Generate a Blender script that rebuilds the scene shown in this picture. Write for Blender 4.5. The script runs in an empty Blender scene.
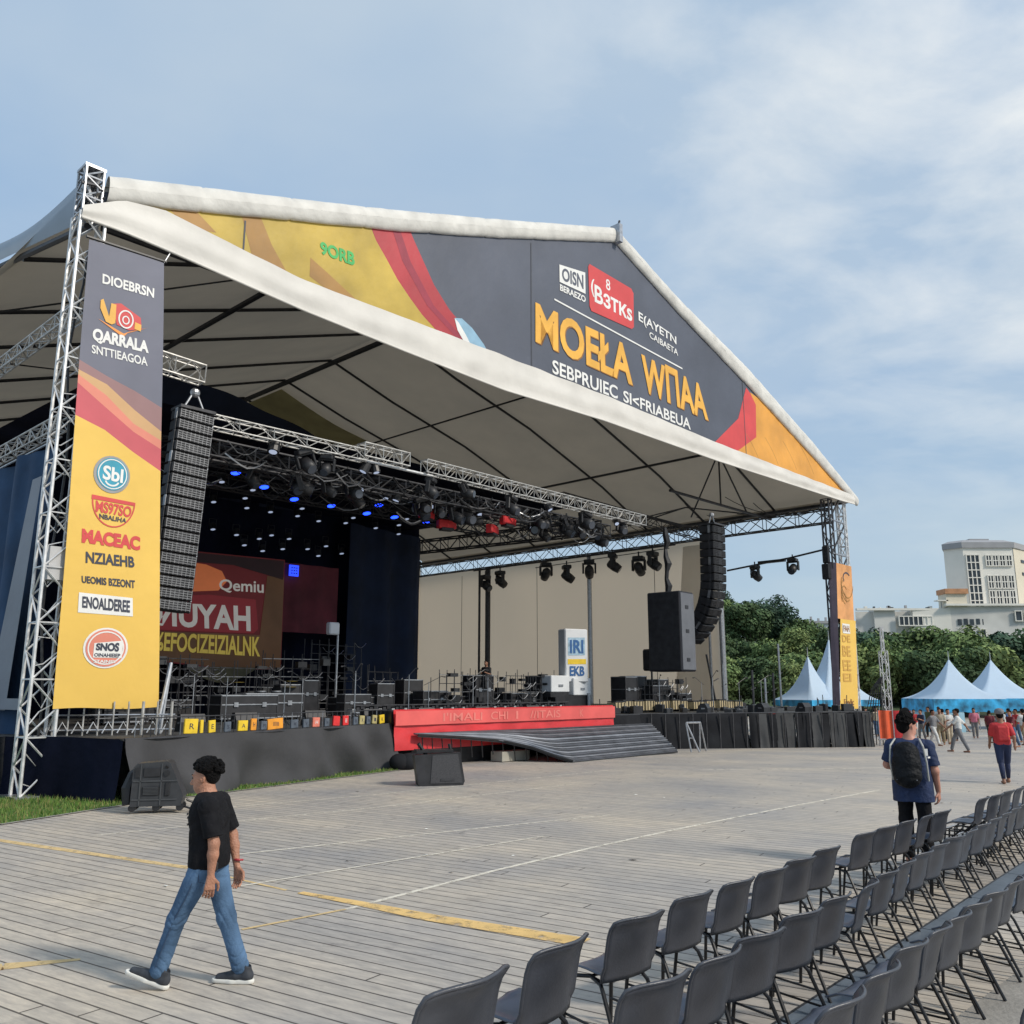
import bpy, math, random
import numpy as np
from mathutils import Vector, Matrix, noise as mnoise
R = math.radians
random.seed(7)
scene = bpy.context.scene
col = scene.collection

# ------------------------------------------------------------------ frames
CAMH = 2.27
AZ = R(43.4)
D = Vector((math.sin(AZ), math.cos(AZ), 0))       # along the front of the tent
N = Vector((-math.cos(AZ), math.sin(AZ), 0))      # into the tent
O = Vector((-10.35, 19.8, 0))                     # foot of the left tower
ROT = math.pi/2 - AZ                              # turns local +x onto D

def T(s, k, z=0.0):
    return O + D*s + N*k + Vector((0, 0, z))

def gz(x, y):                                     # the plaza dips half a metre far off
    t = min(max((y-30)/20, 0), 1)
    return -0.5*t*t*(3-2*t)

# ------------------------------------------------------------------ materials
MATS = {}
def mat(name, c, rough=.6, metal=0., var=.12, scale=3., bump=0., bscale=None, emit=None, estr=0., trans=0., spec=None, detail=5):
    if name in MATS: return MATS[name]
    m = bpy.data.materials.new(name); m.use_nodes = True
    nt = m.node_tree; b = nt.nodes['Principled BSDF']
    b.inputs['Roughness'].default_value = rough
    b.inputs['Metallic'].default_value = metal
    if spec is not None: b.inputs['Specular IOR Level'].default_value = spec
    tc = nt.nodes.new('ShaderNodeTexCoord')
    nz = nt.nodes.new('ShaderNodeTexNoise'); nz.inputs['Scale'].default_value = scale; nz.inputs['Detail'].default_value = detail
    nt.links.new(tc.outputs['Object'], nz.inputs['Vector'])
    rp = nt.nodes.new('ShaderNodeValToRGB')
    rp.color_ramp.elements[0].position = .3; rp.color_ramp.elements[1].position = .7
    rp.color_ramp.elements[0].color = (*[max(0, v*(1-var)) for v in c], 1)
    rp.color_ramp.elements[1].color = (*[min(1, v*(1+var)) for v in c], 1)
    nt.links.new(nz.outputs['Fac'], rp.inputs['Fac'])
    nt.links.new(rp.outputs['Color'], b.inputs['Base Color'])
    if bump:
        bn = nt.nodes.new('ShaderNodeTexNoise'); bn.inputs['Scale'].default_value = bscale or scale*2; bn.inputs['Detail'].default_value = 4
        nt.links.new(tc.outputs['Object'], bn.inputs['Vector'])
        bp = nt.nodes.new('ShaderNodeBump'); bp.inputs['Strength'].default_value = bump; bp.inputs['Distance'].default_value = .1
        nt.links.new(bn.outputs['Fac'], bp.inputs['Height']); nt.links.new(bp.outputs['Normal'], b.inputs['Normal'])
    if emit:
        b.inputs['Emission Color'].default_value = (*emit, 1); b.inputs['Emission Strength'].default_value = estr
    if trans:
        tr = nt.nodes.new('ShaderNodeBsdfTranslucent'); tr.inputs['Color'].default_value = (*c, 1)
        mx = nt.nodes.new('ShaderNodeMixShader'); mx.inputs[0].default_value = trans
        out = nt.nodes['Material Output']
        nt.links.new(b.outputs[0], mx.inputs[1]); nt.links.new(tr.outputs[0], mx.inputs[2]); nt.links.new(mx.outputs[0], out.inputs['Surface'])
    MATS[name] = m
    return m

alu = mat('aluminium', (.66, .66, .66), .42, .35, .22, 6)
alu_d = mat('dark truss', (.055, .055, .06), .5, .4, .3, 5)
blackm = mat('black paint', (.018, .018, .02), .45, 0, .35, 5)
blackfab = mat('black fabric', (.020, .021, .024), .95, 0, .3, 1.2, .5, 1.5, spec=.12)
skirtm = mat('charcoal skirt cloth', (.050, .050, .054), .85, 0, .2, .9, .5, 1.3)
navyfab = mat('navy drape', (.02, .055, .12), .9, 0, .35, .8, .6, 1.2)
darknavy = mat('midnight drape', (.006, .008, .02), .95, 0, .4, .7, .5, 1.5, spec=.12)
whitefab = mat('white tarpaulin', (.64, .62, .575), .6, 0, .14, 1.6, .30, 3.0)
bandm = mat('white valance', (.66, .63, .58), .6, 0, .08, .8, .22, 1.6)
ceilm = mat('roof lining', (.54, .48, .39), .8, 0, .12, .35, .35, .7, trans=.13)
beigem = mat('beige lining', (.68, .575, .45), .8, 0, .07, .2, .15, .4, trans=.66)
olivem = mat('olive cloth', (.34, .30, .14), .8, 0, .2, .6, .4, 1)
greytarp = mat('grey tarpaulin', (.22, .24, .28), .6, 0, .15, .6, .4, 1.2)
beamm = mat('dark roof beam', (.03, .03, .033), .5, .3, .3, 4)
b_navy = mat('print slate', (.082, .092, .122), .55, 0, .16, .35, .25, 1.0)
b_yell = mat('print mustard', (.50, .35, .055), .55, 0, .28, .5, .45, .9)
b_brown = mat('print ochre', (.38, .20, .05), .55, 0, .25, .6, .3, .9)
b_red = mat('print crimson', (.42, .035, .045), .5, 0, .18, .5, .25, 1)
b_orange = mat('print orange', (.72, .33, .05), .5, 0, .16, .6, .3, 1)
b_lightb = mat('print sky blue', (.25, .42, .55), .5)
b_red2 = mat('print scarlet', (.62, .06, .06), .5, 0, .1, 1)
b_gold = mat('print gold', (.80, .42, .06), .45, 0, .14, 1.2)
b_goldd = mat('print gold edge', (.30, .13, .03), .5)
b_white = mat('print white', (.78, .77, .74), .5, 0, .06, 2)
b_ink = mat('print ink', (.04, .045, .07), .5)
b_green = mat('print green', (.05, .42, .10), .5)
v_navy = mat('banner slate', (.15, .155, .20), .6, 0, .06, 1, .15, 1)
v_yell = mat('banner yellow', (.78, .50, .10), .6, 0, .05, 1, .3, .9)
v_rose = mat('banner rose', (.56, .10, .12), .6, 0, .08, 1, .15, 1)
v_pink = mat('banner salmon', (.72, .24, .17), .6, 0, .08, 1)
v_tan = mat('banner apricot', (.60, .36, .17), .6, 0, .08, 1)
v_mauve = mat('banner mauve', (.30, .17, .17), .6, 0, .08, 1)
v_teal = mat('banner teal', (.03, .30, .42), .5)
v_gray = mat('banner grey ring', (.3, .3, .3), .5)
v_org = mat('banner bright orange', (.85, .30, .06), .5)
redcloth = mat('red vinyl', (.62, .035, .04), .45, 0, .18, 1.2, .4, 1.5)
redcloth2 = mat('light red vinyl', (.70, .11, .10), .45, 0, .15, 1.2)
rampm = mat('ramp ribbed metal', (.10, .105, .12), .42, .3, .3, 2)
rampl = mat('ramp worn rib', (.30, .31, .34), .4, .4, .2, 2)
casem = mat('case laminate', (.022, .022, .025), .5, 0, .4, 4)
caseg = mat('grey equipment', (.034, .036, .040), .5, 0, .2, 5)
grillm = mat('speaker grille', (.03, .03, .033), .6, .3, .3, 30)
boxgrey = mat('speaker side grey', (.12, .125, .14), .5, 0, .1, 2)
steel = mat('galvanised steel', (.42, .43, .45), .4, .8, .2, 8)
chairm = mat('grey shell plastic', (.058, .062, .075), .36, 0, .35, 2.2, .06, 60)
chairs_ = mat('grey seat plastic', (.10, .115, .15), .32, 0, .15, 6)
legm = mat('black chair tube', (.016, .016, .018), .35, .3, .2, 9)
kerbm = mat('blue grey step', (.15, .18, .215), .36, 0, .14, 2.5, .1, 12)
paveb = mat('smooth concrete', (.30, .28, .25), .8, 0, .14, 2, .2, 18)
skin = mat('skin', (.42, .20, .125), .5, 0, .22, 9, .25, 70)
skin2 = mat('brown skin', (.26, .125, .075), .55, 0, .08, 12)
hairm = mat('black hair', (.010, .009, .009), .65, 0, .5, 60, .9, 90, spec=.12)
jeansm = mat('washed denim', (.085, .15, .25), .92, 0, .45, 4, .18, 45, spec=.1)
tee = mat('black jersey', (.012, .012, .014), .85, 0, .3, 8, .3, 14, spec=.12)
teenavy = mat('navy jersey', (.015, .03, .085), .8, 0, .3, 8, .3, 14)
packm = mat('black nylon', (.013, .014, .016), .55, 0, .4, 9, .4, 18, spec=.12)
solem = mat('white rubber', (.72, .71, .66), .6, 0, .06, 8)
shoem = mat('grey knit shoe', (.035, .04, .05), .7, 0, .3, 20)
blueemit = mat('blue lamp', (.02, .05, .6), .3, emit=(.012, .05, 1.0), estr=5)
whiteemit = mat('pale lamp', (.5, .5, .5), .3, emit=(.6, .72, 1.0), estr=.5)
tentw = mat('tent white', (.62, .76, .90), .6, 0, .06, .6, trans=.3)
tentb = mat('tent blue print', (.03, .30, .55), .6, 0, .75, 1.6, detail=8)
tentp = mat('tent pale side', (.35, .58, .70), .6, 0, .2, 1.2)
woodp = mat('tan case', (.42, .34, .20), .6, 0, .25, 4)
stripm = mat('worn aluminium strip', (.50, .50, .50), .4, .5, .3, 9)
barkm = mat('bark', (.07, .055, .04), .9)

# ------------------------------------------------------------------ mesh builder
class MB:
    def __init__(s): s.v = []; s.f = []; s.m = []; s.mats = []; s.calls = []
    def mi(s, m):
        if m not in s.mats: s.mats.append(m)
        return s.mats.index(m)
    def add(s, vs, fs, m):
        o = len(s.v); i = s.mi(m); s.calls.append((vs, fs, m))
        s.v += [tuple(v) for v in vs]
        for f in fs: s.f.append(tuple(o+q for q in f)); s.m.append(i)
    def quad(s, a, b, c, d, m): s.add([a, b, c, d], [(0, 1, 2, 3)], m)
    def poly(s, pts, m): s.add(pts, [tuple(range(len(pts)))], m)
    def box(s, c, sz, m, rz=0, M=None, bev=0.0):
        c = Vector(c); hx, hy, hz = sz[0]/2, sz[1]/2, sz[2]/2
        if M is None: M = Matrix.Rotation(rz, 3, 'Z')
        if bev > 0:
            b = min(bev, hx*.9, hy*.9, hz*.9); vs = []; idx = {}
            for sx in (-1, 1):
                for sy in (-1, 1):
                    for szz in (-1, 1):
                        for ax in range(3):
                            p = [sx*(hx-b), sy*(hy-b), szz*(hz-b)]
                            p[ax] = (sx*hx, sy*hy, szz*hz)[ax]
                            idx[(sx, sy, szz, ax)] = len(vs); vs.append(c+M@Vector(p))
            fs = []
            S = (-1, 1)
            for q in S:
                fs.append([idx[(q, a, b_, 0)] for a, b_ in ((-1, -1), (1, -1), (1, 1), (-1, 1))][::q])
                fs.append([idx[(a, q, b_, 1)] for a, b_ in ((-1, -1), (1, -1), (1, 1), (-1, 1))][::-q])
                fs.append([idx[(a, b_, q, 2)] for a, b_ in ((-1, -1), (1, -1), (1, 1), (-1, 1))][::q])
            for a in S:
                for e in S:
                    fs.append([idx[(a, e, -1, 0)], idx[(a, e, 1, 0)], idx[(a, e, 1, 1)], idx[(a, e, -1, 1)]])
                    fs.append([idx[(a, -1, e, 0)], idx[(a, 1, e, 0)], idx[(a, 1, e, 2)], idx[(a, -1, e, 2)]])
                    fs.append([idx[(-1, a, e, 1)], idx[(1, a, e, 1)], idx[(1, a, e, 2)], idx[(-1, a, e, 2)]])
                    for g in S: fs.append([idx[(a, e, g, 0)], idx[(a, e, g, 1)], idx[(a, e, g, 2)]])
            s.add(vs, fs, m); return
        vs = [c+M@Vector((x*hx, y*hy, z*hz)) for x in (-1, 1) for y in (-1, 1) for z in (-1, 1)]
        s.add(vs, [(0, 1, 3, 2), (4, 6, 7, 5), (0, 4, 5, 1), (2, 3, 7, 6), (0, 2, 6, 4), (1, 5, 7, 3)], m)
    def tube(s, a, b, r, m, n=6, r2=None):
        a = Vector(a); b = Vector(b); d = (b-a)
        if d.length < 1e-6: return
        d.normalize(); r2 = r if r2 is None else r2
        u = d.orthogonal().normalized(); w = d.cross(u)
        vs = []
        for p, rr in ((a, r), (b, r2)):
            for i in range(n):
                t = 2*math.pi*i/n; vs.append(p+u*(math.cos(t)*rr)+w*(math.sin(t)*rr))
        fs = [(i, (i+1) % n, n+(i+1) % n, n+i) for i in range(n)]+[tuple(range(n))[::-1], tuple(range(n, 2*n))]
        s.add(vs, fs, m)
    def path(s, pts, r, m, n=6):
        pts = [Vector(p) for p in pts]; vs = []; fs = []
        u = None
        for i, p in enumerate(pts):
            d = (pts[min(i+1, len(pts)-1)]-pts[max(i-1, 0)]).normalized()
            if u is None: u = d.orthogonal().normalized()
            else: u = (u-d*u.dot(d)).normalized()
            w = d.cross(u); rr = r[i] if isinstance(r, (list, tuple)) else r
            for j in range(n):
                t = 2*math.pi*j/n; vs.append(p+u*(math.cos(t)*rr)+w*(math.sin(t)*rr))
        for i in range(len(pts)-1):
            for j in range(n): fs.append((i*n+j, i*n+(j+1) % n, (i+1)*n+(j+1) % n, (i+1)*n+j))
        fs += [tuple(range(n))[::-1], tuple(range((len(pts)-1)*n, len(pts)*n))]
        s.add(vs, fs, m)
    def grid(s, fn, nu, nv, m):
        vs = [fn(i/nu, j/nv) for i in range(nu+1) for j in range(nv+1)]
        fs = [(i*(nv+1)+j, (i+1)*(nv+1)+j, (i+1)*(nv+1)+j+1, i*(nv+1)+j+1) for i in range(nu) for j in range(nv)]
        s.add(vs, fs, m)
    def sphere(s, c, r, m, nu=10, nv=6, sc=(1, 1, 1)):
        c = Vector(c)
        s.grid(lambda u, v: c+Vector((math.cos(2*math.pi*u)*math.sin(math.pi*v)*r*sc[0], math.sin(2*math.pi*u)*math.sin(math.pi*v)*r*sc[1], math.cos(math.pi*v)*r*sc[2])), nu, nv, m)
    def truss(s, a, b, w, h, bay, m, rc=.028, rb=.015, up=Vector((0, 0, 1))):
        a = Vector(a); b = Vector(b); d = (b-a); L = d.length; d.normalize()
        up = (up-d*up.dot(d)).normalized(); sd = d.cross(up)
        c = [a+sd*(w/2*i)+up*(h/2*j) for i, j in ((-1, -1), (1, -1), (1, 1), (-1, 1))]
        for p in c: s.tube(p, p+d*L, rc, m, 6)
        n = max(1, round(L/bay)); st = L/n
        for q in range(4):
            p, r_ = c[q], c[(q+1) % 4]
            for i in range(n):
                t0, t1 = i*st, (i+1)*st
                if (i+q) % 2: s.tube(p+d*t0, r_+d*t1, rb, m, 4)
                else: s.tube(r_+d*t0, p+d*t1, rb, m, 4)
                if i % 2 == 0: s.tube(p+d*t0, r_+d*t0, rb, m, 4)
            s.tube(p+d*L, r_+d*L, rb, m, 4)
    def build_each(s, name, parent, step=1):
        # one part per line of lettering (step = how many layers make up a line)
        for i in range(0, len(s.calls), step):
            q = MB()
            for c in s.calls[i:i+step]: q.add(*c)
            q.build(name, parent)
    def build(s, name, parent=None, smooth=False, local=False, loc=None):
        me = bpy.data.meshes.new(name)
        if parent is None and loc is None and not local and s.v:
            xs = [p[0] for p in s.v]; ys = [p[1] for p in s.v]; zs = [p[2] for p in s.v]
            loc = Vector(((min(xs)+max(xs))/2, (min(ys)+max(ys))/2, min(zs)))
        Mi = Matrix.Identity(4)
        if parent is not None and not local: Mi = wm(parent).inverted()
        elif loc is not None: Mi = Matrix.Translation(Vector(loc)).inverted()
        me.from_pydata([tuple(Mi@Vector(p)) for p in s.v], [], s.f)
        for m in s.mats: me.materials.append(m)
        me.polygons.foreach_set('material_index', s.m)
        if smooth: me.polygons.foreach_set('use_smooth', [True]*len(s.f))
        me.update()
        o = bpy.data.objects.new(name, me); col.objects.link(o)
        if parent is not None: o.parent = parent
        elif loc is not None: o.location = loc
        return o

def wm(o):
    M = Matrix.Translation(o.location) @ o.rotation_euler.to_matrix().to_4x4() @ Matrix.Diagonal((*o.scale, 1))
    return wm(o.parent)@M if o.parent else M

def tag(o, label, cat, group=None):
    o['label'] = label; o['category'] = cat
    if group: o['group'] = group
    return o
def struct(o): o['kind'] = 'structure'; return o
def thing(name, loc, label, cat, group=None, rz=0):
    e = bpy.data.objects.new(name, None); col.objects.link(e)
    e.location = loc; e.rotation_euler = (0, 0, rz); e.empty_display_size = .2
    return tag(e, label, cat, group)
def copy_tree(o, parent=None):
    c = o.copy(); col.objects.link(c)
    if parent is not None: c.parent = parent
    for ch in list(o.children): copy_tree(ch, c)
    return c
ORD = ['first', 'second', 'third', 'fourth', 'fifth', 'sixth', 'seventh', 'eighth', 'ninth', 'tenth', 'eleventh', 'twelfth', 'thirteenth', 'fourteenth', 'fifteenth', 'sixteenth', 'seventeenth', 'eighteenth', 'nineteenth', 'twentieth', 'twenty-first', 'twenty-second', 'twenty-third', 'twenty-fourth', 'twenty-fifth']

# ------------------------------------------------------------------ lettering
_tc = {}
def glyphs(txt, bold=.015):
    key = (txt, bold)
    if key in _tc: return _tc[key]
    cu = bpy.data.curves.new('t', 'FONT'); cu.body = txt; cu.offset = bold; cu.resolution_u = 4; cu.fill_mode = 'BOTH'
    ob = bpy.data.objects.new('t', cu); col.objects.link(ob)
    dg = bpy.context.evaluated_depsgraph_get(); dg.update()
    me = bpy.data.meshes.new_from_object(ob.evaluated_get(dg))
    vs = [(v.co.x, v.co.y) for v in me.vertices]; fs = [tuple(p.vertices) for p in me.polygons]
    bpy.data.objects.remove(ob); bpy.data.curves.remove(cu); bpy.data.meshes.remove(me)
    x0 = min(v[0] for v in vs); x1 = max(v[0] for v in vs); y0 = min(v[1] for v in vs); y1 = max(v[1] for v in vs)
    vs = [((x-x0)/(x1-x0), (y-y0)/(y1-y0)) for x, y in vs]
    _tc[key] = (vs, fs); return _tc[key]
def text(mb, txt, m, fn, bl, br, tl, tr=None, bold=.02):
    """letters stretched over the quad bl-br-tl(-tr) of a flat surface; fn maps 2-D to world"""
    vs, fs = glyphs(txt, bold)
    if tr is None: tr = (br[0]+tl[0]-bl[0], br[1]+tl[1]-bl[1])
    out = []
    for u, v in vs:
        a = bl[0]*(1-u)*(1-v)+br[0]*u*(1-v)+tl[0]*(1-u)*v+tr[0]*u*v
        b = bl[1]*(1-u)*(1-v)+br[1]*u*(1-v)+tl[1]*(1-u)*v+tr[1]*u*v
        out.append(fn(a, b))
    mb.add(out, fs, m)

def pl(k): return lambda s, z: T(s, k, z)
def poly2(mb, fn, pts, m): mb.poly([fn(*p) for p in pts], m)
def disc(mb, fn, c, rx, ry, m, n=28): poly2(mb, fn, [(c[0]+rx*math.cos(2*math.pi*i/n), c[1]+ry*math.sin(2*math.pi*i/n)) for i in range(n)], m)
def ring(mb, fn, c, rx, ry, w, m, n=28, a0=0, a1=1):
    for i in range(n):
        t0 = 2*math.pi*(a0+(a1-a0)*i/n); t1 = 2*math.pi*(a0+(a1-a0)*(i+1)/n)
        P = lambda r, t: fn(c[0]+(rx+r)*math.cos(t), c[1]+(ry+r)*math.sin(t))
        mb.quad(P(0, t0), P(w, t0), P(w, t1), P(0, t1), m)

# ------------------------------------------------------------------ camera, sky, sun
cam = bpy.data.cameras.new('camera'); co = bpy.data.objects.new('camera', cam); col.objects.link(co)
co.location = (0, 0, CAMH); co.rotation_euler = (R(90+11.4), 0, 0)
cam.sensor_width = 36; cam.lens = 880/1024*36; cam.clip_end = 6000; cam.clip_start = .05
scene.camera = co
w = bpy.data.worlds.new('World'); scene.world = w; w.use_nodes = True
nt = w.node_tree; nt.nodes.clear()
SUN_EL, SUN_AZ = R(38), R(118)     # azimuth clockwise from +Y: behind the camera on the right
out = nt.nodes.new('ShaderNodeOutputWorld'); bg = nt.nodes.new('ShaderNodeBackground')
sky = nt.nodes.new('ShaderNodeTexSky'); sky.sky_type = 'NISHITA'; sky.sun_disc = False
sky.sun_elevation = SUN_EL; sky.sun_rotation = SUN_AZ; sky.dust_density = 3; sky.air_density = 1.0
bg.inputs['Strength'].default_value = .10
tc = nt.nodes.new('ShaderNodeTexCoord')
def nd(t, **k):
    n = nt.nodes.new(t)
    for a, b in k.items(): setattr(n, a, b)
    return n
def L(a, b): nt.links.new(a, b)
sep = nd('ShaderNodeSeparateXYZ'); L(tc.outputs['Generated'], sep.inputs[0])
# clouds live on a flat layer overhead: direction / (z + .25)
ad = nd('ShaderNodeMath', operation='ADD'); L(sep.outputs[2], ad.inputs[0]); ad.inputs[1].default_value = .22
mxz = nd('ShaderNodeMath', operation='MAXIMUM'); L(ad.outputs[0], mxz.inputs[0]); mxz.inputs[1].default_value = .05
dv = nd('ShaderNodeVectorMath', operation='DIVIDE'); L(tc.outputs['Generated'], dv.inputs[0])
cb = nd('ShaderNodeCombineXYZ'); [L(mxz.outputs[0], cb.inputs[i]) for i in range(3)]; L(cb.outputs[0], dv.inputs[1])
mp = nd('ShaderNodeMapping'); L(dv.outputs[0], mp.inputs[0])
mp.inputs['Rotation'].default_value = (0, 0, R(-35)); mp.inputs['Scale'].default_value = (1.0, 1.25, 1); mp.inputs['Location'].default_value = (3.3, 1.7, 0)
n1 = nd('ShaderNodeTexNoise'); n1.inputs['Scale'].default_value = 1.3; n1.inputs['Detail'].default_value = 5; n1.inputs['Roughness'].default_value = .5; n1.inputs['Distortion'].default_value = .1
L(mp.outputs[0], n1.inputs['Vector'])
n2 = nd('ShaderNodeTexNoise'); n2.inputs['Scale'].default_value = 3.2; n2.inputs['Detail'].default_value = 9; n2.inputs['Roughness'].default_value = .56; n2.inputs['Distortion'].default_value = .25
L(mp.outputs[0], n2.inputs['Vector'])
# veil of thin grey-blue cloud
r1 = nd('ShaderNodeValToRGB'); r1.color_ramp.elements[0].position = .36; r1.color_ramp.elements[1].position = .66
r1.color_ramp.elements[0].color = (3.7, 5.3, 7.4, 1); r1.color_ramp.elements[1].color = (5.2, 6.4, 7.7, 1)
L(n1.outputs['Fac'], r1.inputs[0])
mx1 = nd('ShaderNodeMixRGB'); mx1.inputs[0].default_value = .92; L(sky.outputs[0], mx1.inputs[1]); L(r1.outputs[0], mx1.inputs[2])
# brighter broken cloud towards the right (a real bank of cloud in that part of the sky)
dt = nd('ShaderNodeVectorMath', operation='DOT_PRODUCT'); L(tc.outputs['Generated'], dt.inputs[0])
cd = Vector((.50, .60, .62)).normalized(); dt.inputs[1].default_value = cd
mr = nd('ShaderNodeMapRange'); L(dt.outputs['Value'], mr.inputs[0]); mr.inputs[1].default_value = .82; mr.inputs[2].default_value = 1.0; mr.inputs[3].default_value = 0; mr.inputs[4].default_value = 1.0
mul = nd('ShaderNodeMath', operation='MULTIPLY')
r2 = nd('ShaderNodeValToRGB'); r2.color_ramp.elements[0].position = .40; r2.color_ramp.elements[1].position = .74
r2.color_ramp.elements[0].color = (0, 0, 0, 1); r2.color_ramp.elements[1].color = (1, 1, 1, 1)
L(n2.outputs['Fac'], r2.inputs[0]); L(r2.outputs[0], mul.inputs[0]); L(mr.outputs[0], mul.inputs[1])
mx2 = nd('ShaderNodeMixRGB'); L(mul.outputs[0], mx2.inputs[0]); L(mx1.outputs[0], mx2.inputs[1]); mx2.inputs[2].default_value = (9.2, 9.4, 9.3, 1)
# haze near the horizon
hz = nd('ShaderNodeMapRange'); L(sep.outputs[2], hz.inputs[0]); hz.inputs[1].default_value = .32; hz.inputs[2].default_value = 0.0; hz.inputs[3].default_value = 0; hz.inputs[4].default_value = .75
mx3 = nd('ShaderNodeMixRGB'); L(hz.outputs[0], mx3.inputs[0]); L(mx2.outputs[0], mx3.inputs[1]); mx3.inputs[2].default_value = (5.3, 6.6, 7.2, 1)
L(mx3.outputs[0], bg.inputs[0]); L(bg.outputs[0], out.inputs[0])
sl = bpy.data.lights.new('sun', 'SUN'); sl.energy = 3.0; sl.angle = R(8); sl.color = (1, .92, .80)
so = bpy.data.objects.new('sun', sl); col.objects.link(so)
sd = Vector((math.sin(SUN_AZ)*math.cos(SUN_EL), math.cos(SUN_AZ)*math.cos(SUN_EL), math.sin(SUN_EL)))
so.rotation_euler = sd.to_track_quat('Z', 'Y').to_euler(); so.location = (20, -20, 40)
scene.view_settings.view_transform = 'Standard'; scene.view_settings.look = 'None'; scene.view_settings.exposure = 0
scene.render.engine = 'CYCLES'; scene.cycles.max_bounces = 8; scene.cycles.diffuse_bounces = 5; scene.cycles.use_denoising = True

# ------------------------------------------------------------------ ground
def ground_mat():
    m = bpy.data.materials.new('plank paving'); m.use_nodes = True
    g = m.node_tree; b = g.nodes['Principled BSDF']
    def n(t, **k):
        q = g.nodes.new(t)
        for a, v in k.items(): setattr(q, a, v)
        return q
    l = g.links.new
    geo = n('ShaderNodeNewGeometry')
    mpn = n('ShaderNodeMapping'); l(geo.outputs['Position'], mpn.inputs[0])
    mpn.inputs['Rotation'].default_value = (0, 0, -R(90+56.6))
    # every row of planks starts at its own random place
    sx_ = n('ShaderNodeSeparateXYZ'); l(mpn.outputs[0], sx_.inputs[0])
    dv_ = n('ShaderNodeMath', operation='DIVIDE'); l(sx_.outputs[1], dv_.inputs[0]); dv_.inputs[1].default_value = .19
    fl_ = n('ShaderNodeMath', operation='FLOOR'); l(dv_.outputs[0], fl_.inputs[0])
    wn_ = n('ShaderNodeTexWhiteNoise', noise_dimensions='1D'); l(fl_.outputs[0], wn_.inputs['W'])
    ml_ = n('ShaderNodeMath', operation='MULTIPLY_ADD'); l(wn_.outputs['Value'], ml_.inputs[0]); ml_.inputs[1].default_value = 40; l(sx_.outputs[0], ml_.inputs[2])
    cx_ = n('ShaderNodeCombineXYZ'); l(ml_.outputs[0], cx_.inputs[0]); l(sx_.outputs[1], cx_.inputs[1])
    br = n('ShaderNodeTexBrick'); l(cx_.outputs[0], br.inputs[0]); br.offset = 0
    br.inputs['Scale'].default_value = 1; br.inputs['Brick Width'].default_value = 7.5; br.inputs['Row Height'].default_value = .19
    br.inputs['Mortar Size'].default_value = .010; br.inputs['Mortar Smooth'].default_value = .15; br.inputs['Bias'].default_value = 0
    br.inputs['Color1'].default_value = (.49, .455, .405, 1); br.inputs['Color2'].default_value = (.58, .53, .46, 1); br.inputs['Mortar'].default_value = (.11, .10, .088, 1)
    nz = n('ShaderNodeTexNoise'); nz.inputs['Scale'].default_value = .35; nz.inputs['Detail'].default_value = 8; l(geo.outputs['Position'], nz.inputs['Vector'])
    rp = n('ShaderNodeValToRGB'); rp.color_ramp.elements[0].position = .32; rp.color_ramp.elements[1].position = .68
    rp.color_ramp.elements[0].color = (.70, .73, .80, 1); rp.color_ramp.elements[1].color = (1.08, 1.04, .97, 1); l(nz.outputs['Fac'], rp.inputs[0])
    mu = n('ShaderNodeMixRGB', blend_type='MULTIPLY'); mu.inputs[0].default_value = 1; l(br.outputs['Color'], mu.inputs[1]); l(rp.outputs[0], mu.inputs[2])
    n2_ = n('ShaderNodeTexNoise'); n2_.inputs['Scale'].default_value = 14; n2_.inputs['Detail'].default_value = 9; n2_.inputs['Roughness'].default_value = .7
    mp2 = n('ShaderNodeMapping'); l(mpn.outputs[0], mp2.inputs[0]); mp2.inputs['Scale'].default_value = (.25, 1, 1); l(mp2.outputs[0], n2_.inputs['Vector'])
    rp2 = n('ShaderNodeValToRGB'); rp2.color_ramp.elements[0].position = .3; rp2.color_ramp.elements[1].position = .7
    rp2.color_ramp.elements[0].color = (.68, .68, .70, 1); rp2.color_ramp.elements[1].color = (1.15, 1.13, 1.1, 1); l(n2_.outputs['Fac'], rp2.inputs[0])
    mu2 = n('ShaderNodeMixRGB', blend_type='MULTIPLY'); mu2.inputs[0].default_value = 1; l(mu.outputs[0], mu2.inputs[1]); l(rp2.outputs[0], mu2.inputs[2])
    # dark spots / stains
    n3 = n('ShaderNodeTexNoise'); n3.inputs['Scale'].default_value = 1.7; n3.inputs['Detail'].default_value = 6; n3.inputs['Roughness'].default_value = .75; l(geo.outputs['Position'], n3.inputs['Vector'])
    rp3 = n('ShaderNodeValToRGB'); rp3.color_ramp.elements[0].position = .30; rp3.color_ramp.elements[1].position = .42
    rp3.color_ramp.elements[0].color = (.62, .62, .64, 1); rp3.color_ramp.elements[1].color = (1, 1, 1, 1); l(n3.outputs['Fac'], rp3.inputs[0])
    mu3 = n('ShaderNodeMixRGB', blend_type='MULTIPLY'); mu3.inputs[0].default_value = .8; l(mu2.outputs[0], mu3.inputs[1]); l(rp3.outputs[0], mu3.inputs[2])
    l(mu3.outputs[0], b.inputs['Base Color']); b.inputs['Roughness'].default_value = .62
    bp = n('ShaderNodeBump'); bp.inputs['Strength'].default_value = .5; bp.inputs['Distance'].default_value = .01
    inv = n('ShaderNodeMath', operation='SUBTRACT'); inv.inputs[0].default_value = 1; l(br.outputs['Fac'], inv.inputs[1]); l(inv.outputs[0], bp.inputs['Height'])
    l(bp.outputs[0], b.inputs['Normal'])
    return m
gm = MB()
ys = [-30, -10, 0, 10, 20, 30]+[30+2*i for i in range(1, 11)]+[60, 90, 150, 300, 700, 3000]
xs = [-3000, -600, -150, -60, -30, -10, 0, 10, 30, 60, 150, 600, 3000]
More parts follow.
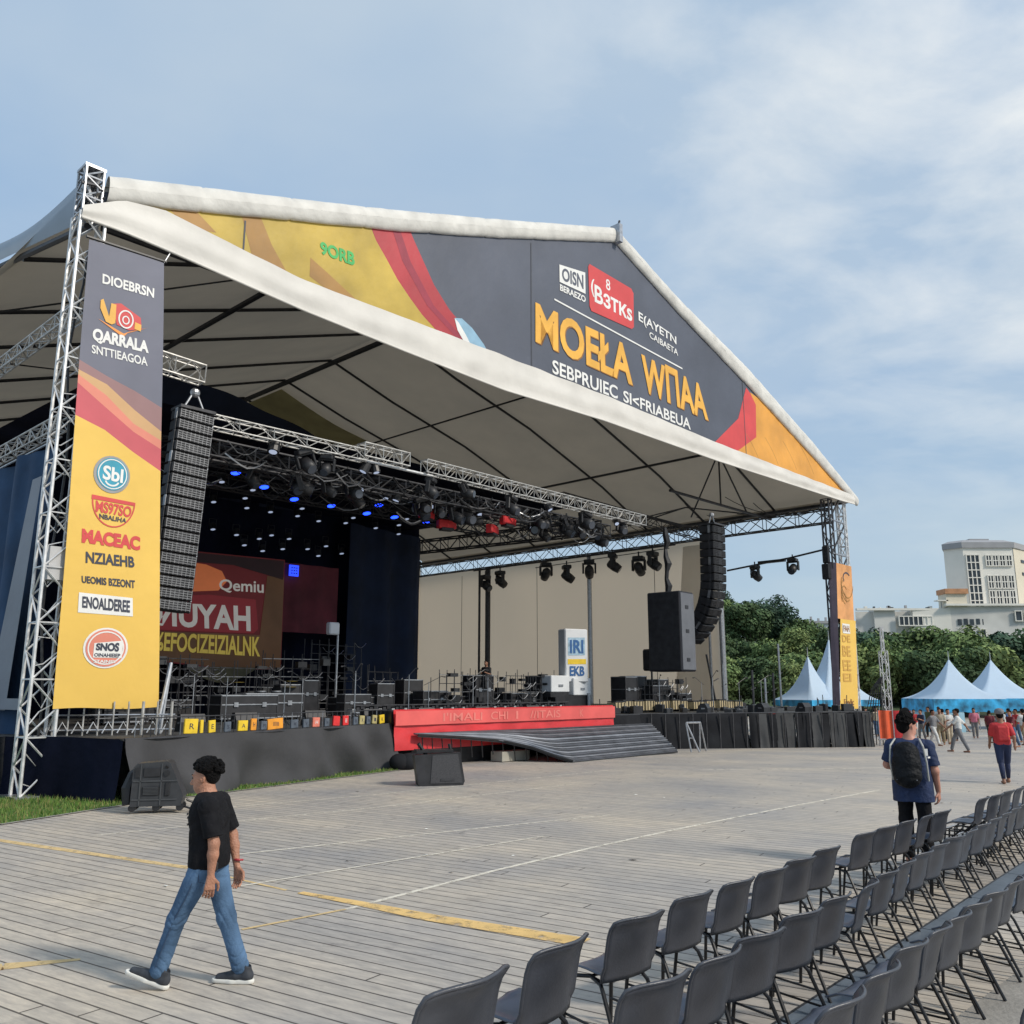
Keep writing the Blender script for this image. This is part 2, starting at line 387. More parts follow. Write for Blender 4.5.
vs = [(x, y, gz(x, y)) for y in ys for x in xs]; nx = len(xs)
gm.add(vs, [(j*nx+i, j*nx+i+1, (j+1)*nx+i+1, (j+1)*nx+i) for j in range(len(ys)-1) for i in range(nx-1)], ground_mat())
g = gm.build('ground', local=True); struct(g)

# painted lines: worn paint, sheets 4 mm above the paving
def paint_mat(name, c):
    m = mat(name, c, .7, 0, .15, 3)
    g = m.node_tree; outn = g.nodes['Material Output']; b = g.nodes['Principled BSDF']
    nz = g.nodes.new('ShaderNodeTexNoise'); nz.inputs['Scale'].default_value = 5; nz.inputs['Detail'].default_value = 9; nz.inputs['Roughness'].default_value = .75
    geo = g.nodes.new('ShaderNodeNewGeometry'); g.links.new(geo.outputs['Position'], nz.inputs['Vector'])
    rp = g.nodes.new('ShaderNodeValToRGB'); rp.color_ramp.elements[0].position = .34; rp.color_ramp.elements[1].position = .50
    rp.color_ramp.elements[0].color = (.1, .1, .1, 1); rp.color_ramp.elements[1].color = (.92, .92, .92, 1)
    g.links.new(nz.outputs['Fac'], rp.inputs[0])
    tr = g.nodes.new('ShaderNodeBsdfTransparent'); mx = g.nodes.new('ShaderNodeMixShader')
    g.links.new(rp.outputs[0], mx.inputs[0]); g.links.new(tr.outputs[0], mx.inputs[1]); g.links.new(b.outputs[0], mx.inputs[2]); g.links.new(mx.outputs[0], outn.inputs['Surface'])
    return m
pw = paint_mat('worn white paint', (.80, .74, .62)); py_ = paint_mat('worn yellow paint', (.72, .52, .25)); py2 = paint_mat('yellow paint', (.78, .52, .20)); py2.node_tree.nodes['Principled BSDF'].inputs['Roughness'].default_value = .8
def line(pts, wd, m, z=.004, name='painted_line'):
    mb = MB(); P = [Vector((x, y, 0)) for x, y in pts]
    for i in range(len(P)-1):
        d = (P[i+1]-P[i]).normalized(); n_ = Vector((-d.y, d.x, 0))
        w0 = wd if not isinstance(wd, (list, tuple)) else wd[i]; w1 = wd if not isinstance(wd, (list, tuple)) else wd[i+1]
        q = [P[i]-n_*w0/2, P[i+1]-n_*w1/2, P[i+1]+n_*w1/2, P[i]+n_*w0/2]
        mb.quad(*[Vector((v.x, v.y, gz(v.x, v.y)+z)) for v in q], m)
    o = mb.build(name); struct(o); return o
line([(-9, 14.9), (-7.18, 13.82), (-4.18, 12.1)], [.1, .16, .14], py_)
line([(-4.18, 12.1), (-2.6, 10.8)], .05, py_)
line([(-2.41, 10.67), (-1.6, 10.12), (-.83, 9.55), (.66, 8.66)], [.10, .17, .24, .27], py2, .008)
line([(-4.9, 7.5), (-4.25, 7.95), (-3.7, 8.15)], [.16, .2, .06], py_)
line([(-1.75, 9.9), (-.2, 11.95), (1.4, 13.85), (3.0, 15.6), (5.6, 18.3), (8.47, 21.13)], .07, pw)
line([(-2.6, 9.1), (-1.75, 9.9)], .05, py_, .006)
line([(-4.22, 12.79), (-1, 15.1), (1.81, 17.01)], .055, pw)
line([(-3.2, 11.0), (.5, 14.6)], .045, pw, .006)
line([(-6.6, 14.7), (-2.6, 18.1), (1.5, 22.4)], .05, pw)
line([(-7.4, 16.6), (-3.2, 20.0), (3.0, 26.4)], .05, pw)
line([(5.5, 26.4), (9.0, 26.6), (13.0, 27.4)], .09, pw)
line([(10.5, 16.0), (12.6, 18.4)], .06, pw)

# smooth concrete margin at the near right, behind the third row
mb = MB(); mb.poly([T(-1.4, -18.72, .008), T(12, -18.98, .008), T(12, -24, .008), T(-4, -24, .008)], paveb)
struct(mb.build('concrete_path'))

# long low step between the second and third rows of chairs
mb = MB()
a0, a1, b0, b1 = T(-3.2, -18.02), T(12, -17.36), T(-3.2, -18.44), T(12, -17.72)
nseg = 9
for i in range(nseg):
    u0 = i/nseg+.0006; u1 = (i+1)/nseg-.0006
    P = [a0.lerp(a1, u0), a0.lerp(a1, u1), b0.lerp(b1, u1), b0.lerp(b1, u0)]
    top = [p+Vector((0, 0, .06)) for p in P]
    mb.add(P+top, [(0, 1, 5, 4), (1, 2, 6, 5), (2, 3, 7, 6), (3, 0, 4, 7), (4, 5, 6, 7)], kerbm)
mb.tube(a0+Vector((0, 0, .057)), a1+Vector((0, 0, .057)), .012, blackm, 6)
tag(mb.build('low_step'), 'long low blue grey step running between the two nearest blocks of chairs', 'step')

# scraps of paper and leaves on the plaza
rl_ = random.Random(14)
for i in range(26):
    x = rl_.uniform(-5, 9); y = rl_.uniform(8.5, 26)
    mb = MB(); a = rl_.uniform(0, 3); w2 = rl_.uniform(.02, .07); c_, s_2 = math.cos(a), math.sin(a)
    pts = [(x+c_*w2, y+s_2*w2, .010), (x-s_2*w2*.5, y+c_*w2*.5, .022), (x-c_*w2, y-s_2*w2, .010), (x+s_2*w2*.6, y-c_*w2*.6, .014)]
    mb.poly([Vector(q) for q in pts], (solem if i % 2 else paveb)); tag(mb.build('paper_scrap'), 'tiny pale scrap of paper lying on the open plaza', 'litter', 'paper scraps on the plaza')

# ------------------------------------------------------------------ grass
grassm = mat('grass', (.075, .15, .025), .8, 0, .45, 3)
mb = MB()
GP = [T(-8, -4.8), T(-1.81, -3.92), T(.3, -3.05), T(.87, -2.85), T(3.93, -2.15), T(9.0, -.95), T(11.2, -.4), T(11, .5), T(0, .8), T(-8, 1)]
mb.poly([p+Vector((0, 0, .01)) for p in GP], grassm)
rg = random.Random(3)
def inpoly(p):
    c = False; j = len(GP)-1
    for i in range(len(GP)):
        a, b = GP[i], GP[j]
        if (a.y > p.y) != (b.y > p.y) and p.x < (b.x-a.x)*(p.y-a.y)/(b.y-a.y)+a.x: c = not c
        j = i
    return c
gmat2 = [mat('grass blade %s' % n_, c, .7, 0, .2, 2) for n_, c in (('mid', (.07, .15, .02)), ('light', (.14, .23, .04)), ('dry', (.22, .21, .07)))]
cnt = 0
while cnt < 14000:
    s_ = rg.uniform(-5, 11.2); k_ = rg.uniform(-4.6, -.2)
    p = T(s_, k_, .01)
    if not inpoly(p): continue
    cnt += 1
    h = rg.uniform(.03, .10)*(1.2 if s_ < 1 else .8); a = rg.uniform(0, 6.28); wv = Vector((math.cos(a), math.sin(a), 0))*rg.uniform(.006, .012)
    ln = Vector((rg.uniform(-.04, .04), rg.uniform(-.04, .04), h))
    mb.add([p-wv, p+wv, p+ln], [(0, 1, 2)], rg.choice(gmat2))
o = mb.build('grass'); o['kind'] = 'stuff'; tag(o, 'strip of short green grass along the foot of the stage skirt', 'grass')
# pale kerb between grass and paving
mb = MB()
for i in range(6):
    a, b = GP[i], GP[i+1]; 
    if i == 0: continue
    d = (b-a).normalized(); n_ = d.cross(Vector((0, 0, 1)))*.05
    mb.quad(a-n_+Vector((0, 0, .014)), b-n_+Vector((0, 0, .014)), b+n_+Vector((0, 0, .014)), a+n_+Vector((0, 0, .014)), paveb)
struct(mb.build('kerb'))

# ------------------------------------------------------------------ THE TENT
RT = [(21.5, 22.0), (26.17, 20.55), (32.6, 18.9), (40.0, 16.35), (45.7, 13.85)]
def zroof(s):
    if s <= 21.5: return 14.75+(s/21.5)*(22.0-14.75)
    for (a, za), (b, zb) in zip(RT, RT[1:]):
        if s <= b: return za+(zb-za)*(s-a)/(b-a)
    return RT[-1][1]
DEPTH = 40
RK = [0.3, 5, 10.3, 15, 21, 26, 31, 36, DEPTH]
tent = thing('stage_tent', T(0, 0, 0), 'huge white gabled event tent covering the whole concert stage', 'tent')
def roof_part(s0, s1, name, n):
    mb = MB(); nk = 96
    def f(u, v):
        k = -.05+u*(DEPTH+.05); s = s0+(s1-s0)*v
        bay = 0
        for a, b in zip(RK, RK[1:]):
            if a <= k <= b: bay = math.sin(math.pi*(k-a)/(b-a))
        z = zroof(s)-.25-.22*abs(bay)*math.sin(math.pi*v)
        return T(s, k, z)
    mb.grid(f, nk, n, ceilm)
    o = mb.build(name, tent, smooth=True); return o
roof_part(-.2, 21.5, 'roof_panel', 24); roof_part(21.5, 45.8, 'roof_panel', 24)
# rafters, purlins
for k in RK[1:]:
    mb = MB()
    for i in range(12):
        a = 21.5*i/12; b = 21.5*(i+1)/12
        mb.tube(T(a, k, zroof(a)-.42), T(b, k, zroof(b)-.42), .075, beamm, 6)
    mb.build('rafter', tent)
    mb = MB(); ss = [q[0] for q in RT]
    for a, b in zip(ss, ss[1:]):
        mb.tube(T(a, k, zroof(a)-.42), T(b, k, zroof(b)-.42), .075, beamm, 6)
    mb.build('rafter', tent)
for s, r in ((9, .12), (21.5, .17), (29.2, .06), (38.4, .08)):
    mb = MB(); mb.tube(T(s, .2, zroof(s)-.62), T(s, DEPTH, zroof(s)-.62), r, beamm, 6); mb.build('purlin', tent)
# diagonal bracing cables in the left bays
for (s0, k0, s1, k1) in ((0, 10.3, 9, 5), (0, 15, 9, 21)):
    mb = MB(); mb.tube(T(s0, k0, zroof(s0)-.55), T(s1, k1, zroof(s1)-.55), .035, beamm, 5); mb.build('brace_cable', tent)
# front frame behind the gable cloth
mb = MB(); mb.tube(T(.3, .1, 13.55), T(45, .1, 13.5), .10, beamm, 8); mb.build('front_beam', tent)
# rolled white edge of the roof over the gable
def roll(pts, name):
    mb = MB(); n = 16; m_ = 70
    tot = sum((Vector(b[:2])-Vector(a[:2])).length for a, b in zip(pts, pts[1:]))
    def at(u):
        t = u*tot
        for a, b in zip(pts, pts[1:]):
            l = (Vector(b[:2])-Vector(a[:2])).length
            if t <= l+1e-6: f = t/l; return [a[i]+(b[i]-a[i])*f for i in range(3)]
            t -= l
        return pts[-1]
    def f(u, v):
        s, z, h = at(u); th = 2*math.pi*v
        wob = .90+.03*mnoise.noise(Vector((s*.8, v*4, 3)))+.05*mnoise.noise(Vector((s*2.4+v*5, v*7, 8)))
        if abs((s/2.7) % 1-.5) > .485: wob *= .93
        return T(s, -.14-.17*math.cos(th)*wob, z+h*math.sin(th)*wob)
    mb.grid(f, m_*4, n, whitefab)
    return mb.build(name, tent, smooth=True)
roll([(.25, 14.47, .40), (2.6, 15.22, .42), (5.7, 16.22, .40), (9.5, 17.45, .42), (14.25, 19.1, .42), (21.45, 21.72, .38)], 'rolled_edge')
roll([(21.5, 21.72, .38), (26.17, 20.1, .40), (32.6, 18.25, .55), (40.0, 15.75, .50), (45.75, 13.62, .34)], 'rolled_edge')
mb = MB(); mb.box(T(21.5, -.2, 21.75), (.22, .5, .85), steel, ROT); mb.tube(T(21.5, -.3, 22.1), T(21.6, -.3, 22.4), .05, alu_d); mb.build('ridge_bracket', tent)
# white valance band under the gable
BT = [(-.34, 13.71), (.6, 14.25), (1.66, 14.42), (5.86, 13.98), (9.63, 14.03), (14.27, 14.05), (20.1, 14.05), (28.9, 13.85), (43.4, 13.83), (45.0, 13.83)]
BB = [(-.34, 13.40), (.6, 13.42), (1.7, 13.36), (5.9, 13.05), (9.66, 12.90), (14.28, 12.76), (20.1, 12.95), (28.85, 12.95), (43.3, 13.22), (45.0, 13.3)]
def interp(tb, s):
    for (a, za), (b, zb) in zip(tb, tb[1:]):
        if s <= b: return za+(zb-za)*(s-a)/(b-a)
    return tb[-1][1]
mb = MB()
def f(u, v):
    s = -.34+u*45.34
    zt, zb = interp(BT, s), interp(BB, s)
    wv = .05*mnoise.noise(Vector((s*.9, v*2, 1)))+.03*math.sin(v*9)*(1-v)
    return T(s, -.34-.03*math.sin(math.pi*v)+wv, zb+(zt-zb)*v)
mb.grid(f, 180, 8, bandm)
def f(u, v):
    s = -.34+u*45.34; th = 2*math.pi*v
    return T(s, -.34+.035*math.cos(th), interp(BB, s)+.035*math.sin(th))
mb.grid(f, 120, 6, bandm)
mb.build('valance', tent, smooth=True)
# left side valance (hangs from the left eave)
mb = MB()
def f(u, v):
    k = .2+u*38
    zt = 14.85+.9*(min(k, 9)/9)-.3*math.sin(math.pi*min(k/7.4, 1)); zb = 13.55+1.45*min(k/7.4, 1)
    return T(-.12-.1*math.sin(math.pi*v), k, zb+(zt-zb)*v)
mb.grid(f, 70, 4, greytarp if False else mat('shade blue tarpaulin', (.30, .37, .45), .5, 0, .08, .6, .2, 1, trans=.2))  # blue grey of the shaded side is put into the cloth colour
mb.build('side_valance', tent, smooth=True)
mb = MB(); mb.tube(T(0, .2, 13.5), T(0, 7.5, 14.9), .09, beamm); mb.tube(T(0, 7.5, 14.9), T(0, 38, 14.9), .09, beamm); mb.build('eave_beam', tent)
# right eave beam & eave truss
mb = MB(); mb.tube(T(45, .2, 13.5), T(45, DEPTH, 13.5), .12, beamm); mb.build('eave_beam', tent)
mb = MB(); mb.truss(T(44.6, 1.0, 12.72), T(44.6, DEPTH, 12.72), .5, .85, 1.1, alu_d, .045, .028); mb.build('eave_truss', tent)
# right eave inner valance sheet
mb = MB(); mb.grid(lambda u, v: T(45.3, 2+u*38, 13.35+v*.45), 30, 2, ceilm); mb.build('side_valance', tent, smooth=True)
# right side wall lining (beige) with seams and posts
mb = MB()
def f(u, v):
    k = 9.3+u*(DEPTH-9.3)
    return T(45.05+.10*mnoise.noise(Vector((k*.2, v*1.5, 5))), k, -.4+v*12.75)
mb.grid(f, 90, 12, beigem); mb.build('side_wall', tent, smooth=True)
for k in (14.3, 25.5, 34.2):
    mb = MB(); mb.tube(T(44.93, k, -.4), T(44.93, k, 11.9), .025, beamm, 4); mb.build('wall_seam', tent)
for k, r, m in ((9.0, .16, steel), (9.9, .10, steel), (20.0, .17, steel), (30.8, .22, alu_d), (31.8, .10, alu_d), (DEPTH, .15, steel)):
    mb = MB(); mb.tube(T(44.7, k, -.5), T(44.7, k, 12.3), r, m, 10); mb.build('post', tent)
# grey curtain gathered at the right end of that wall
mb = MB()
mb.grid(lambda u, v: T(44.95-.10*abs(math.sin(u*6)), 8.9+u*4.2*(1-.3*v), -.4+v*12.4), 40, 6, mat('pale curtain', (.66, .63, .58), .8, 0, .1, 1, trans=.6)); mb.build('wall_curtain', tent, smooth=True)
# rear gable wall and left rear wall
mb = MB(); pts = [T(-.2, DEPTH, 0)]+[T(s, DEPTH, zroof(s)-.3) for s in (0, 10.75, 21.5, 26.17, 32.6, 40, 45.2)]+[T(45.2, DEPTH, -.5)]
mb.poly(pts, ceilm); mb.build('rear_wall', tent)
# olive inner sail and interior braces near the right front
mb = MB(); mb.grid(lambda u, v: T(21.9+v*7, 27+u*8, zroof(21.9+v*7)-.55-.15*math.sin(math.pi*v)), 8, 10, olivem); mb.build('olive_sail', tent, smooth=True)
mb = MB()
apex = T(38.4, 5, zroof(38.4)-.7)
for q in (T(38.4, 5, 13), T(41.5, 5, 13), T(40.4, 8.3, 13.0)): mb.tube(apex, q, .05, alu_d, 6)
apex = T(43, 10.3, 14.3)
for q in (T(38.4, 10.3, 13), T(41, 15, 13), T(44.6, 5, 13.2)): mb.tube(apex, q, .045, alu_d, 6)
mb.tube(T(33, 5, 13), T(44.6, 5, 13), .09, alu_d); mb.tube(T(32, 10.3, 13), T(44.6, 10.3, 13), .09, alu_d)
mb.build('frame_brace', tent)
mb = MB(); mb.truss(T(30, 10.3, 12.9), T(44.6, 10.3, 12.6), .4, .6, .8, alu_d, .04, .025); mb.build('cross_truss', tent)
rb = random.Random(5)
mb = MB()
for i in range(26):   # loose cables looped along the eave truss
    k = rb.uniform(1, 18); a = T(44.2, k, 13.2); b = T(44.2-rb.uniform(0, 3), k+rb.uniform(.5, 2.5), 13.2+rb.uniform(-.3, 1.2)); m_ = (a+b)/2-Vector((0, 0, rb.uniform(.3, .9)))
    mb.path([a.lerp(m_, t)*(1-t)+m_.lerp(b, t)*t for t in [q/6 for q in range(7)]], .025, blackm, 4)
mb.build('cable_loop', tent)

# ------------------------------------------------------------------ gable banner
gb = thing('gable_banner', T(0, -.1, 13.7), 'wide printed triangular banner filling the front gable, gold MOEŁA WПAA lettering', 'banner')
mb = MB(); p0 = pl(-.10)
poly2(mb, p0, [(.2, 13.95), (45, 13.6), (45, 13.9), (40, 15.9), (32.6, 18.3), (26.17, 20.2), (21.5, 21.75), (.2, 14.4)], b_navy)
p1 = pl(-.104); p2 = pl(-.108); p3 = pl(-.112); p4 = pl(-.116)
poly2(mb, p1, [(.4, 13.9), (11.5, 13.9), (11.23, 14.18), (10.6, 14.5), (10.02, 14.95), (9.5, 15.4), (9.07, 15.9), (8.6, 16.4), (8.25, 17.0), (.4, 14.5)], b_yell)
poly2(mb, p1, [(8.25, 17.05), (8.6, 16.4), (9.07, 15.9), (9.5, 15.4), (10.02, 14.95), (10.6, 14.5), (11.23, 14.15), (11.5, 13.9), (14.0, 13.9), (13.56, 14.22), (12.6, 14.62), (11.8, 15.1), (11.1, 15.75), (10.63, 16.4), (10.2, 17.0), (9.8, 17.6)], b_red)
for pts in ([(3.9, 15.35), (4.5, 15.5), (4.9, 14.8), (5.6, 13.95), (4.4, 13.95)], [(1.6, 14.8), (2.4, 15.0), (3.2, 14.5), (2.4, 14.3)], [(6.2, 14.9), (6.9, 14.6), (8.2, 14.0), (7.1, 14.0), (6.2, 14.3)]): poly2(mb, p2, pts, b_brown)
poly2(mb, p2, [(9.15, 17.25), (9.45, 17.4), (10.05, 16.2), (11.1, 15.0), (12.9, 14.0), (12.5, 13.98), (10.8, 14.9), (9.7, 16.1)], mat('print dark crimson', (.30, .025, .05), .5))
poly2(mb, p3, [(12.05, 14.85), (12.4, 14.95), (12.9, 14.75), (13.5, 14.3), (13.75, 14.0), (12.95, 14.0), (12.6, 14.35)], b_lightb)
poly2(mb, p4, [(12.05, 14.85), (12.25, 14.75), (12.6, 14.4), (12.9, 14.03), (12.6, 14.03), (12.2, 14.45)], b_white)
# right end art
poly2(mb, p1, [(33.0, 17.45), (33.45, 16.9), (33.3, 15.1), (31.0, 13.75), (44.9, 13.65), (44.9, 13.85), (40, 15.75), (36, 17.05)], b_orange)
poly2(mb, p2, [(32.6, 17.6), (33.0, 17.4), (33.55, 16.9), (33.4, 15.1), (31.0, 13.75), (28.9, 13.75), (31.6, 15.7)], b_red2)
for q in range(5):
    a = 34.2+q*1.7
    ring(mb, p2, (a-6, 12), 6+q*.5, 4.2+q*.3, .03, b_brown, 20, .075, .13)
# fold creases (hems where the sheets are laced)
for s in (4.0, 16.0, 32.2):
    zb = 13.95; zt = zroof(s)-.9
    mb.quad(p4(s, zb), p4(s+.05, zb), p4(s+.05, zt), p4(s, zt), mat('seam', (.06, .065, .08), .6))
mb.build('printed_cloth', gb)
mb = MB(); tx = pl(-.121); tx2 = pl(-.126)
text(mb, 'MOEŁA', b_goldd, tx, (16.28, 15.17), (22.56, 15.04), (16.27, 16.84), (22.5, 16.83), .035)
text(mb, 'MOEŁA', b_gold, tx2, (16.23, 15.21), (22.5, 15.08), (16.24, 16.86), (22.45, 16.86), .03)
text(mb, 'WПAA', b_goldd, tx, (23.25, 14.99), (28.72, 14.86), (23.22, 16.81), (28.45, 16.65), .035)
text(mb, 'WПAA', b_gold, tx2, (23.2, 15.03), (28.66, 14.9), (23.2, 16.84), (28.4, 16.68), .03)
mb.build_each('title_lettering', gb, 2)
mb = MB()
text(mb, 'SEBPRUIEC', b_white, tx, (17.21, 14.23), (21.4, 14.2), (17.21, 14.80), (21.4, 14.78), .02)
text(mb, 'SI<FRIABEUA', b_white, tx, (21.8, 14.2), (27.04, 14.10), (21.8, 14.72), (27.04, 14.62), .02)
mb.build_each('subtitle_lettering', gb, 1)
mb = MB(); mb.quad(tx(17.37, 17.31), tx(26.53, 16.93), tx(26.53, 17.0), tx(17.37, 17.38), b_white); mb.build('white_rule', gb)
mb = MB()
poly2(mb, tx, [(17.7, 18.95), (19.35, 19.2), (19.35, 18.25), (17.7, 18.2)], b_white)
text(mb, 'OISN', b_navy, tx2, (17.85, 18.32), (19.22, 18.40), (17.85, 18.88), (19.22, 19.04), .03)
text(mb, 'BERAEZO', b_white, tx, (17.72, 17.84), (19.35, 17.86), (17.72, 18.12), (19.35, 18.14), .03)
mb.build('white_logo', gb)
mb = MB()
poly2(mb, tx, [(19.65, 19.7), (22.6, 19.62), (22.76, 19.45), (22.72, 17.85), (22.55, 17.7), (19.72, 17.62), (19.6, 17.8), (19.56, 19.55)], b_red2)
text(mb, 'Bзткs', b_white, tx2, (19.95, 18.1), (22.6, 18.05), (19.95, 18.9), (22.6, 18.85), .02)
text(mb, '8', b_white, tx2, (20.75, 18.95), (21.05, 18.95), (20.75, 19.45), (21.05, 19.45), .01)
text(mb, '(', b_white, tx2, (19.72, 18.3), (19.95, 18.3), (19.72, 19.1), (19.95, 19.1), .02)
mb.build('red_logo', gb)
mb = MB()
text(mb, 'E(AYETN', b_white, tx, (23.1, 18.15), (26.1, 17.92), (23.1, 18.72), (26.1, 18.42), .02)
text(mb, 'CAIBAETA', b_white, tx, (23.9, 17.72), (26.2, 17.5), (23.9, 18.02), (26.2, 17.8), .015)
mb.build_each('sponsor_lettering', gb, 1)
mb = MB(); text(mb, '9ORB', b_green, tx, (6.55, 15.14), (7.8, 15.2), (6.5, 15.55), (7.78, 15.66), .04); mb.build('green_lettering', gb)

# ------------------------------------------------------------------ towers
tw = thing('truss_tower', T(-.05, 0, 0), 'tall silver lattice tower carrying the left corner of the tent roof', 'tower')
mb = MB(); mb.truss(T(-.05, 0, .02), T(-.05, 0, 13.6), .58, .55, .62, alu, .040, .021, up=N)
mb.build('lattice', tw)
mb = MB(); mb.truss(T(-.1, 0, 13.5), T(-.1, 0, 14.85), .42, .5, .25, steel, .035, .026, up=N)
mb.box(T(-.1, 0, 14.86), (.5, .56, .07), steel, ROT)
for i in range(22): mb.tube(T(-.1+rb.uniform(-.3, .3), rb.uniform(-.32, .32), 13.6+rb.random()*1.3), T(-.1+rb.uniform(-.3, .3), rb.uniform(-.32, .32), 13.6+rb.random()*1.3), rb.uniform(.015, .045), rb.choice((steel, alu_d, alu)), 5)
mb.build('tower_head', tw)
mb = MB()
for i in range(22):
    z = i*.62+.3; mb.path([T(-.3, -.26, z), T(-.05+rb.uniform(-.2, .2), -.1, z+rb.uniform(-.3, .3)), T(.2, -.26, z+rb.uniform(0, .5))], .014, alu, 5)
mb.path([T(-.1, .1, .2)]+[T(-.05+.1*math.sin(i), .1+.05*math.cos(i*1.7), .2+i*.9) for i in range(1, 15)], .03, blackm, 5)
mb.build('cabling', tw)
mb = MB(); mb.box(T(-.05, 0, .03), (.9, .9, .05), steel, ROT); mb.build('base_plate', tw)
mb = MB(); mb.box(T(-.05, -.02, 5.05), (.36, .45, .75), mat('pale box', (.45, .45, .45), .6), ROT)
mb.build('control_box', tw)
tr_ = thing('truss_tower', T(43, .2, -.5), 'dark lattice tower at the far right corner of the tent', 'tower')
mb = MB()
mb.truss(T(42.1, .2, -.5), T(42.1, .2, 13.2), .45, .45, .9, alu_d, .05, .03, up=N); mb.truss(T(44.1, .2, -.5), T(44.1, .2, 13.4), .3, .45, .9, alu, .05, .03, up=N)
for i in range(7):
    z = i*2.0; mb.tube(T(42, 0, z), T(44.1, 0, z), .06, steel); mb.tube(T(42, 0, z), T(44.1, 0, z+2), .05, alu_d); mb.path([T(42, -.1, z+1.2), T(43, -.1, z+1.5), T(44.1, -.1, z+1.1)], .035, steel, 5)
mb.build('lattice', tr_)
mb = MB(); mb.box(T(41.7, .25, 9.9), (.2, .4, 1.0), blackm, ROT, bev=.05); mb.box(T(41.6, .25, 8.9), (.3, .45, .9), blackm, ROT, bev=.05); mb.build('junction_box', tr_)

# ------------------------------------------------------------------ left vertical banner
vb = thing('vertical_banner', T(1, -.36, 1.84), 'tall slate and yellow sponsor banner hanging beside the left tower', 'banner')
def vq(off):
    BL, BR, TL, TR = (.13, 1.86), (2.48, 1.84), (-.13, 12.9), (1.72, 12.96)
    def f(s, z): return T(s, -.36-off+.03*math.sin(z*.8+s*1.0), z)
    return f
vf = vq(0)
def edgeL(z): t = (z-1.86)/11.04; return .13-.26*t
def edgeR(z): t = (z-1.84)/11.12; return 2.48-.76*t
BLU = [0, .08, .2, .4, .6, .8, .92, 1]
# regions of the print follow the same curve at every height
def zc(u, lo): # colour boundaries across the width; u 0..1 left-right
    c = {'a': (9.86, 9.62, 9.42, 9.15), 'b': (9.62, 9.42, 8.95, 8.55), 'c': (9.5, 9.15, 8.6, 8.32), 'd': (9.30, 8.85, 8.4, 8.1), 'e': (8.51, 8.3, 7.9, 7.55)}[lo]
    x = u*3; i = min(int(x), 2); f = x-i; return c[i]*(1-f)+c[i+1]*f
mb = MB(); nu, nv = 24, 4
def strip(f0, f1, m, nv=6):
    def g(u, v):
        z = f0(u)*(1-v)+f1(u)*v; zz = z
        return vf(edgeL(zz)+(edgeR(zz)-edgeL(zz))*u, zz)
    mb.grid(g, nu, nv, m)
strip(lambda u: 1.85+.02*math.sin(u*7), lambda u: zc(u, 'e'), v_yell, 24)
strip(lambda u: zc(u, 'e'), lambda u: zc(u, 'd'), v_rose)
strip(lambda u: zc(u, 'd'), lambda u: zc(u, 'c'), v_pink)
strip(lambda u: zc(u, 'c'), lambda u: zc(u, 'b'), v_tan)
strip(lambda u: zc(u, 'b'), lambda u: zc(u, 'a'), v_mauve)
strip(lambda u: zc(u, 'a'), lambda u: 12.88+.08*u, v_navy, 12)
mb.build('printed_cloth', vb, smooth=True)
mb = MB(); mb.tube(vf(-.2, 12.93), vf(1.78, 13.0), .04, blackm); mb.tube(vf(1.72, 12.96), T(1.9, -.3, 13.35), .02, steel); mb.build('hanging_bar', vb)
t1, t2, t3 = vq(.012), vq(.02), vq(.026)
mb = MB()
text(mb, 'DIOEBRSN', b_white, t1, (.27, 11.88), (1.53, 11.92), (.25, 12.13), (1.52, 12.18), .03)
text(mb, 'QARRALA', b_white, t1, (.18, 10.36), (1.53, 10.40), (.17, 10.72), (1.5, 10.76), .05)
text(mb, 'SNTTIEAGOA', b_white, t1, (.2, 10.09), (1.53, 10.12), (.18, 10.30), (1.5, 10.34), .02)
mb.build_each('upper_lettering', vb, 1)
mb = MB()
poly2(mb, t1, [(.55, 11.45), (.75, 11.52), (1.25, 11.3), (1.3, 11.0), (1.0, 10.9), (.7, 10.95)], b_red2)
ring(mb, t2, (.9, 11.15), .15, .2, .035, b_white); ring(mb, t2, (.9, 11.13), .06, .08, .03, b_white)
poly2(mb, t2, [(.27, 11.45), (.33, 11.5), (.5, 11.1), (.52, 11.45), (.64, 11.45), (.66, 10.98), (.58, 10.92), (.44, 10.95), (.28, 11.25)], b_gold)
poly2(mb, t2, [(1.12, 11.15), (1.28, 11.12), (1.28, 10.95), (1.12, 10.97)], b_gold)
poly2(mb, t1, [(.25, 10.98), (.88, 10.78), (1.45, 11.1), (1.0, 10.86), (.9, 10.72), (.8, 10.72)], v_org)
mb.build('orange_logo', vb)
mb = MB()
disc(mb, t1, (.92, 7.25), .43, .45, v_gray); disc(mb, t2, (.93, 7.26), .37, .39, v_teal); ring(mb, t3, (.93, 7.26), .32, .34, .025, b_white)
text(mb, 'Sbl', b_white, t3, (.70, 7.10), (1.18, 7.08), (.70, 7.45), (1.18, 7.42), .03)
ring(mb, t3, (.93, 7.12), .14, .12, .04, b_white, 12, .55, .95)
mb.build('round_blue_logo', vb)
mb = MB()
ring(mb, t1, (1.02, 6.62), .48, .60, .03, b_red2, 16, .5, 1.0); mb.quad(t1(.5, 6.6), t1(1.53, 6.58), t1(1.53, 6.66), t1(.5, 6.7), b_red2)
text(mb, 'MS97SO', b_red2, t1, (.62, 6.30), (1.44, 6.28), (.60, 6.58), (1.46, 6.55), .03)
text(mb, 'NBALIHA', b_ink, t1, (.72, 6.16), (1.34, 6.14), (.70, 6.28), (1.36, 6.25), .03)
mb.build('bowl_logo', vb)
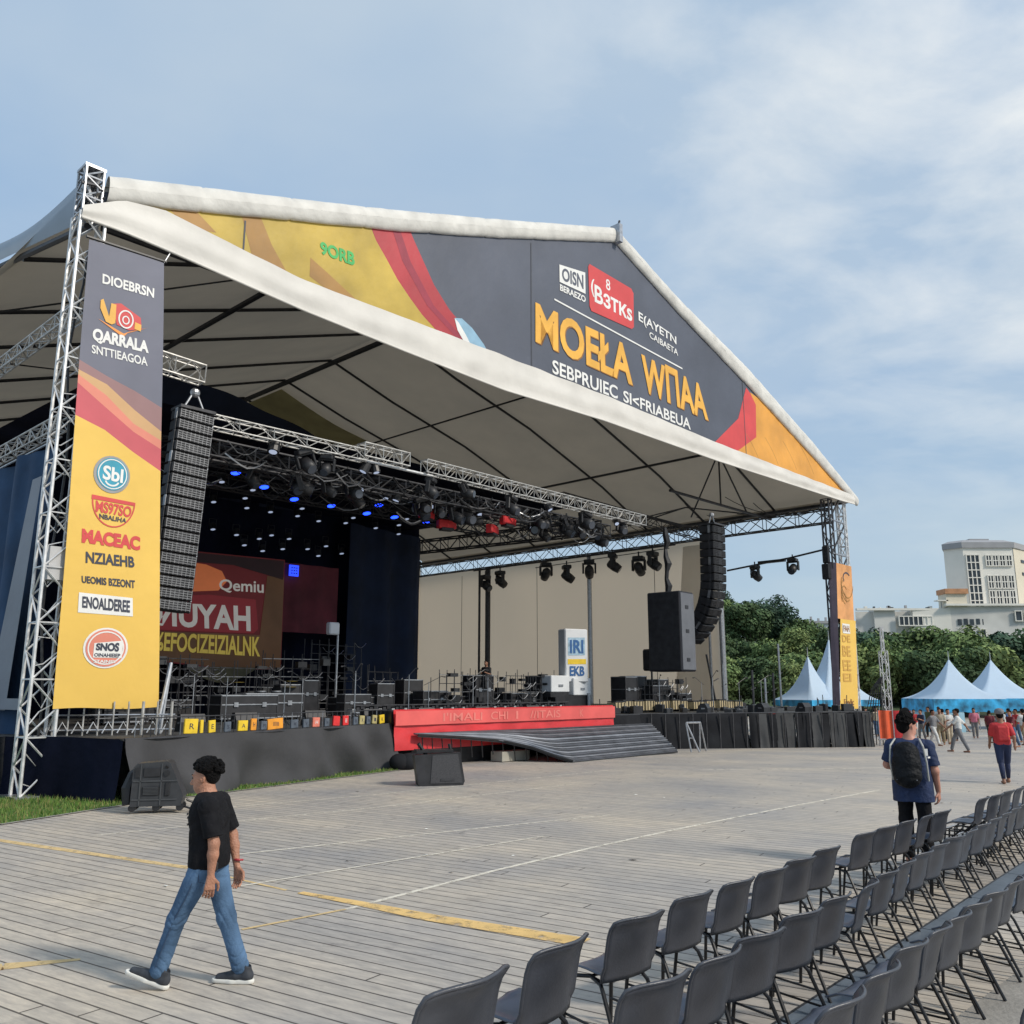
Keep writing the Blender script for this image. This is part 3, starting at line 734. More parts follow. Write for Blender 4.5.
mb = MB(); text(mb, 'MACEAC', b_red2, t1, (.37, 5.55), (1.73, 5.52), (.35, 5.88), (1.71, 5.86), .055)
text(mb, 'NZIAEHB', b_ink, t1, (.50, 5.10), (1.63, 5.10), (.48, 5.36), (1.60, 5.36), .03); mb.build_each('middle_lettering', vb, 1)
mb = MB(); text(mb, 'UEOMIS BZEONT', b_ink, t1, (.46, 4.64), (1.68, 4.61), (.44, 4.80), (1.66, 4.80), .03); mb.build('small_lettering', vb)
mb = MB(); poly2(mb, t1, [(.42, 4.42), (1.64, 4.38), (1.68, 3.95), (.44, 3.97)], b_white)
text(mb, 'ENOALDEREE', b_ink, t2, (.52, 4.08), (1.6, 4.03), (.5, 4.34), (1.58, 4.32), .03); mb.build('white_label', vb)
mb = MB(); disc(mb, t1, (1.13, 3.2), .50, .46, b_white); disc(mb, t2, (1.13, 3.2), .45, .42, v_pink); ring(mb, t3, (1.13, 3.2), .38, .35, .03, b_white)
poly2(mb, t3, [(.86, 3.3), (1.5, 3.38), (1.5, 2.98), (.86, 2.98)], b_white)
t4 = vq(.032); text(mb, 'SNOS', b_ink, t4, (.9, 3.14), (1.42, 3.12), (.9, 3.3), (1.42, 3.33), .05); text(mb, 'OINAHIEIEP', b_ink, t4, (.88, 3.0), (1.46, 2.99), (.88, 3.08), (1.46, 3.08), .03)
text(mb, 'STAINEY', b_white, t4, (.88, 2.86), (1.4, 2.86), (.88, 2.93), (1.4, 2.93), .03)
mb.build('round_orange_logo', vb)

# right vertical banner (boxed round the right tower)
rbn = thing('vertical_banner', T(42.3, -.2, 1.2), 'orange and yellow boxed banner wrapped round the far right tower', 'banner')
mb = MB(); rf = pl(-.22)
mb.grid(lambda u, v: rf((41.06+2.42*u)*(1-v)+(41.94+2.1*u)*v, 1.2+v*5.0), 6, 10, v_yell)
mb.grid(lambda u, v: rf(41.06+.88*(.61+.39*v)+u*(2.42-.32*(.61+.39*v)), 6.2+v*3.2), 6, 6, mat('banner burnt orange', (.70, .33, .12), .6, 0, .3, .8))
mb.build('front_cloth', rbn)
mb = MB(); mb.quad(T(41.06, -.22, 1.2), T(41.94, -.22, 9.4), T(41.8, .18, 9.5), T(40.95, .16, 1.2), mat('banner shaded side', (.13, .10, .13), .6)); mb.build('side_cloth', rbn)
mb = MB(); rt = pl(-.24)
text(mb, 'IREUK', b_goldd, rt, (42.3, 2.9), (42.45, 5.2), (41.75, 2.9), (41.9, 5.2), (.02)) if False else None
for i, (z0, z1, t_) in enumerate(((4.9, 5.3, 'DE'), (4.1, 4.7, 'BE'), (3.3, 3.9, 'EE'), (2.7, 3.15, 'EI'))):
    text(mb, t_, mat('banner ochre ink', (.60, .34, .07), .6), rt, (41.95+.08*i*-1, z0), (43.05-.08*i, z0), (41.95-.08*i, z1), (43.05-.08*i, z1), .02)
poly2(mb, rt, [(42.1, 5.4), (43.1, 5.4), (43.1, 5.95), (42.1, 5.95)], b_white); text(mb, 'FAH', b_goldd, pl(-.25), (42.2, 5.5), (43.0, 5.5), (42.2, 5.85), (43.0, 5.85), .03)
text(mb, 'Fandic', b_goldd, rt, (41.6, 1.4), (42.9, 1.4), (41.6, 1.75), (42.9, 1.75), .02)
mb.build_each('lettering', rbn); mb = MB()
for q in range(5): ring(mb, rt, (42.6+q*.15, 7.2+q*.3), .3+q*.12, .5+q*.1, .06, b_brown, 14, q*.13, q*.13+.45)
ring(mb, rt, (43.2, 8.6), .45, .3, .08, b_ink, 14, .1, .6)
mb.build('scribble_print', rbn)


# ------------------------------------------------------------------ STAGE
ZD = 1.25
stage = thing('stage_platform', T(10, 0, 0), 'long black concert stage platform under the tent', 'stage')
mb = MB()
edge = [(-7, .9), (-.35, .85), (-.18, .2), (.3, -.3), (.85, -2.4), (9.77, .03), (23.9, 1.0), (34.3, -4.5), (36.4, -2.0), (44.4, 4), (44.9, 9), (44.9, 39.5), (-.4, 39.5), (-.4, 9), (-7, 9)]
mb.poly([T(s, k, ZD) for s, k in edge], mat('stage deck', (.05, .048, .045), .7, 0, .3, 1.5))
mb.build('deck', stage)
def skirt(p0, p1, z0, z1, m, name, amp=.07, fr=1.6, ph=0, parent=None, nseg=None):
    a = T(*p0); b = T(*p1); d = b-a; Ln = d.length; d.normalize(); n_ = Vector((d.y, -d.x, 0))
    mb = MB(); nu = nseg or max(8, int(Ln*8))
    def f(u, v):
        x = u*Ln; w_ = (1-v)
        off = amp*(.4*math.sin(x*fr*2+ph+1.5*mnoise.noise(Vector((x*.5, ph, 2))))+1.1*mnoise.noise(Vector((x*fr, v*1.2+x*.3, ph))))*(.25+w_)+.10*w_
        droop = .03*mnoise.noise(Vector((x*.8, 3, ph)))
        p = a.lerp(b, u)+n_*(off+.03)
        return Vector((p.x, p.y, z0+(z1-z0)*v+droop*v))
    mb.grid(f, nu, 8, m)
    o = mb.build(name, parent or stage, smooth=True); return o
skirt((-7, .88), (-.4, .83), 0, ZD, blackfab, 'skirt', .04)
skirt((-.35, .85), (.05, -.1), 0, ZD, darknavy, 'skirt', .02)
skirt((.05, -.1), (.85, -2.4), 0, ZD+.02, darknavy, 'skirt', .05, 2.2)
skirt((.85, -2.42), (9.77, .01), .0, ZD+.03, skirtm, 'skirt', .42, 1.0, 3, nseg=140)
skirt((9.77, .02), (23.9, 1.0), 0, ZD, blackfab, 'skirt', .04)
skirt((23.9, .98), (28.5, -1.46), -.45, ZD, blackfab, 'skirt', .10, 1.2, 5)
gsk = mat('grey black skirt', (.042, .044, .047), .8, 0, .35, 1.2, .5, 1.5)
for i in range(14):
    u0, u1 = i/14, (i+1)/14
    skirt((28.5+5.8*u0, -1.5-3.02*u0), (28.5+5.8*u1+.03, -1.5-3.02*u1), -.45, ZD-.02*(i % 3), (blackfab, gsk, blackfab, gsk, gsk, blackfab)[i % 6], 'skirt', .14, 2.6, i*1.7, nseg=8)
skirt((34.3, -4.52), (36.4, -2.0), -.45, ZD, blackfab, 'skirt', .1)
skirt((36.4, -2.0), (44.4, 4.0), -.45, ZD, blackfab, 'skirt', .1)
# dark stiffener posts showing between the skirt cloths on the right wing
for i in range(18):
    s = 24.2+i*.58; k = .98-(s-23.9)*.528
    mb = MB(); mb.tube(T(s, k-.2, -.4), T(s, k-.2, ZD), .03, alu_d, 5); mb.build('leg', stage)
# deck trim
mb = MB()
for a, b in zip(edge[3:9], edge[4:10]):
    mb.tube(T(a[0], a[1], ZD), T(b[0], b[1], ZD), .035, alu_d, 6)
mb.build('edge_trim', stage)

# red vinyl fascia
rd = thing('red_fascia', T(15, -.2, .5), 'bright red vinyl banner draped along the stage front behind the ramp', 'banner')
mb = MB()
def f(u, v):
    s = 9.72+u*10.7; z = .50+v*1.18-.0*u
    return T(s, -.22-.10*(1-v)-.05*mnoise.noise(Vector((s*1.2, v*3, 4))), z)
mb.grid(f, 90, 8, redcloth)
mb.build('cloth', rd, smooth=True)
mb = MB(); mb.grid(lambda u, v: T(9.72+u*10.7, -.335-.05*math.sin(u*40)*.1, 1.22+v*.42), 60, 2, redcloth2)
mb.build('upper_strip', rd, smooth=True)
mb = MB(); rp_ = lambda s, z: T(s, -.346, z); rl = mat('faded print', (.74, .20, .17), .6)
for t_, s0, s1 in (('I\'IMALI', 11.6, 13.3), ('CHI', 13.7, 14.5), ('I', 14.9, 15.0), ('//ITAIS', 15.6, 17.2), ('K', 18.3, 18.5)):
    text(mb, t_, rl, rp_, (s0, 1.30), (s1, 1.30), (s0, 1.56), (s1, 1.56), .01)
mb.build_each('lettering', rd)
mb = MB(); mb.box(T(15.2, .4, 1.45), (11, 1.1, .38), blackm, ROT); tag(mb.build('step_riser'), 'low black step unit behind the red vinyl fascia', 'riser')

# ribbed ramp
rmp = thing('ramp', T(17, -1.2, 0), 'wide ribbed grey metal ramp leading down from the red fascia', 'ramp')
FR = [(0, 10.4, -.55, .93), (.14, 12.1, -.7, .80), (.25, 13.5, -1.0, .66), (.33, 14.3, -1.6, .44), (.39, 14.65, -2.2, .20), (.45, 15.0, -2.72, .03), (1, 21.4, -2.45, .03)]
def fr(u):
    for a, b in zip(FR, FR[1:]):
        if u <= b[0]:
            t = (u-a[0])/(b[0]-a[0]); return [a[i]+(b[i]-a[i])*t for i in (1, 2, 3)]
    return FR[-1][1:]
def ramp_pt(u, v):
    s, k, z = fr(u); bs, bk, bz = 10.4+u*12.3, -.36, .95
    zz = z+(bz-z)*v
    return (s+(bs-s)*v, k+(bk-k)*v, zz)
mb = MB(); NV = 44
mb.grid(lambda u, v: T(*ramp_pt(u, v)), 60, NV, rampm)
mb.grid(lambda u, v: (lambda q: T(q[0], q[1], q[2]-.05*v))(ramp_pt(u, 0)), 60, 1, blackm)
mb.grid(lambda u, v: (lambda q: T(q[0], q[1], q[2]-.05*v))(ramp_pt(1, u)), 20, 1, blackm)
mb.build('ramp_deck', rmp)
mb = MB(); rr = random.Random(2)
for i in range(15):
    v = (i+.5)/15; pts = [T(ramp_pt(u/30, v)[0], ramp_pt(u/30, v)[1], ramp_pt(u/30, v)[2]+.022) for u in range(0, 31)]
    mb.path(pts, .02 if i % 3 else .032, rampl if i % 2 else rampm, 4)
mb.build('ribs', rmp)
mb = MB()
for i in range(14):
    u = .02+i*.03; s, k, z = fr(u); mb.tube(T(s, k+.1, z-.05), T(s+.1, k+.15, max(.02, z-.35-.3*rr.random())), .02, blackm, 5)
mb.path([T(*fr(u/40)[:2], fr(u/40)[2]+.02) for u in range(0, 19)], .035, blackm, 6)
mb.build('frame', rmp)
mb = MB(); mb.box(T(12.9, .2, .28), (4.6, .5, .55), blackm, ROT); mb.build('underside', rmp)
mb = MB(); mb.box(T(14.2, -.75, .17), (1.3, .5, .3), mat('dusty board', (.36, .34, .29), .8), ROT); mb.build('plinth_board', rmp)

# folding silver trestle by the ramp's lower right corner
tt = thing('folding_trestle', T(20.5, -3.2, 0), 'silver folding trestle standing at the lower right corner of the ramp', 'trestle')
mb = MB()
P0 = T(21.9, -2.9)
mb.build('hinge', tt) if False else None
q = Vector((1, 0, 0)); base = Vector((P0.x, P0.y, 0))
mb = MB(); mb.tube(base+Vector((-.18, -.1, 0)), base+Vector((-.32, 0, 1.05)), .03, steel); mb.tube(base+Vector((.12, -.1, 0)), base+Vector((-.30, 0, 1.05)), .03, steel); mb.build('leg', tt)
mb = MB(); mb.tube(base+Vector((.5, .5, 0)), base+Vector((.28, .3, 1.05)), .03, steel); mb.tube(base+Vector((.25, .4, 0)), base+Vector((.25, .3, 1.05)), .03, steel); mb.build('leg', tt)
mb = MB(); mb.tube(base+Vector((-.32, 0, 1.05)), base+Vector((.28, .3, 1.05)), .035, steel); mb.tube(base+Vector((-.25, -.05, .5)), base+Vector((-.05, -.05, .5)), .02, steel); mb.build('crossbar', tt)

# ------------------------------------------------------------------ big hung items
def line_array(s, k, ztop, n, w_, h, dpt, curve, label, name='line_array', grille=None, lean=.0):
    t = thing(name, T(s, k, ztop-n*h), label, 'loudspeaker array')
    z = ztop; kk = k; tilt = 0; ss = s
    grille = grille or grillm
    for i in range(n):
        tilt = curve(i/(n-1))
        M = Matrix.Rotation(ROT, 3, 'Z')@Matrix.Rotation(lean, 3, 'Y')@Matrix.Rotation(tilt, 3, 'X')
        dn = M@Vector((0, 0, -1)); c = Vector(T(ss, kk, z))+dn*h/2
        mb = MB()
        mb.box(c, (w_, dpt, h*.90), casem, M=M, bev=.02)
        f0 = c+M@Vector((0, -dpt/2-.006, 0))
        mb.box(f0, (w_*.30, .012, h*.78), casem, M=M)
        mb.build('speaker_cabinet', t)
        g_ = MB()
        for q in range(4): g_.box(f0+M@Vector((0, -.008, (q-1.5)*h*.2)), (w_*.94, .014, h*.055), grille, M=M)
        for q in range(9): g_.box(f0+M@Vector(((q-4)*w_*.115, -.006, 0)), (w_*.018, .012, h*.8), grille, M=M)
        for q in (-1, 1): g_.box(c+M@Vector((q*(w_/2+.015), -dpt*.2, 0)), (.03, .12, h*.96), steel if i % 4 == 0 else alu_d, M=M)
        g_.build('grille', t)
        nb = Vector(T(ss, kk, z))+dn*h
        z = nb.z; rel = nb-T(ss, kk, 0); kk += rel.dot(N); ss += rel.dot(D)
    mb = MB(); mb.box(T(s, k, ztop+.06), (w_, dpt*1.2, .08), alu_d, ROT); mb.tube(T(s-.3, k, ztop+.1), T(s, k, ztop+.7), .03, steel); mb.tube(T(s+.3, k, ztop+.1), T(s, k, ztop+.7), .03, steel); mb.sphere(T(s, k, ztop+.6), .14, steel); mb.build('fly_frame', t)
    return t
grl = mat('left array grille', (.22, .22, .225), .45, .4, .35, 14)
line_array(3.62, 1.3, 9.75, 18, 1.02, .305, .5, lambda t: 0, 'tall straight black line array speaker hanging right beside the left banner', grille=grl, lean=.055)
line_array(31.3, 1.5, 10.3, 15, 1.15, .40, .8, lambda t: .02+1.7*max(0, t-.42)**1.15, 'curved black line array speaker hanging near the right end of the stage', grille=grillm)
sp = thing('hanging_loudspeaker', T(27.6, 1.5, 3.07), 'big dark rectangular loudspeaker hung from the truss over the right of the stage', 'loudspeaker')
Mr = Matrix.Rotation(R(-10), 3, 'Z'); c = Vector(T(27.9, 1.9, 4.9))
mb = MB(); mb.box(c, (1.75, 1.3, 3.65), mat('speaker dark front', (.014, .016, .024), .6), M=Matrix.Rotation(R(-40), 3, 'Z'), bev=.05); mb.build('cabinet', sp)
Mg = Matrix.Rotation(R(-40), 3, 'Z')
mb = MB()
mb.build('x', sp) if False else None
for (ax, off) in (((0, -1), .0),):
    pass
# grey face towards the audience on the right side of the box
n_ = Mg@Vector((0, -1, 0)); 
mb = MB(); mb.box(c+Mg@Vector((0, -.66, 0)), (1.62, .03, 3.5), casem, M=Mg); mb.build('grille_frame', sp)
n2v = Mg@Vector((1, 0, 0))
mb = MB(); mb.box(c+Mg@Vector((.885, 0, 0)), (.03, 1.2, 3.5), boxgrey, M=Mg, bev=.01)
for zz in (1.1, 0, -1.3): mb.box(c+Mg@Vector((.91, -.1, zz)), (.02, .28, .16), casem, M=Mg)
mb.build('side_panel', sp)
mb = MB(); mb.path([c+Vector((-.1, 0, 1.8))]+[c+Vector((-.1+.06*math.sin(i*2), .04*math.cos(i), 1.8+i*.35)) for i in range(1, 10)], [.13+.05*math.sin(i*1.9) for i in range(10)], blackm, 7); mb.build('chain_motor', sp)

# ------------------------------------------------------------------ stage house: trusses, roof sheet, drapes
fx = thing('lighting_truss', T(14.5, 1.5, 9.6), 'long pale aluminium lighting truss hung across the front of the stage', 'truss')
alut = mat('weathered aluminium', (.45, .44, .42), .45, .4, .3, 6)
mb = MB(); mb.truss(T(3.9, 1.5, 9.70), T(9.6, 1.5, 9.74), .35, .36, .6, alut, .027, .015)
mb.truss(T(9.5, 1.5, 9.93), T(11.4, 1.5, 9.93), .4, .45, .35, alut, .03, .018); mb.truss(T(12.2, 1.5, 9.88), T(25.3, 1.5, 9.76), .35, .45, .42, alut, .027, .018)
mb.tube(T(9.5, 1.5, 9.6), T(12.6, 1.5, 9.6), .05, alu); mb.build('lattice', fx)
for (a, b, z, lab) in ((2.0, 3.75, 10.95, 'short silver truss end poking out above the hung array'),):
    mb = MB(); mb.truss(T(a, 1.2, z), T(b, 1.2, z-.08), .35, .5, .4, alut, .03, .018); tag(mb.build('short_truss'), lab, 'truss')
mb = MB(); mb.truss(T(0, .5, 11.3), T(0, 13, 11.25), .25, .34, .45, alut, .026, .016); tag(mb.build('side_truss'), 'upper silver truss running back from the left tower', 'truss')
mb = MB(); mb.truss(T(0, .5, 8.5), T(0, 13, 8.5), .25, .34, .45, alut, .026, .016); mb.tube(T(0, .5, 8.15), T(0, 13, 8.1), .03, steel); tag(mb.build('side_truss'), 'lower silver truss carrying the navy curtain beside the left tower', 'truss')
for i, (k, z, s0, s1) in enumerate(((3.0, 9.35, 4, 24.5), (4.6, 9.6, 4, 24), (9.0, 9.95, 4, 23.2))):
    mb = MB(); mb.truss(T(s0, k, z), T(s1, k, z), .5, .5, .6, alu_d, .04, .025)
    tag(mb.build('rigging_truss'), '%s dark rigging truss back from the front, slung under the black stage roof' % ORD[i], 'truss')
mb = MB(); mb.truss(T(22.6, 2, 9.2), T(22.6, 14, 9.6), .5, .6, .7, alu_d, .04, .025); tag(mb.build('rigging_truss'), 'dark truss running back along the right end of the black stage roof', 'truss')
rs = MB()
def f(u, v):
    return T(1+v*21.3, 2.2+u*12, 10.15+.35*u+.12*math.sin(v*25)*math.sin(u*9))
rs.grid(f, 14, 40, darknavy); tag(rs.build('stage_canopy', smooth=True), 'black cloth canopy stretched over the inner stage', 'canopy')
def curtain(pts, z0, z1, m, name, label, amp=.12, fr=3.2, cat='curtain'):
    mb = MB()
    for (a, b) in zip(pts, pts[1:]):
        A = T(*a); B = T(*b); d = B-A; Ln = d.length; d.normalize(); n_ = Vector((d.y, -d.x, 0))
        z1a = z1 if not isinstance(z1, tuple) else None
        def f(u, v):
            zt = z1 if z1a is not None else z1[0]+(z1[1]-z1[0])*u
            x = u*Ln
            return A.lerp(B, u)+n_*amp*(math.sin(x*fr+1.3*mnoise.noise(Vector((x*.6, v*.5, 3))))+.6*mnoise.noise(Vector((x*2.1, v, 1))))+Vector((0, 0, z0+(zt-z0)*v))
        mb.grid(f, int(Ln*10), 10, m)
    return tag(mb.build(name, smooth=True), label, cat)
curtain([(.5, 14), (22.6, 14)], ZD, 10.6, darknavy, 'back_curtain', 'black pleated backdrop curtain closing the rear of the stage')
curtain([(17.2, 12.6), (22.4, 13.4)], ZD+.02, 10.0, mat('blue black drape', (.005, .012, .035), .9, 0, .4, .8, .4, 1.5), 'wing_curtain', 'dark blue pleated wing curtain right of the backdrop screens')
curtain([(0, .9), (0, 14)], .9, 8.1, navyfab, 'side_curtain', 'navy blue curtain hanging behind the left lattice tower', .16, 2.4)
mb = MB(); mb.grid(lambda u, v: (T(-.25, .75, 7.2).lerp(T(-.25, 1.35, 7.2), u))*v+(T(-.25, 1.5, 1.8).lerp(T(-.25, 2.9, 1.8), u))*(1-v), 4, 8, greytarp); mb.grid(lambda u, v: T(-.27, .5+2.8*u, 1.82+.25*v), 6, 1, greytarp); tag(mb.build('tarpaulin_flap', smooth=True), 'pale grey tarpaulin flap slanting across the navy curtain', 'tarpaulin')
mb = MB(); mb.grid(lambda u, v: T(5+u*11.5, 13.9+.3*math.sin(u*20)*.4, 10.4+v*(5.1-1.4*u+.5*math.sin(u*3.1))), 30, 8, mat('dark blue upper drape', (.008, .014, .035), .9, 0, .4, .5, .4, 1)); tag(mb.build('upper_drape', smooth=True), 'dark blue drape rising above the stage canopy into the tent roof', 'drape')

# ------------------------------------------------------------------ backdrop screens
sc_ = thing('backdrop_screen', T(10.5, 12, 3.1), 'dark red and brown LED backdrop screen with ИUYAH lettering', 'banner')
def bpl(off): return lambda s, z: T(s, 12-off, z)
mb = MB(); B0, B1, B2, B3 = bpl(0), bpl(.02), bpl(.04), bpl(.06)
bd_r = mat('backdrop maroon', (.16, .018, .02), .6, 0, .35, .3, emit=(.16, .012, .012), estr=.15); bd_d = mat('backdrop dark', (.045, .012, .014), .6, 0, .4, .4); bd_b = mat('backdrop brown', (.17, .08, .035), .6, 0, .4, .4, emit=(.2, .09, .03), estr=.08); bd_o = mat('backdrop orange', (.75, .2, .06), .5, 0, .35, .35, emit=(.8, .2, .06), estr=.22)  # LED screen: emission added to its colours makes the face glow
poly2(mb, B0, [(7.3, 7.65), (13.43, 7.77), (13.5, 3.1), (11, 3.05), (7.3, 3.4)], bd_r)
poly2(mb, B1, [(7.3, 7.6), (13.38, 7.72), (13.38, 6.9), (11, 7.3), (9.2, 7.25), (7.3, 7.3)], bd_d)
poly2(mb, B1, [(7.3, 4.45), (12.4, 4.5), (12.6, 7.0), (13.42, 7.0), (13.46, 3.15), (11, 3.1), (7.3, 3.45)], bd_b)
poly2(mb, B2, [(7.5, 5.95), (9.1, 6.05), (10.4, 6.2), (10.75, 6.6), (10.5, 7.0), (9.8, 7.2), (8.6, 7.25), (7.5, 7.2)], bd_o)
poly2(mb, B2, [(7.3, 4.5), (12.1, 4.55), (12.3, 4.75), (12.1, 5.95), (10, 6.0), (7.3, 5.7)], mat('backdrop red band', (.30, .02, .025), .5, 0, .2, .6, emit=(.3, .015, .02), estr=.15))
mb.build('printed_cloth', sc_)  # glowing face of the LED backdrop
wt = mat('backdrop glowing white', (.72, .68, .62), .5, 0, .1, 1, emit=(.8, .72, .62), estr=.16)
yt = mat('backdrop glowing yellow', (.80, .60, .10), .5, 0, .2, 1, emit=(.8, .55, .08), estr=.15)
mb = MB()
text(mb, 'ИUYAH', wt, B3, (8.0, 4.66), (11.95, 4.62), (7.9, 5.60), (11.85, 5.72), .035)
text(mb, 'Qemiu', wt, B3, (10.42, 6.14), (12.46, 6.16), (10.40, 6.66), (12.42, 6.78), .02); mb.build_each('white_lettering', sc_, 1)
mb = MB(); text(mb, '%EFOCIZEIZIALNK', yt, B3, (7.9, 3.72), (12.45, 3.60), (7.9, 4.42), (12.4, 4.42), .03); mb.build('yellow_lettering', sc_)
mb = MB(); mb.grid(lambda u, v: T(9.0+u*3.2, 11.6, 3.15-.62*math.sin(math.pi*u)*v), 12, 3, mat('olive swag', (.10, .09, .05), .8, 0, .2, 1)); tag(mb.build('cloth_swag'), 'dull olive cloth swag hanging below the LED backdrop', 'cloth')
rs2 = thing('red_backdrop_panel', T(15, 12.2, 4.6), 'dark maroon cloth panel right of the LED backdrop with a small blue sign', 'backdrop')
mb = MB(); mb.grid(lambda u, v: T(13.45+u*2.9, 12.2+.06*math.sin(u*17), 4.7+.7*(1-u)*0+v*3.0), 24, 4, mat('maroon cloth', (.13, .018, .028), .8, 0, .4, .8)); mb.build('cloth', rs2, smooth=True)
mb = MB(); mb.box(T(13.9, 12.0, 7.35), (.46, .05, .48), mat('blue led sign', (.02, .04, .5), .4, emit=(.02, .06, 1), estr=1.6), ROT)
for i in range(3):
    for j in range(3): mb.box(T(13.78+i*.12, 11.96, 7.23+j*.12), (.06, .02, .05), mat('sign dark blue', (.01, .01, .1), .4), ROT)
mb.build('blue_sign', rs2)

# ------------------------------------------------------------------ lamps
def par(kind):
    t = thing('par_light', (0, 0, 0), 'small stage par light', 'stage light')
    mb = MB(); mb.tube((0, 0, 0), (0, -.06, -.26), .13, blackm, 10, .15); mb.build('housing', t, local=True)
    mb = MB(); mb.tube((0, -.06, -.262), (0, -.062, -.27), .12 if kind == 'b' else .10, blueemit if kind == 'b' else whiteemit, 10); mb.build('lens', t, local=True)
    mb = MB(); mb.tube((-.16, 0, -.1), (-.16, 0, .2), .015, blackm, 5); mb.tube((.16, 0, -.1), (.16, 0, .2), .015, blackm, 5); mb.tube((-.16, 0, .2), (.16, 0, .2), .015, blackm, 5); mb.build('yoke', t, local=True)
    return t
pb = par('b'); first = True
for s, k in [(7.2, 5.4), (10.9, 7.6), (12.6, 7.6), (14.5, 7.8), (13.81, 6.12), (15.8, 7.6), (9.0, 6.6), (17.4, 7.4)]:
    o = pb if first else copy_tree(pb); first = False
    o.location = T(s, k, 9.75); o.rotation_euler = (0, 0, ROT); o.scale = (1.35,)*3
    o['label'] = 'small round stage lamp glowing blue under the black canopy'; o['group'] = 'blue lamps under the canopy'
pc = par('w'); first = True
WL = [(8.16, 8.1), (9.7, 11.57), (9.64, 8.47), (11.25, 11.68), (12.39, 11.71), (13.68, 11.63), (14.99, 11.95), (16.11, 11.46), (12.78, 6.43), (17.84, 11.48), (17.4, 8.7), (19.62, 11.97), (10.2, 10.0), (12.9, 10.1), (15.6, 10.2), (18.1, 10.1)]
for s, k in WL:
    o = pc if first else copy_tree(pc); first = False
    o.location = T(s, k, 9.95); o.rotation_euler = (0, 0, ROT)
    o['label'] = 'small pale stage lamp under the black canopy'; o['group'] = 'pale lamps under the canopy'
# pale lamps on the back drop bars
for px_s, z in [(10.6, 8.85), (11.7, 8.75), (12.8, 8.72), (13.4, 8.95), (14.3, 8.9), (15.3, 8.55), (16.3, 8.8), (12.1, 8.35), (14.0, 8.4), (15.9, 8.3), (17.2, 8.55), (18.6, 9.0), (18.0, 8.3), (13.0, 8.2)]:
    o = copy_tree(pc); o.location = T(px_s, 13.2, z+.3); o.rotation_euler = (0, 0, ROT)
    o['label'] = 'small pale lamp hanging in front of the black backdrop above the screens'; o['group'] = 'pale lamps above the screens'
def mover():
    t = thing('moving_head_light', (0, 0, 0), 'x', 'stage light')
    mb = MB(); mb.box((0, 0, -.08), (.42, .34, .16), casem, bev=.03); mb.tube((0, 0, 0), (0, 0, .18), .03, alu_d); mb.build('base', t, local=True)
    mb = MB(); mb.box((-.24, 0, -.34), (.07, .16, .42), casem, bev=.02); mb.box((.24, 0, -.34), (.07, .16, .42), casem, bev=.02); mb.box((0, 0, -.17), (.5, .14, .05), casem); mb.build('yoke', t, local=True)
    h = MB(); a = Vector((0, .17, -.32)); b = Vector((0, -.26, -.62))
    h.path([a, a.lerp(b, .15), a.lerp(b, .6), b], [.12, .17, .19, .16], casem, 12); ho = h.build('lamp_head', t, local=True, smooth=True)
    h = MB(); d_ = (b-a).normalized(); h.tube(b, b+d_*.015, .13, mat('dark lens', (.06, .07, .09), .1, 0), 12); h.build('lens', ho, local=True)
    return t
mv = mover(); first = True
mvpos = [(44.2, k, 12.0+.2*((i*7) % 3-1), 1.9, (i*1.3) % 3) for i, k in enumerate((30.6, 28.9, 23.9, 21.8, 19.6, 17.4, 15.1, 13.9))]
for i, (s, k, z, sc2, rz) in enumerate(mvpos):
    o = mv if first else copy_tree(mv); first = False
    o.location = T(s, k, z-.2); o.rotation_euler = (0, 0, ROT+rz); o.scale = (sc2,)*3
    o['label'] = 'black moving head light against the beige side wall, %s from the dark curtain' % ORD[i]; o['group'] = 'moving heads along the side wall'
mb = MB(); mb.tube(T(44.2, 12, 12.1), T(44.2, 32, 12.1), .06, alu_d); mb.tube(T(44.2, 12.5, 11.9), T(44.2, 25, 11.7), .03, blackm); tag(mb.build('hanging_pipe'), 'dark pipe along the beige side wall carrying the moving heads', 'pipe')
# pipe with two lamps in the open bay at the far right
mb = MB(); mb.path([T(44.4, 8.2, 9.95), T(44.4, 6, 10.15), T(44.4, 3.8, 10.35), T(43.8, 1.2, 10.55)], .06, alu_d); mb.box(T(44.4, 5.0, 10.25), (.3, 1.8, .16), blackm, ROT); tag(mb.build('hanging_pipe'), 'thin dark pipe against the sky left of the right tower', 'pipe')
for s, k, z, lab in ((44.4, 6.2, 10.1, 'black lamp hanging against the sky, nearer the curved array'), (44.4, 3.6, 10.3, 'black lamp hanging against the sky, nearer the right tower')):
    o = copy_tree(mv); o.location = T(s, k, z); o.scale = (1.4,)*3; o.rotation_euler = (0, 0, ROT+1.2+k); o['label'] = lab; o['group'] = 'lamps against the sky'
# fixtures under the front trusses
rq = random.Random(11); n_ = 0
for i in range(46):
    k = rq.choice((1.6, 2.4, 3.0, 3.0, 3.8)); s = rq.uniform(6, 24) if k < 4 else rq.uniform(5, 23.5)
    z = {1.6: 9.55, 2.4: 9.4, 3.0: 9.2, 3.8: 9.35}[k]
    src = mv if rq.random() < .6 else pc
    o = copy_tree(src); o.location = T(s, k, z); o.rotation_euler = (rq.uniform(-.5, .5), rq.uniform(-.4, .4), ROT+rq.uniform(-1, 1)); o.scale = (rq.uniform(.9, 1.25),)*3
    o['label'] = 'dark stage lamp in the crowded rigging under the front lighting truss' ; o['group'] = 'lamps crowded under the front truss'
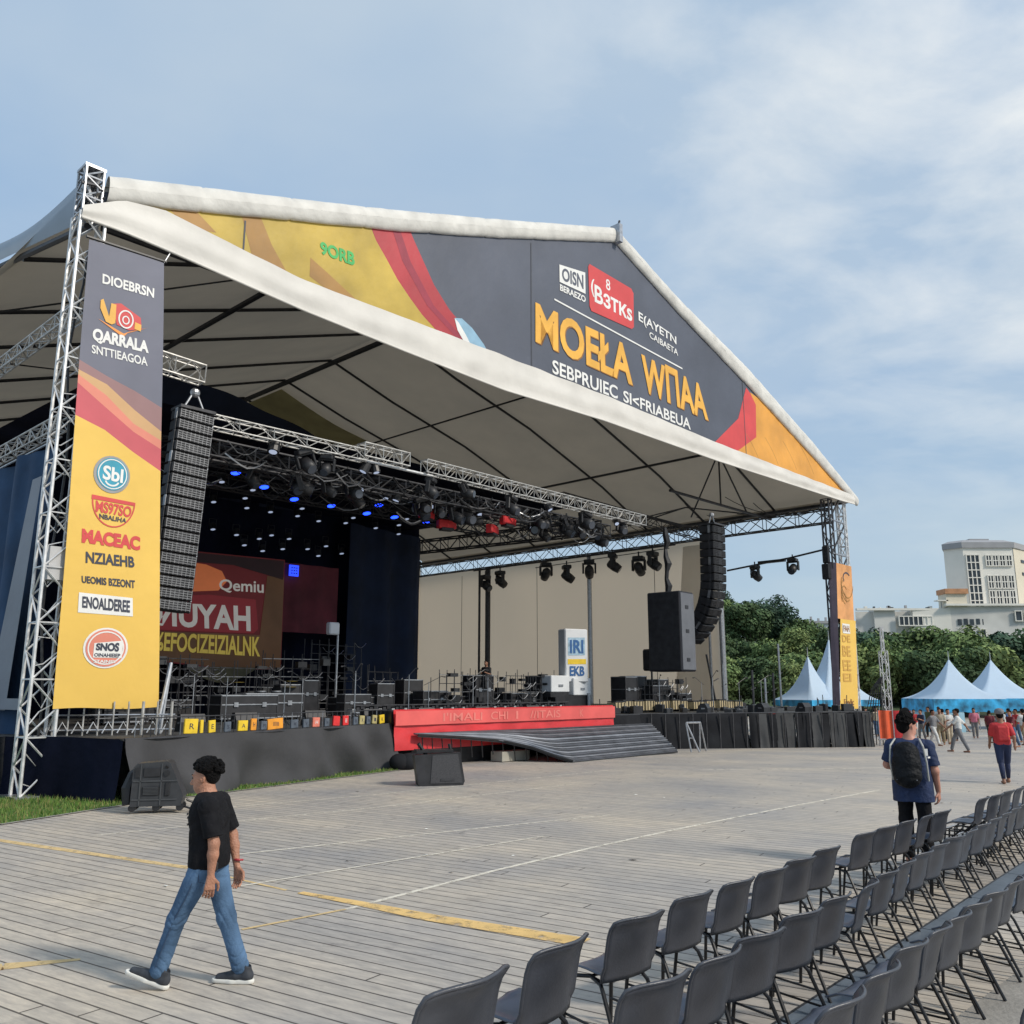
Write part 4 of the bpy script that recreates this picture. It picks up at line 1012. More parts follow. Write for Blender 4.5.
# red cased units between the rigging
for i, (s, k, z, a) in enumerate(((14.0, 3.4, 8.7, .3), (15.2, 3.6, 8.5, -.3), (17.6, 3.5, 8.6, .4), (18.2, 3.2, 9.0, .0))):
    mb = MB(); mb.box(T(s, k, z), (.75, .3, .35), redcloth, ROT+a, bev=.04); mb.box(T(s, k, z-.2), (.5, .32, .1), casem, ROT+a)
    tag(mb.build('red_lamp_case'), '%s red cased lamp unit from the left in the dark rigging' % ORD[i], 'stage light', 'red units in the rigging')
# cables festooned under the rigging: one bundle per truss
for i, k in enumerate((2.2, 3.8, 5.5)):
    mb = MB()
    for q in range(34):
        s = rq.uniform(4.2, 23); l = rq.uniform(.6, 2.4); z = 9.3+rq.uniform(-.25, .2)
        mb.path([T(s+l*t/6, k+rq.uniform(-.1, .1), z-.35*math.sin(math.pi*t/6)) for t in range(7)], rq.choice((.014, .02, .03)), rq.choice((blackm, alu_d, steel)), 4)
    tag(mb.build('cable_bundle'), '%s bundle of looping cables from the front under the canopy' % ORD[i], 'cables')['kind'] = 'stuff'

# ------------------------------------------------------------------ gear on the deck
def flight_case(w_, d_, h):
    t = thing('flight_case', (0, 0, 0), 'x', 'flight case')
    mb = MB(); mb.box((0, 0, h/2+.08), (w_, d_, h), casem, bev=.01); mb.build('body', t, local=True)
    mb = MB()
    for x in (-1, 1):
        for y in (-1, 1): mb.box((x*w_/2, y*d_/2, h/2+.08), (.03, .03, h+.01), alu_d)
    for z in (.08, h*.6+.08, h+.08):
        for y in (-1, 1): mb.box((0, y*d_/2, z), (w_+.01, .028, .03), steel)
        for x in (-1, 1): mb.box((x*w_/2, 0, z), (.028, d_+.01, .03), steel)
    mb.build('edging', t, local=True)
    mb = MB()
    for x in (-.25, .25): mb.box((x*w_, -d_/2-.02, h*.6+.08), (.11, .03, .11), steel)
    mb.box((0, -d_/2-.018, h*.6+.08), (.5*w_, .012, .02), steel)
    mb.build('latch', t, local=True)
    mb = MB()
    for x in (-1, 1):
        for y in (-1, 1): mb.sphere((x*(w_/2-.1), y*(d_/2-.1), .04), .04, blackm, 8, 5)
    mb.build('wheel', t, local=True)
    return t
fcs = [flight_case(1.1, .6, .75), flight_case(.7, .6, 1.05), flight_case(1.5, .7, .55)]; used = [False]*3
def put(protos, i, loc, rz, label, group=None, sc2=1):
    o = protos[i] if not used[i] else copy_tree(protos[i]); used[i] = True
    o.location = loc; o.rotation_euler = (0, 0, rz); o.scale = (sc2,)*3; o['label'] = label
    if group: o['group'] = group
    return o
fcp = []
for s in [4.2, 5.4, 6.6, 8.2, 9.5, 10.6, 11.9, 13.2, 14.4, 15.7, 17.2]: fcp.append((s, rq.uniform(5.0, 8.5)))
for n_i, (s, k) in enumerate(fcp):
    put(fcs, rq.randrange(3), T(s, k, ZD), ROT+rq.uniform(-.3, .3), '%s black flight case from the left, below the LED backdrop' % ORD[n_i], 'flight cases below the backdrop', rq.uniform(1.0, 1.45))
for n_i, s in enumerate([16.4, 17.7, 18.9, 20.2, 21.5, 22.8, 24.0]):
    put(fcs, (n_i*2) % 3, T(s+1.2, 7+rq.uniform(-.6, .6), ZD), ROT+rq.uniform(-.1, .1), '%s black flight case from the blue curtain, before the beige wall' % ORD[n_i], 'flight cases before the beige wall', rq.uniform(1.15, 1.5))
for n_i, s in enumerate([29.3, 30.6, 31.6, 33.4, 34.6]):
    put(fcs, (1, 1, 0, 1, 2)[n_i], T(s, 6+rq.uniform(-.6, .6), ZD), ROT, '%s black flight case behind the hanging loudspeaker, from the left' % ORD[n_i], 'flight cases behind the loudspeaker', rq.uniform(1.2, 1.5))
# scaffold-like racks with many bars
def rack(s, k, w_, h, nv_, nh, label, jit=.06, z0=ZD, rz=0, m=None):
    mb = MB(); m = m or alu_d; r_ = random.Random(int(s*100+k*7))
    for i in range(nv_+1):
        x = s+w_*i/nv_
        for dk in (0, .5): mb.tube(T(x, k+dk, z0), T(x+r_.uniform(-jit, jit), k+dk, z0+h*r_.uniform(.85, 1.1)), .02, m, 4)
    for j in range(nh):
        z = z0+h*(j+.6)/nh; mb.tube(T(s, k, z), T(s+w_, k+r_.uniform(0, .5), z+r_.uniform(-.05, .05)), .018, steel if r_.random() < .3 else m, 4)
    for j in range(nv_*2):
        x = s+r_.random()*w_; mb.box(T(x, k+r_.uniform(0, .5), z0+r_.uniform(.1, h*.95)), (r_.uniform(.15, .45), .25, r_.uniform(.08, .3)), r_.choice((casem, casem, caseg, blackm)), ROT)
    for j in range(nv_):
        x = s+r_.random()*w_; zz = z0+h*r_.uniform(.3, 1); mb.path([T(x+t*.15, k-.05, zz-.2*math.sin(t*.8)) for t in range(5)], .012, steel, 4)
    return tag(mb.build('equipment_rack'), label, 'rack')
rack(3.2, 5.0, 3.4, 2.1, 7, 6, 'dark rack of stage equipment left of the others, partly behind the left banner')
rack(7.0, 7.5, 3.6, 1.9, 8, 6, 'dark rack of stage equipment under the yellow backdrop lettering')
rack(10.8, 9.0, 3.0, 2.3, 7, 7, 'dark rack of stage equipment under the right part of the backdrop')
rack(13.6, 10.0, 2.6, 3.0, 6, 8, 'tallest dark equipment rack below the maroon panel')
rack(15.8, 9.0, 1.6, 1.9, 4, 5, 'narrow dark rack in front of the dark blue wing curtain')
rack(17.3, 6.2, 3.4, 1.75, 8, 5, 'wide railing rack before the beige wall, left of the seated musician', m=alu_d)
rack(21.0, 6.0, 3.2, 1.75, 8, 5, 'wide railing rack before the beige wall, below the seated musician', m=alu_d)
rack(30.2, 4.6, 3.0, 1.5, 7, 5, 'railing rack under the big hanging loudspeaker')
# long low monitor ledge strips
mb = MB()
for i in range(60):
    s = 12.2+i*.2; mb.box(T(s, 5.2+.02*(i % 3), ZD+.28+.05*((i*7) % 3)), (.13, .3, .12), (stripm, casem, alu_d)[(i*5) % 3], ROT)
mb.tube(T(12.2, 5.1, ZD+.2), T(24.2, 5.1, ZD+.2), .035, steel); mb.tube(T(12.2, 5.1, ZD+.45), T(24.2, 5.1, ZD+.45), .03, alu_d)
tag(mb.build('cable_ramp'), 'long low strip of connectors and clamps lying across the middle of the deck', 'cable ramp')
# front edge rail with little coloured posters
mb = MB()
mb.tube(T(1.2, -2.1, ZD+.42), T(9.7, .15, ZD+.42), .014, alu_d, 5)
for i in range(45):
    u = i/44; p = T(1.2, -2.1).lerp(T(9.7, .15), u); mb.tube((p.x, p.y, ZD), (p.x, p.y, ZD+.44), .010, steel if i % 6 == 0 else alu_d, 4)
tag(mb.build('edge_rail'), 'low dark rail along the front edge of the stage above the grey skirt', 'rail')
yb = mat('poster yellow', (.80, .55, .03), .6, 0, .15, 4); ob_ = mat('poster orange', (.80, .32, .03), .6, 0, .2, 4); sb_ = mat('poster salmon', (.70, .20, .14), .6, 0, .2, 4); rb_ = mat('poster red', (.68, .03, .03), .6, 0, .15, 4); tb_ = mat('poster tan', (.42, .36, .16), .6, 0, .25, 4); gb_ = mat('poster blue grey', (.09, .11, .14), .6, 0, .3, 4)
def edge_pt(px): # position along the edge, parameter 0..1
    return T(1.2, -2.16).lerp(T(9.7, .09), px)
posters = [(.20, .10, .36, yb, '', 'thin yellow strip board beside the leftmost sign board'), (.29, .22, .28, gb_, 'S', 'slate sign board between the two leftmost yellow pairs'), (.385, .20, .34, ob_, 'H', 'orange sign board third in colour from the left on the rail'), (.425, .22, .26, gb_, 'M', 'slate sign board left of the wide amber one'), (.55, .3, .26, gb_, 'W', 'slate sign board between the amber and the salmon ones'), (.60, .24, .26, gb_, 'V', 'slate sign board just left of the salmon one'), (.695, .2, .26, gb_, 'N', 'slate sign board between the salmon and red ones'), (.165, .42, .40, yb, 'R', 'yellow sign board with a black mark, leftmost on the rail'), (.235, .22, .34, yb, 'E', 'narrow yellow sign board second from the left on the rail'), (.345, .34, .30, yb, 'A', 'yellow and orange sign board third from the left on the rail'), (.47, .60, .32, ob_, 'IIIII', 'wide amber sign board with a row of bars'),
           (.645, .30, .30, sb_, 'H', 'salmon pink sign board on the stage rail'), (.74, .30, .32, rb_, '', 'plain red sign board on the stage rail'), (.785, .26, .32, rb_, 'EE', 'red sign board with white marks on the stage rail'), (.835, .22, .26, gb_, 'B', 'blue grey sign board on the stage rail'), (.868, .24, .30, tb_, 'X', 'tan sign board on the stage rail'), (.902, .2, .26, gb_, 'N', 'slate sign board right of the tan one on the rail'), (.935, .24, .30, tb_, 'I', 'small mustard sign board near the red fascia'), (.975, .26, .30, yb, 'K', 'last yellow sign board on the rail before the red fascia')]
ang = math.atan2((edge_pt(1)-edge_pt(0)).y, (edge_pt(1)-edge_pt(0)).x)
for u, w_, h, m_, tx_, lab in posters:
    h *= .82; w_ *= .9
    p = edge_pt(u); Mx = Matrix.Rotation(ang, 3, 'Z'); c = Vector((p.x, p.y, ZD+.04+h/2))
    t = thing('sign_board', (p.x, p.y, ZD+.04), lab, 'sign', 'little sign boards on the stage rail')
    mb = MB(); mb.box(c, (w_, .05, h), m_, M=Mx@Matrix.Rotation(((u*77) % 1-.5)*.16, 3, 'Y'), bev=.008); mb.build('board', t)
    if tx_:
        mb = MB(); mk = b_white if m_ in (rb_, sb_) else b_ink
        fn = lambda a, b: c+Mx@Vector((a, -.03, b))
        text(mb, tx_, mk, fn, (-w_*.16, -h*.18), (w_*.2, -h*.2), (-w_*.14, h*.2), (w_*.2, h*.17), .0); mb.build('mark', t)
# white column sign and cases in mid stage
cs = thing('column_sign', T(25.6, 6, 2.6), 'white upright box sign with blue pictures and a yellow band, above white cases', 'sign')
c0 = Vector(T(25.65, 6, 3.85)); 
mb = MB(); mb.box(c0, (1.25, .7, 2.5), mat('white box', (.70, .72, .74), .5, 0, .08, 1), ROT-.35, bev=.05); mb.build('box', cs)
Mx = Matrix.Rotation(ROT-.35, 3, 'Z'); fn = lambda a, b: c0+Mx@Vector((a, -.362, b))
mb = MB(); poly2(mb, fn, [(-.48, -.0), (.46, .02), (.46, .85), (-.48, .83)], mat('sign pale blue', (.35, .5, .62), .5, 0, .3, 6)); fn2 = lambda a, b: c0+Mx@Vector((a, -.374, b))
text(mb, 'IRI', mat('sign blue', (.03, .12, .32), .5), fn2, (-.38, .1), (.36, .1), (-.38, .72), (.36, .74), .03)
mb.build('blue_print', cs); mb = MB(); text(mb, 'EKB', MATS['sign blue'], fn2, (-.4, -.95), (.4, -.95), (-.4, -.5), (.4, -.5), .03); mb.build('lettering', cs)
mb = MB(); poly2(mb, fn, [(-.5, -.42), (.5, -.4), (.5, -.16), (-.5, -.18)], yb); mb.build('yellow_band', cs)
for s, w_, h, z, lab in ((24.3, 1.3, .75, 2.35, 'white case left of the column sign'), (25.9, 1.3, .8, 2.2, 'white case directly under the column sign')):
    mb = MB(); mb.box(T(s, 6, z+h/2-.2), (w_, .7, h), MATS['white box'], ROT, bev=.03); mb.box(T(s, 5.63, z+.1), (.3, .03, .1), steel, ROT); mb.box(T(s, 6, z-.3), (w_, .6, .25), casem, ROT); tag(mb.build('white_case'), lab, 'case')
mb = MB(); mb.box(T(25.3, 6, 1.65), (2.6, .6, .7), casem, ROT, bev=.02); mb.tube(T(26.3, 5.6, ZD), T(26.3, 5.6, 2.1), .08, steel); tag(mb.build('stand_table'), 'black table block carrying the white cases', 'table')
# tan low crates on the right
for i in range(14):
    s = 24.2+i*.78; k = 2.6+rq.uniform(-.2, .2); h = rq.uniform(.28, .42)
    mb = MB(); mb.box(T(s, k, ZD+h/2+.1), (.70, .5, h), woodp, ROT+rq.uniform(-.05, .05), bev=.01)
    for q in range(3): mb.box(T(s-.22+q*.22, k-.27, ZD+h/2+.1), (.03, .02, h), casem, ROT)
    mb.box(T(s, k, ZD+h+.14), (.68, .46, .05), casem, ROT)
    tag(mb.build('tan_crate'), '%s low tan crate from the left in the line on the right of the deck' % ORD[i], 'crate', 'tan crates on the right of the deck')
# small black boxes scattered on the wing
for i in range(36):
    s = rq.uniform(23, 35.5); k = rq.uniform(-3.6, 4) ; 
    if k < .98-(s-23.9)*.528+.5: k = .98-(s-23.9)*.528+.5+rq.random()
    mb = MB(); h = rq.uniform(.12, .36); mb.box(T(s, k, ZD+h/2), (rq.uniform(.2, .6), rq.uniform(.2, .4), h), rq.choice((casem, caseg, blackm)), ROT+rq.uniform(-.6, .6), bev=.015)
    mb.box(T(s, k, ZD+h+.01), (.12, .1, .02), steel, ROT)
    if rq.random() < .5: mb.tube(T(s, k, ZD+h), T(s+rq.uniform(-.1, .1), k, ZD+h+rq.uniform(.2, .45)), .02, alu_d, 5)
    tag(mb.build('connector_box'), 'small black connector box among the clutter on the right wing of the stage', 'box', 'connector boxes on the right wing')
# microphone stands
def mic_stand(h):
    t = thing('microphone_stand', (0, 0, 0), 'x', 'microphone stand')
    mb = MB(); mb.tube((0, 0, .05), (0, 0, h), .014, steel, 6); mb.build('pole', t, local=True)
    for a in (0, 2.1, 4.2):
        mb = MB(); mb.tube((0, 0, .22), (.3*math.cos(a), .3*math.sin(a), 0), .012, blackm, 5); mb.build('leg', t, local=True)
    mb = MB(); mb.tube((-.2, 0, h-.12), (.5, 0, h+.22), .011, blackm, 5); mb.build('boom', t, local=True)
    mb = MB(); mb.tube((.5, 0, h+.22), (.62, 0, h+.2), .02, blackm, 8); mb.sphere((.64, 0, h+.2), .03, alu_d, 8, 6); mb.build('microphone', t, local=True)
    return t
ms = mic_stand(1.35); first = True
for i, (s, k) in enumerate([(4.8, 2.5), (6.2, 3.2), (7.4, 2.0), (9.0, 3.5), (10.4, 2.6), (11.6, 4.2), (13.0, 3.0), (14.8, 4.0), (16.6, 3.5), (18.3, 4.4), (27.2, 2.2), (29.0, .5), (30.5, 2.0), (31.7, -.5), (33.2, 1.5)]):
    o = ms if first else copy_tree(ms); first = False
    o.location = T(s, k, ZD); o.rotation_euler = (0, 0, rq.uniform(0, 6)); o.scale = (rq.uniform(.9, 1.2),)*3
    o['label'] = '%s black boom microphone stand from the left end of the stage' % ORD[i]; o['group'] = 'microphone stands on the stage'
# tall white-headed lamp stand by the maroon panel
ls = thing('lamp_stand', T(14.2, 9, ZD), 'thin silver stand with a white box head below the maroon panel', 'stand')
mb = MB(); mb.tube(T(14.2, 9, ZD), T(14.2, 9, 4.5), .05, steel); mb.build('pole', ls)
mb = MB(); mb.box(T(13.95, 9, 4.7), (.5, .3, .5), MATS['white box'], ROT, bev=.05); mb.build('head', ls)
# thin poles on the right wing (truss uprights waiting)
for i, (s, k, h) in enumerate(((34.6, 1.5, 2.0), (36.5, 1.8, 1.6), (38.2, 2.2, 1.9), (40.6, 3, 3.6), (38.6, 6, 3.0), (36.9, 4.5, 2.4))):
    mb = MB(); mb.tube(T(s, k, ZD), T(s+(.0 if i != 4 else -.9), k, ZD+h), .06, steel if i % 2 else alu_d, 6); mb.box(T(s, k, ZD+.03), (.5, .5, .06), alu_d, ROT)
    mb.tube(T(s-.2, k, ZD+h*.5), T(s+.3, k, ZD+h*.55), .03, alu_d)
    tag(mb.build('steel_upright'), '%s thin steel upright from the left on the right end of the stage' % ORD[i], 'pole', 'uprights on the right end of the stage')
# floor monitors on the stage
def monitor(w_=.6, d_=.5, h=.42):
    t = thing('floor_monitor', (0, 0, 0), 'x', 'loudspeaker')
    mb = MB(); x = w_/2
    pr = [(-d_/2, 0), (d_/2, 0), (d_/2, h*.55), (d_*.28, h), (-d_*.12, h), (-d_/2, h*.18)]
    vs = [(-x, y, z) for y, z in pr]+[(x, y, z) for y, z in pr]; n = len(pr)
    mb.add(vs, [tuple(range(n)), tuple(range(n, 2*n))[::-1]]+[(i, i+n, (i+1) % n+n, (i+1) % n) for i in range(n)], casem); mb.build('cabinet', t, local=True)
    mb = MB(); a, b = Vector((0, -d_*.12, h)), Vector((0, -d_/2, h*.18)); m_ = (a+b)/2; nn = Vector((0, -(a-b).z, (a-b).y)).normalized(); M = Matrix(((1, 0, 0), (0, (a-b).normalized().y, nn.y), (0, (a-b).normalized().z, nn.z)))
    mb.box(m_+nn*.012, (w_*.92, (a-b).length*.92, .02), grillm, M=M); mb.build('grille', t, local=True)
    mb = MB(); mb.box((x+.006, .05, h*.5), (.012, .16, .05), steel); mb.build('handle', t, local=True)
    return t
fm = monitor(); first = True
for i, (s, k) in enumerate([(3.6, .2), (5.3, .6), (7.9, 1.2), (10.2, 1.5), (12.7, 1.8), (15.4, 1.9), (18.2, 2.0), (27.0, -.2), (29.8, -1.5), (32.0, -2.4)]):
    o = fm if first else copy_tree(fm); first = False
    o.location = T(s, k, ZD); o.rotation_euler = (0, 0, ROT+math.pi+rq.uniform(-.3, .3)); o['label'] = '%s black wedge monitor from the left along the stage front' % ORD[i]; o['group'] = 'wedge monitors on the stage'
# black speaker on top of the railing rack
mb = MB(); mb.box(T(31.0, 5.2, 3.75), (.8, .6, 1.1), casem, ROT, bev=.08); mb.box(T(31.0, 4.88, 3.75), (.66, .03, .9), grillm, ROT); mb.tube(T(31, 5.2, ZD), T(31, 5.2, 3.3), .05, alu_d); tag(mb.build('pole_loudspeaker'), 'small black loudspeaker on a pole left of the big hanging one', 'loudspeaker')
# drum kit
dk = thing('drum_kit', T(9.3, 6.2, ZD), 'black drum kit with cymbals below the backdrop', 'drum kit')
def drum(c, r, h, ax, name):
    mb = MB(); c = Vector(c); ax = Vector(ax).normalized(); mb.tube(c-ax*h/2, c+ax*h/2, r, casem, 20); mb.tube(c-ax*(h/2+.01), c-ax*(h/2-.02), r+.015, steel, 20); mb.tube(c+ax*(h/2-.02), c+ax*(h/2+.01), r+.015, steel, 20); mb.tube(c+ax*(h/2+.01), c+ax*(h/2+.014), r*.95, mat('drum skin', (.45, .44, .42), .5), 20); mb.build(name, dk)
drum(T(9.3, 6.2, ZD+.35), .33, .4, -N, 'bass_drum'); drum(T(9.0, 6.0, ZD+.85), .17, .22, (0, 0, 1), 'tom'); drum(T(9.6, 6.0, ZD+.85), .18, .22, (0, 0, 1), 'tom'); drum(T(8.5, 6.5, ZD+.6), .2, .15, (0, 0, 1), 'snare')
for s, k, z in ((8.2, 6.2, 1.25), (10.2, 6.1, 1.3), (10.5, 6.6, 1.1)):
    mb = MB(); mb.tube(T(s, k, ZD), T(s, k, ZD+z), .012, steel); mb.tube(T(s, k, ZD+z), T(s, k, ZD+z+.01), .26, mat('brass', (.5, .35, .08), .35, .9), 20); mb.build('cymbal', dk)

# ------------------------------------------------------------------ gear on the ground
# grey dolly-mounted stage monitor at the grass edge
gmn = thing('wheeled_equipment_case', T(.9, -4.3, 0), 'grey moulded equipment case with vents on black wheels at the edge of the grass', 'equipment case')
bc = Vector(T(.62, -4.28, .05)); Mx = Matrix.Rotation(R(12), 3, 'Z')
def loc3(x, y, z): return bc+Mx@Vector((x, y, z))
mb = MB(); pr = [(-.40, .10), (.62, .10), (.66, .30), (.48, .72), (.36, .98), (.28, 1.02), (-.30, .98), (-.38, .90)]
n = len(pr); vs = [loc3(x, -.22, z) for x, z in pr]+[loc3(x*.97+.02, .32, z) for x, z in pr]
mb.add(vs, [tuple(range(n)), tuple(range(n, 2*n))[::-1]]+[(i, i+n, (i+1) % n+n, (i+1) % n) for i in range(n)], caseg); mb.build('shell', gmn)
mb = MB()
mb.box(loc3(.0, -.235, .80), (.34, .03, .20), blackm, M=Mx, bev=.02); mb.box(loc3(-.28, -.235, .80), (.10, .03, .20), blackm, M=Mx); mb.box(loc3(.0, -.235, .42), (.34, .03, .18), blackm, M=Mx, bev=.02); mb.box(loc3(.33, -.235, .45), (.10, .03, .28), blackm, M=Mx, bev=.02)
mb.tube(loc3(.30, -.22, .78), loc3(.30, -.25, .78), .06, blackm, 14); mb.tube(loc3(.30, -.22, .92), loc3(.30, -.25, .90), .035, blackm, 12); mb.build('vent', gmn)
mb = MB()
for z in (.62, .24): mb.box(loc3(.08, -.23, z), (.9, .025, .025), mat('grey ridge', (.055, .058, .062), .5), M=Mx)
for x in (-.22, .2): mb.box(loc3(x, -.23, .55), (.025, .025, .85), MATS['grey ridge'], M=Mx)
for i in range(6): mb.box(loc3(0, -.252, .35+i*.028), (.3, .012, .01), MATS['grey ridge'], M=Mx)
mb.build('ridge', gmn)
mb = MB(); mb.path([loc3(-.5, .0, .12), loc3(-.52, .05, .45), loc3(-.44, .1, .75), loc3(-.34, .1, .88)], [.10, .13, .10, .04], blackm, 8); mb.build('carry_strap', gmn)
for x in (-.36, .12, .6):
    mb = MB(); mb.tube(loc3(x, -.2, .07), loc3(x, -.10, .07), .075, blackm, 12); mb.tube(loc3(x, .2, .07), loc3(x, .28, .07), .075, blackm, 12); mb.build('wheel', gmn)
mb = MB(); mb.path([loc3(.6, -.1, .1), loc3(.8, -.2, .05), loc3(.92, -.05, .03), loc3(.85, .1, .12), loc3(.7, .05, .2)], .025, blackm, 6); mb.build('cable', gmn)
gmn.scale = (.88,)*3
# black wedge speaker on the paving
wd = thing('wedge_loudspeaker', T(7.7, -4.5, 0), 'black wedge loudspeaker standing on the paving in front of the red fascia', 'loudspeaker')
bc2 = Vector(T(7.7, -4.45, 0)); M2 = Matrix.Rotation(R(14), 3, 'Z')
def l2(x, y, z): return bc2+M2@Vector((x, y, z))
mb = MB(); pr = [(-.5, .0), (.58, .0), (.62, .10), (.50, .78), (-.62, .72)]
n = len(pr); vs = [l2(x, -.35, z) for x, z in pr]+[l2(x*.85-.05, .35, z*.95) for x, z in pr]
mb.add(vs, [tuple(range(n)), tuple(range(n, 2*n))[::-1]]+[(i, i+n, (i+1) % n+n, (i+1) % n) for i in range(n)], casem); mb.build('cabinet', wd)
mb = MB(); mb.poly([l2(-.22, -.365, .06), l2(.56, -.365, .06), l2(.44, -.365, .74), l2(-.18, -.365, .71)], mat('wedge grille', (.05, .05, .055), .6, 0, .3, 40)); mb.build('grille', wd)
mb = MB(); mb.box(l2(.2, -.375, .14), (.34, .012, .05), alu_d, M=M2); mb.build('badge', wd)
mb = MB(); mb.tube(l2(-.3, -.1, .72), l2(-.5, -.15, .98), .05, blackm); mb.tube(l2(.35, .1, .74), l2(.3, .1, .95), .04, blackm); mb.box(l2(-.1, 0, .80), (.9, .5, .06), blackm, M=M2); mb.build('cable_bag', wd)
# coiled black bags at the left end of the fascia
mb = MB()
for i in range(5): mb.sphere(T(9.6+.35*i*.6, -.7-.1*(i % 2), .22), .3, blackfab, 12, 8, (1, .8, .8))
tag(mb.build('cable_heap', smooth=True), 'heap of black cable bags on the ground under the left end of the red fascia', 'cables')
# frame of silver bars under the left banner
sf = MB()
for i in range(9):
    s = .35+i*.27; k = .2-.15*i
    sf.tube(T(s, k, ZD), T(s, k, 2.0), .02 if i not in (6, 8) else .035, alut, 6)
for z in (ZD+.12, 1.7): sf.tube(T(.3, .2, z), T(2.6, -1.0, z), .02, steel, 5)
for i in range(8): sf.path([T(.4+i*.28, .1-.14*i, ZD+.05), T(.5+i*.28, .05-.14*i, ZD+.3), T(.62+i*.28, 0-.14*i, ZD+.1)], .016, alu, 4)
sf.tube(T(2.55, -.4, ZD), T(2.75, -.3, 2.9), .04, steel); sf.tube(T(2.35, -.6, ZD), T(2.72, -.35, 2.9), .04, steel)
tag(sf.build('guard_rail'), 'silver guard rail with looping bars under the lower edge of the left banner', 'rail')

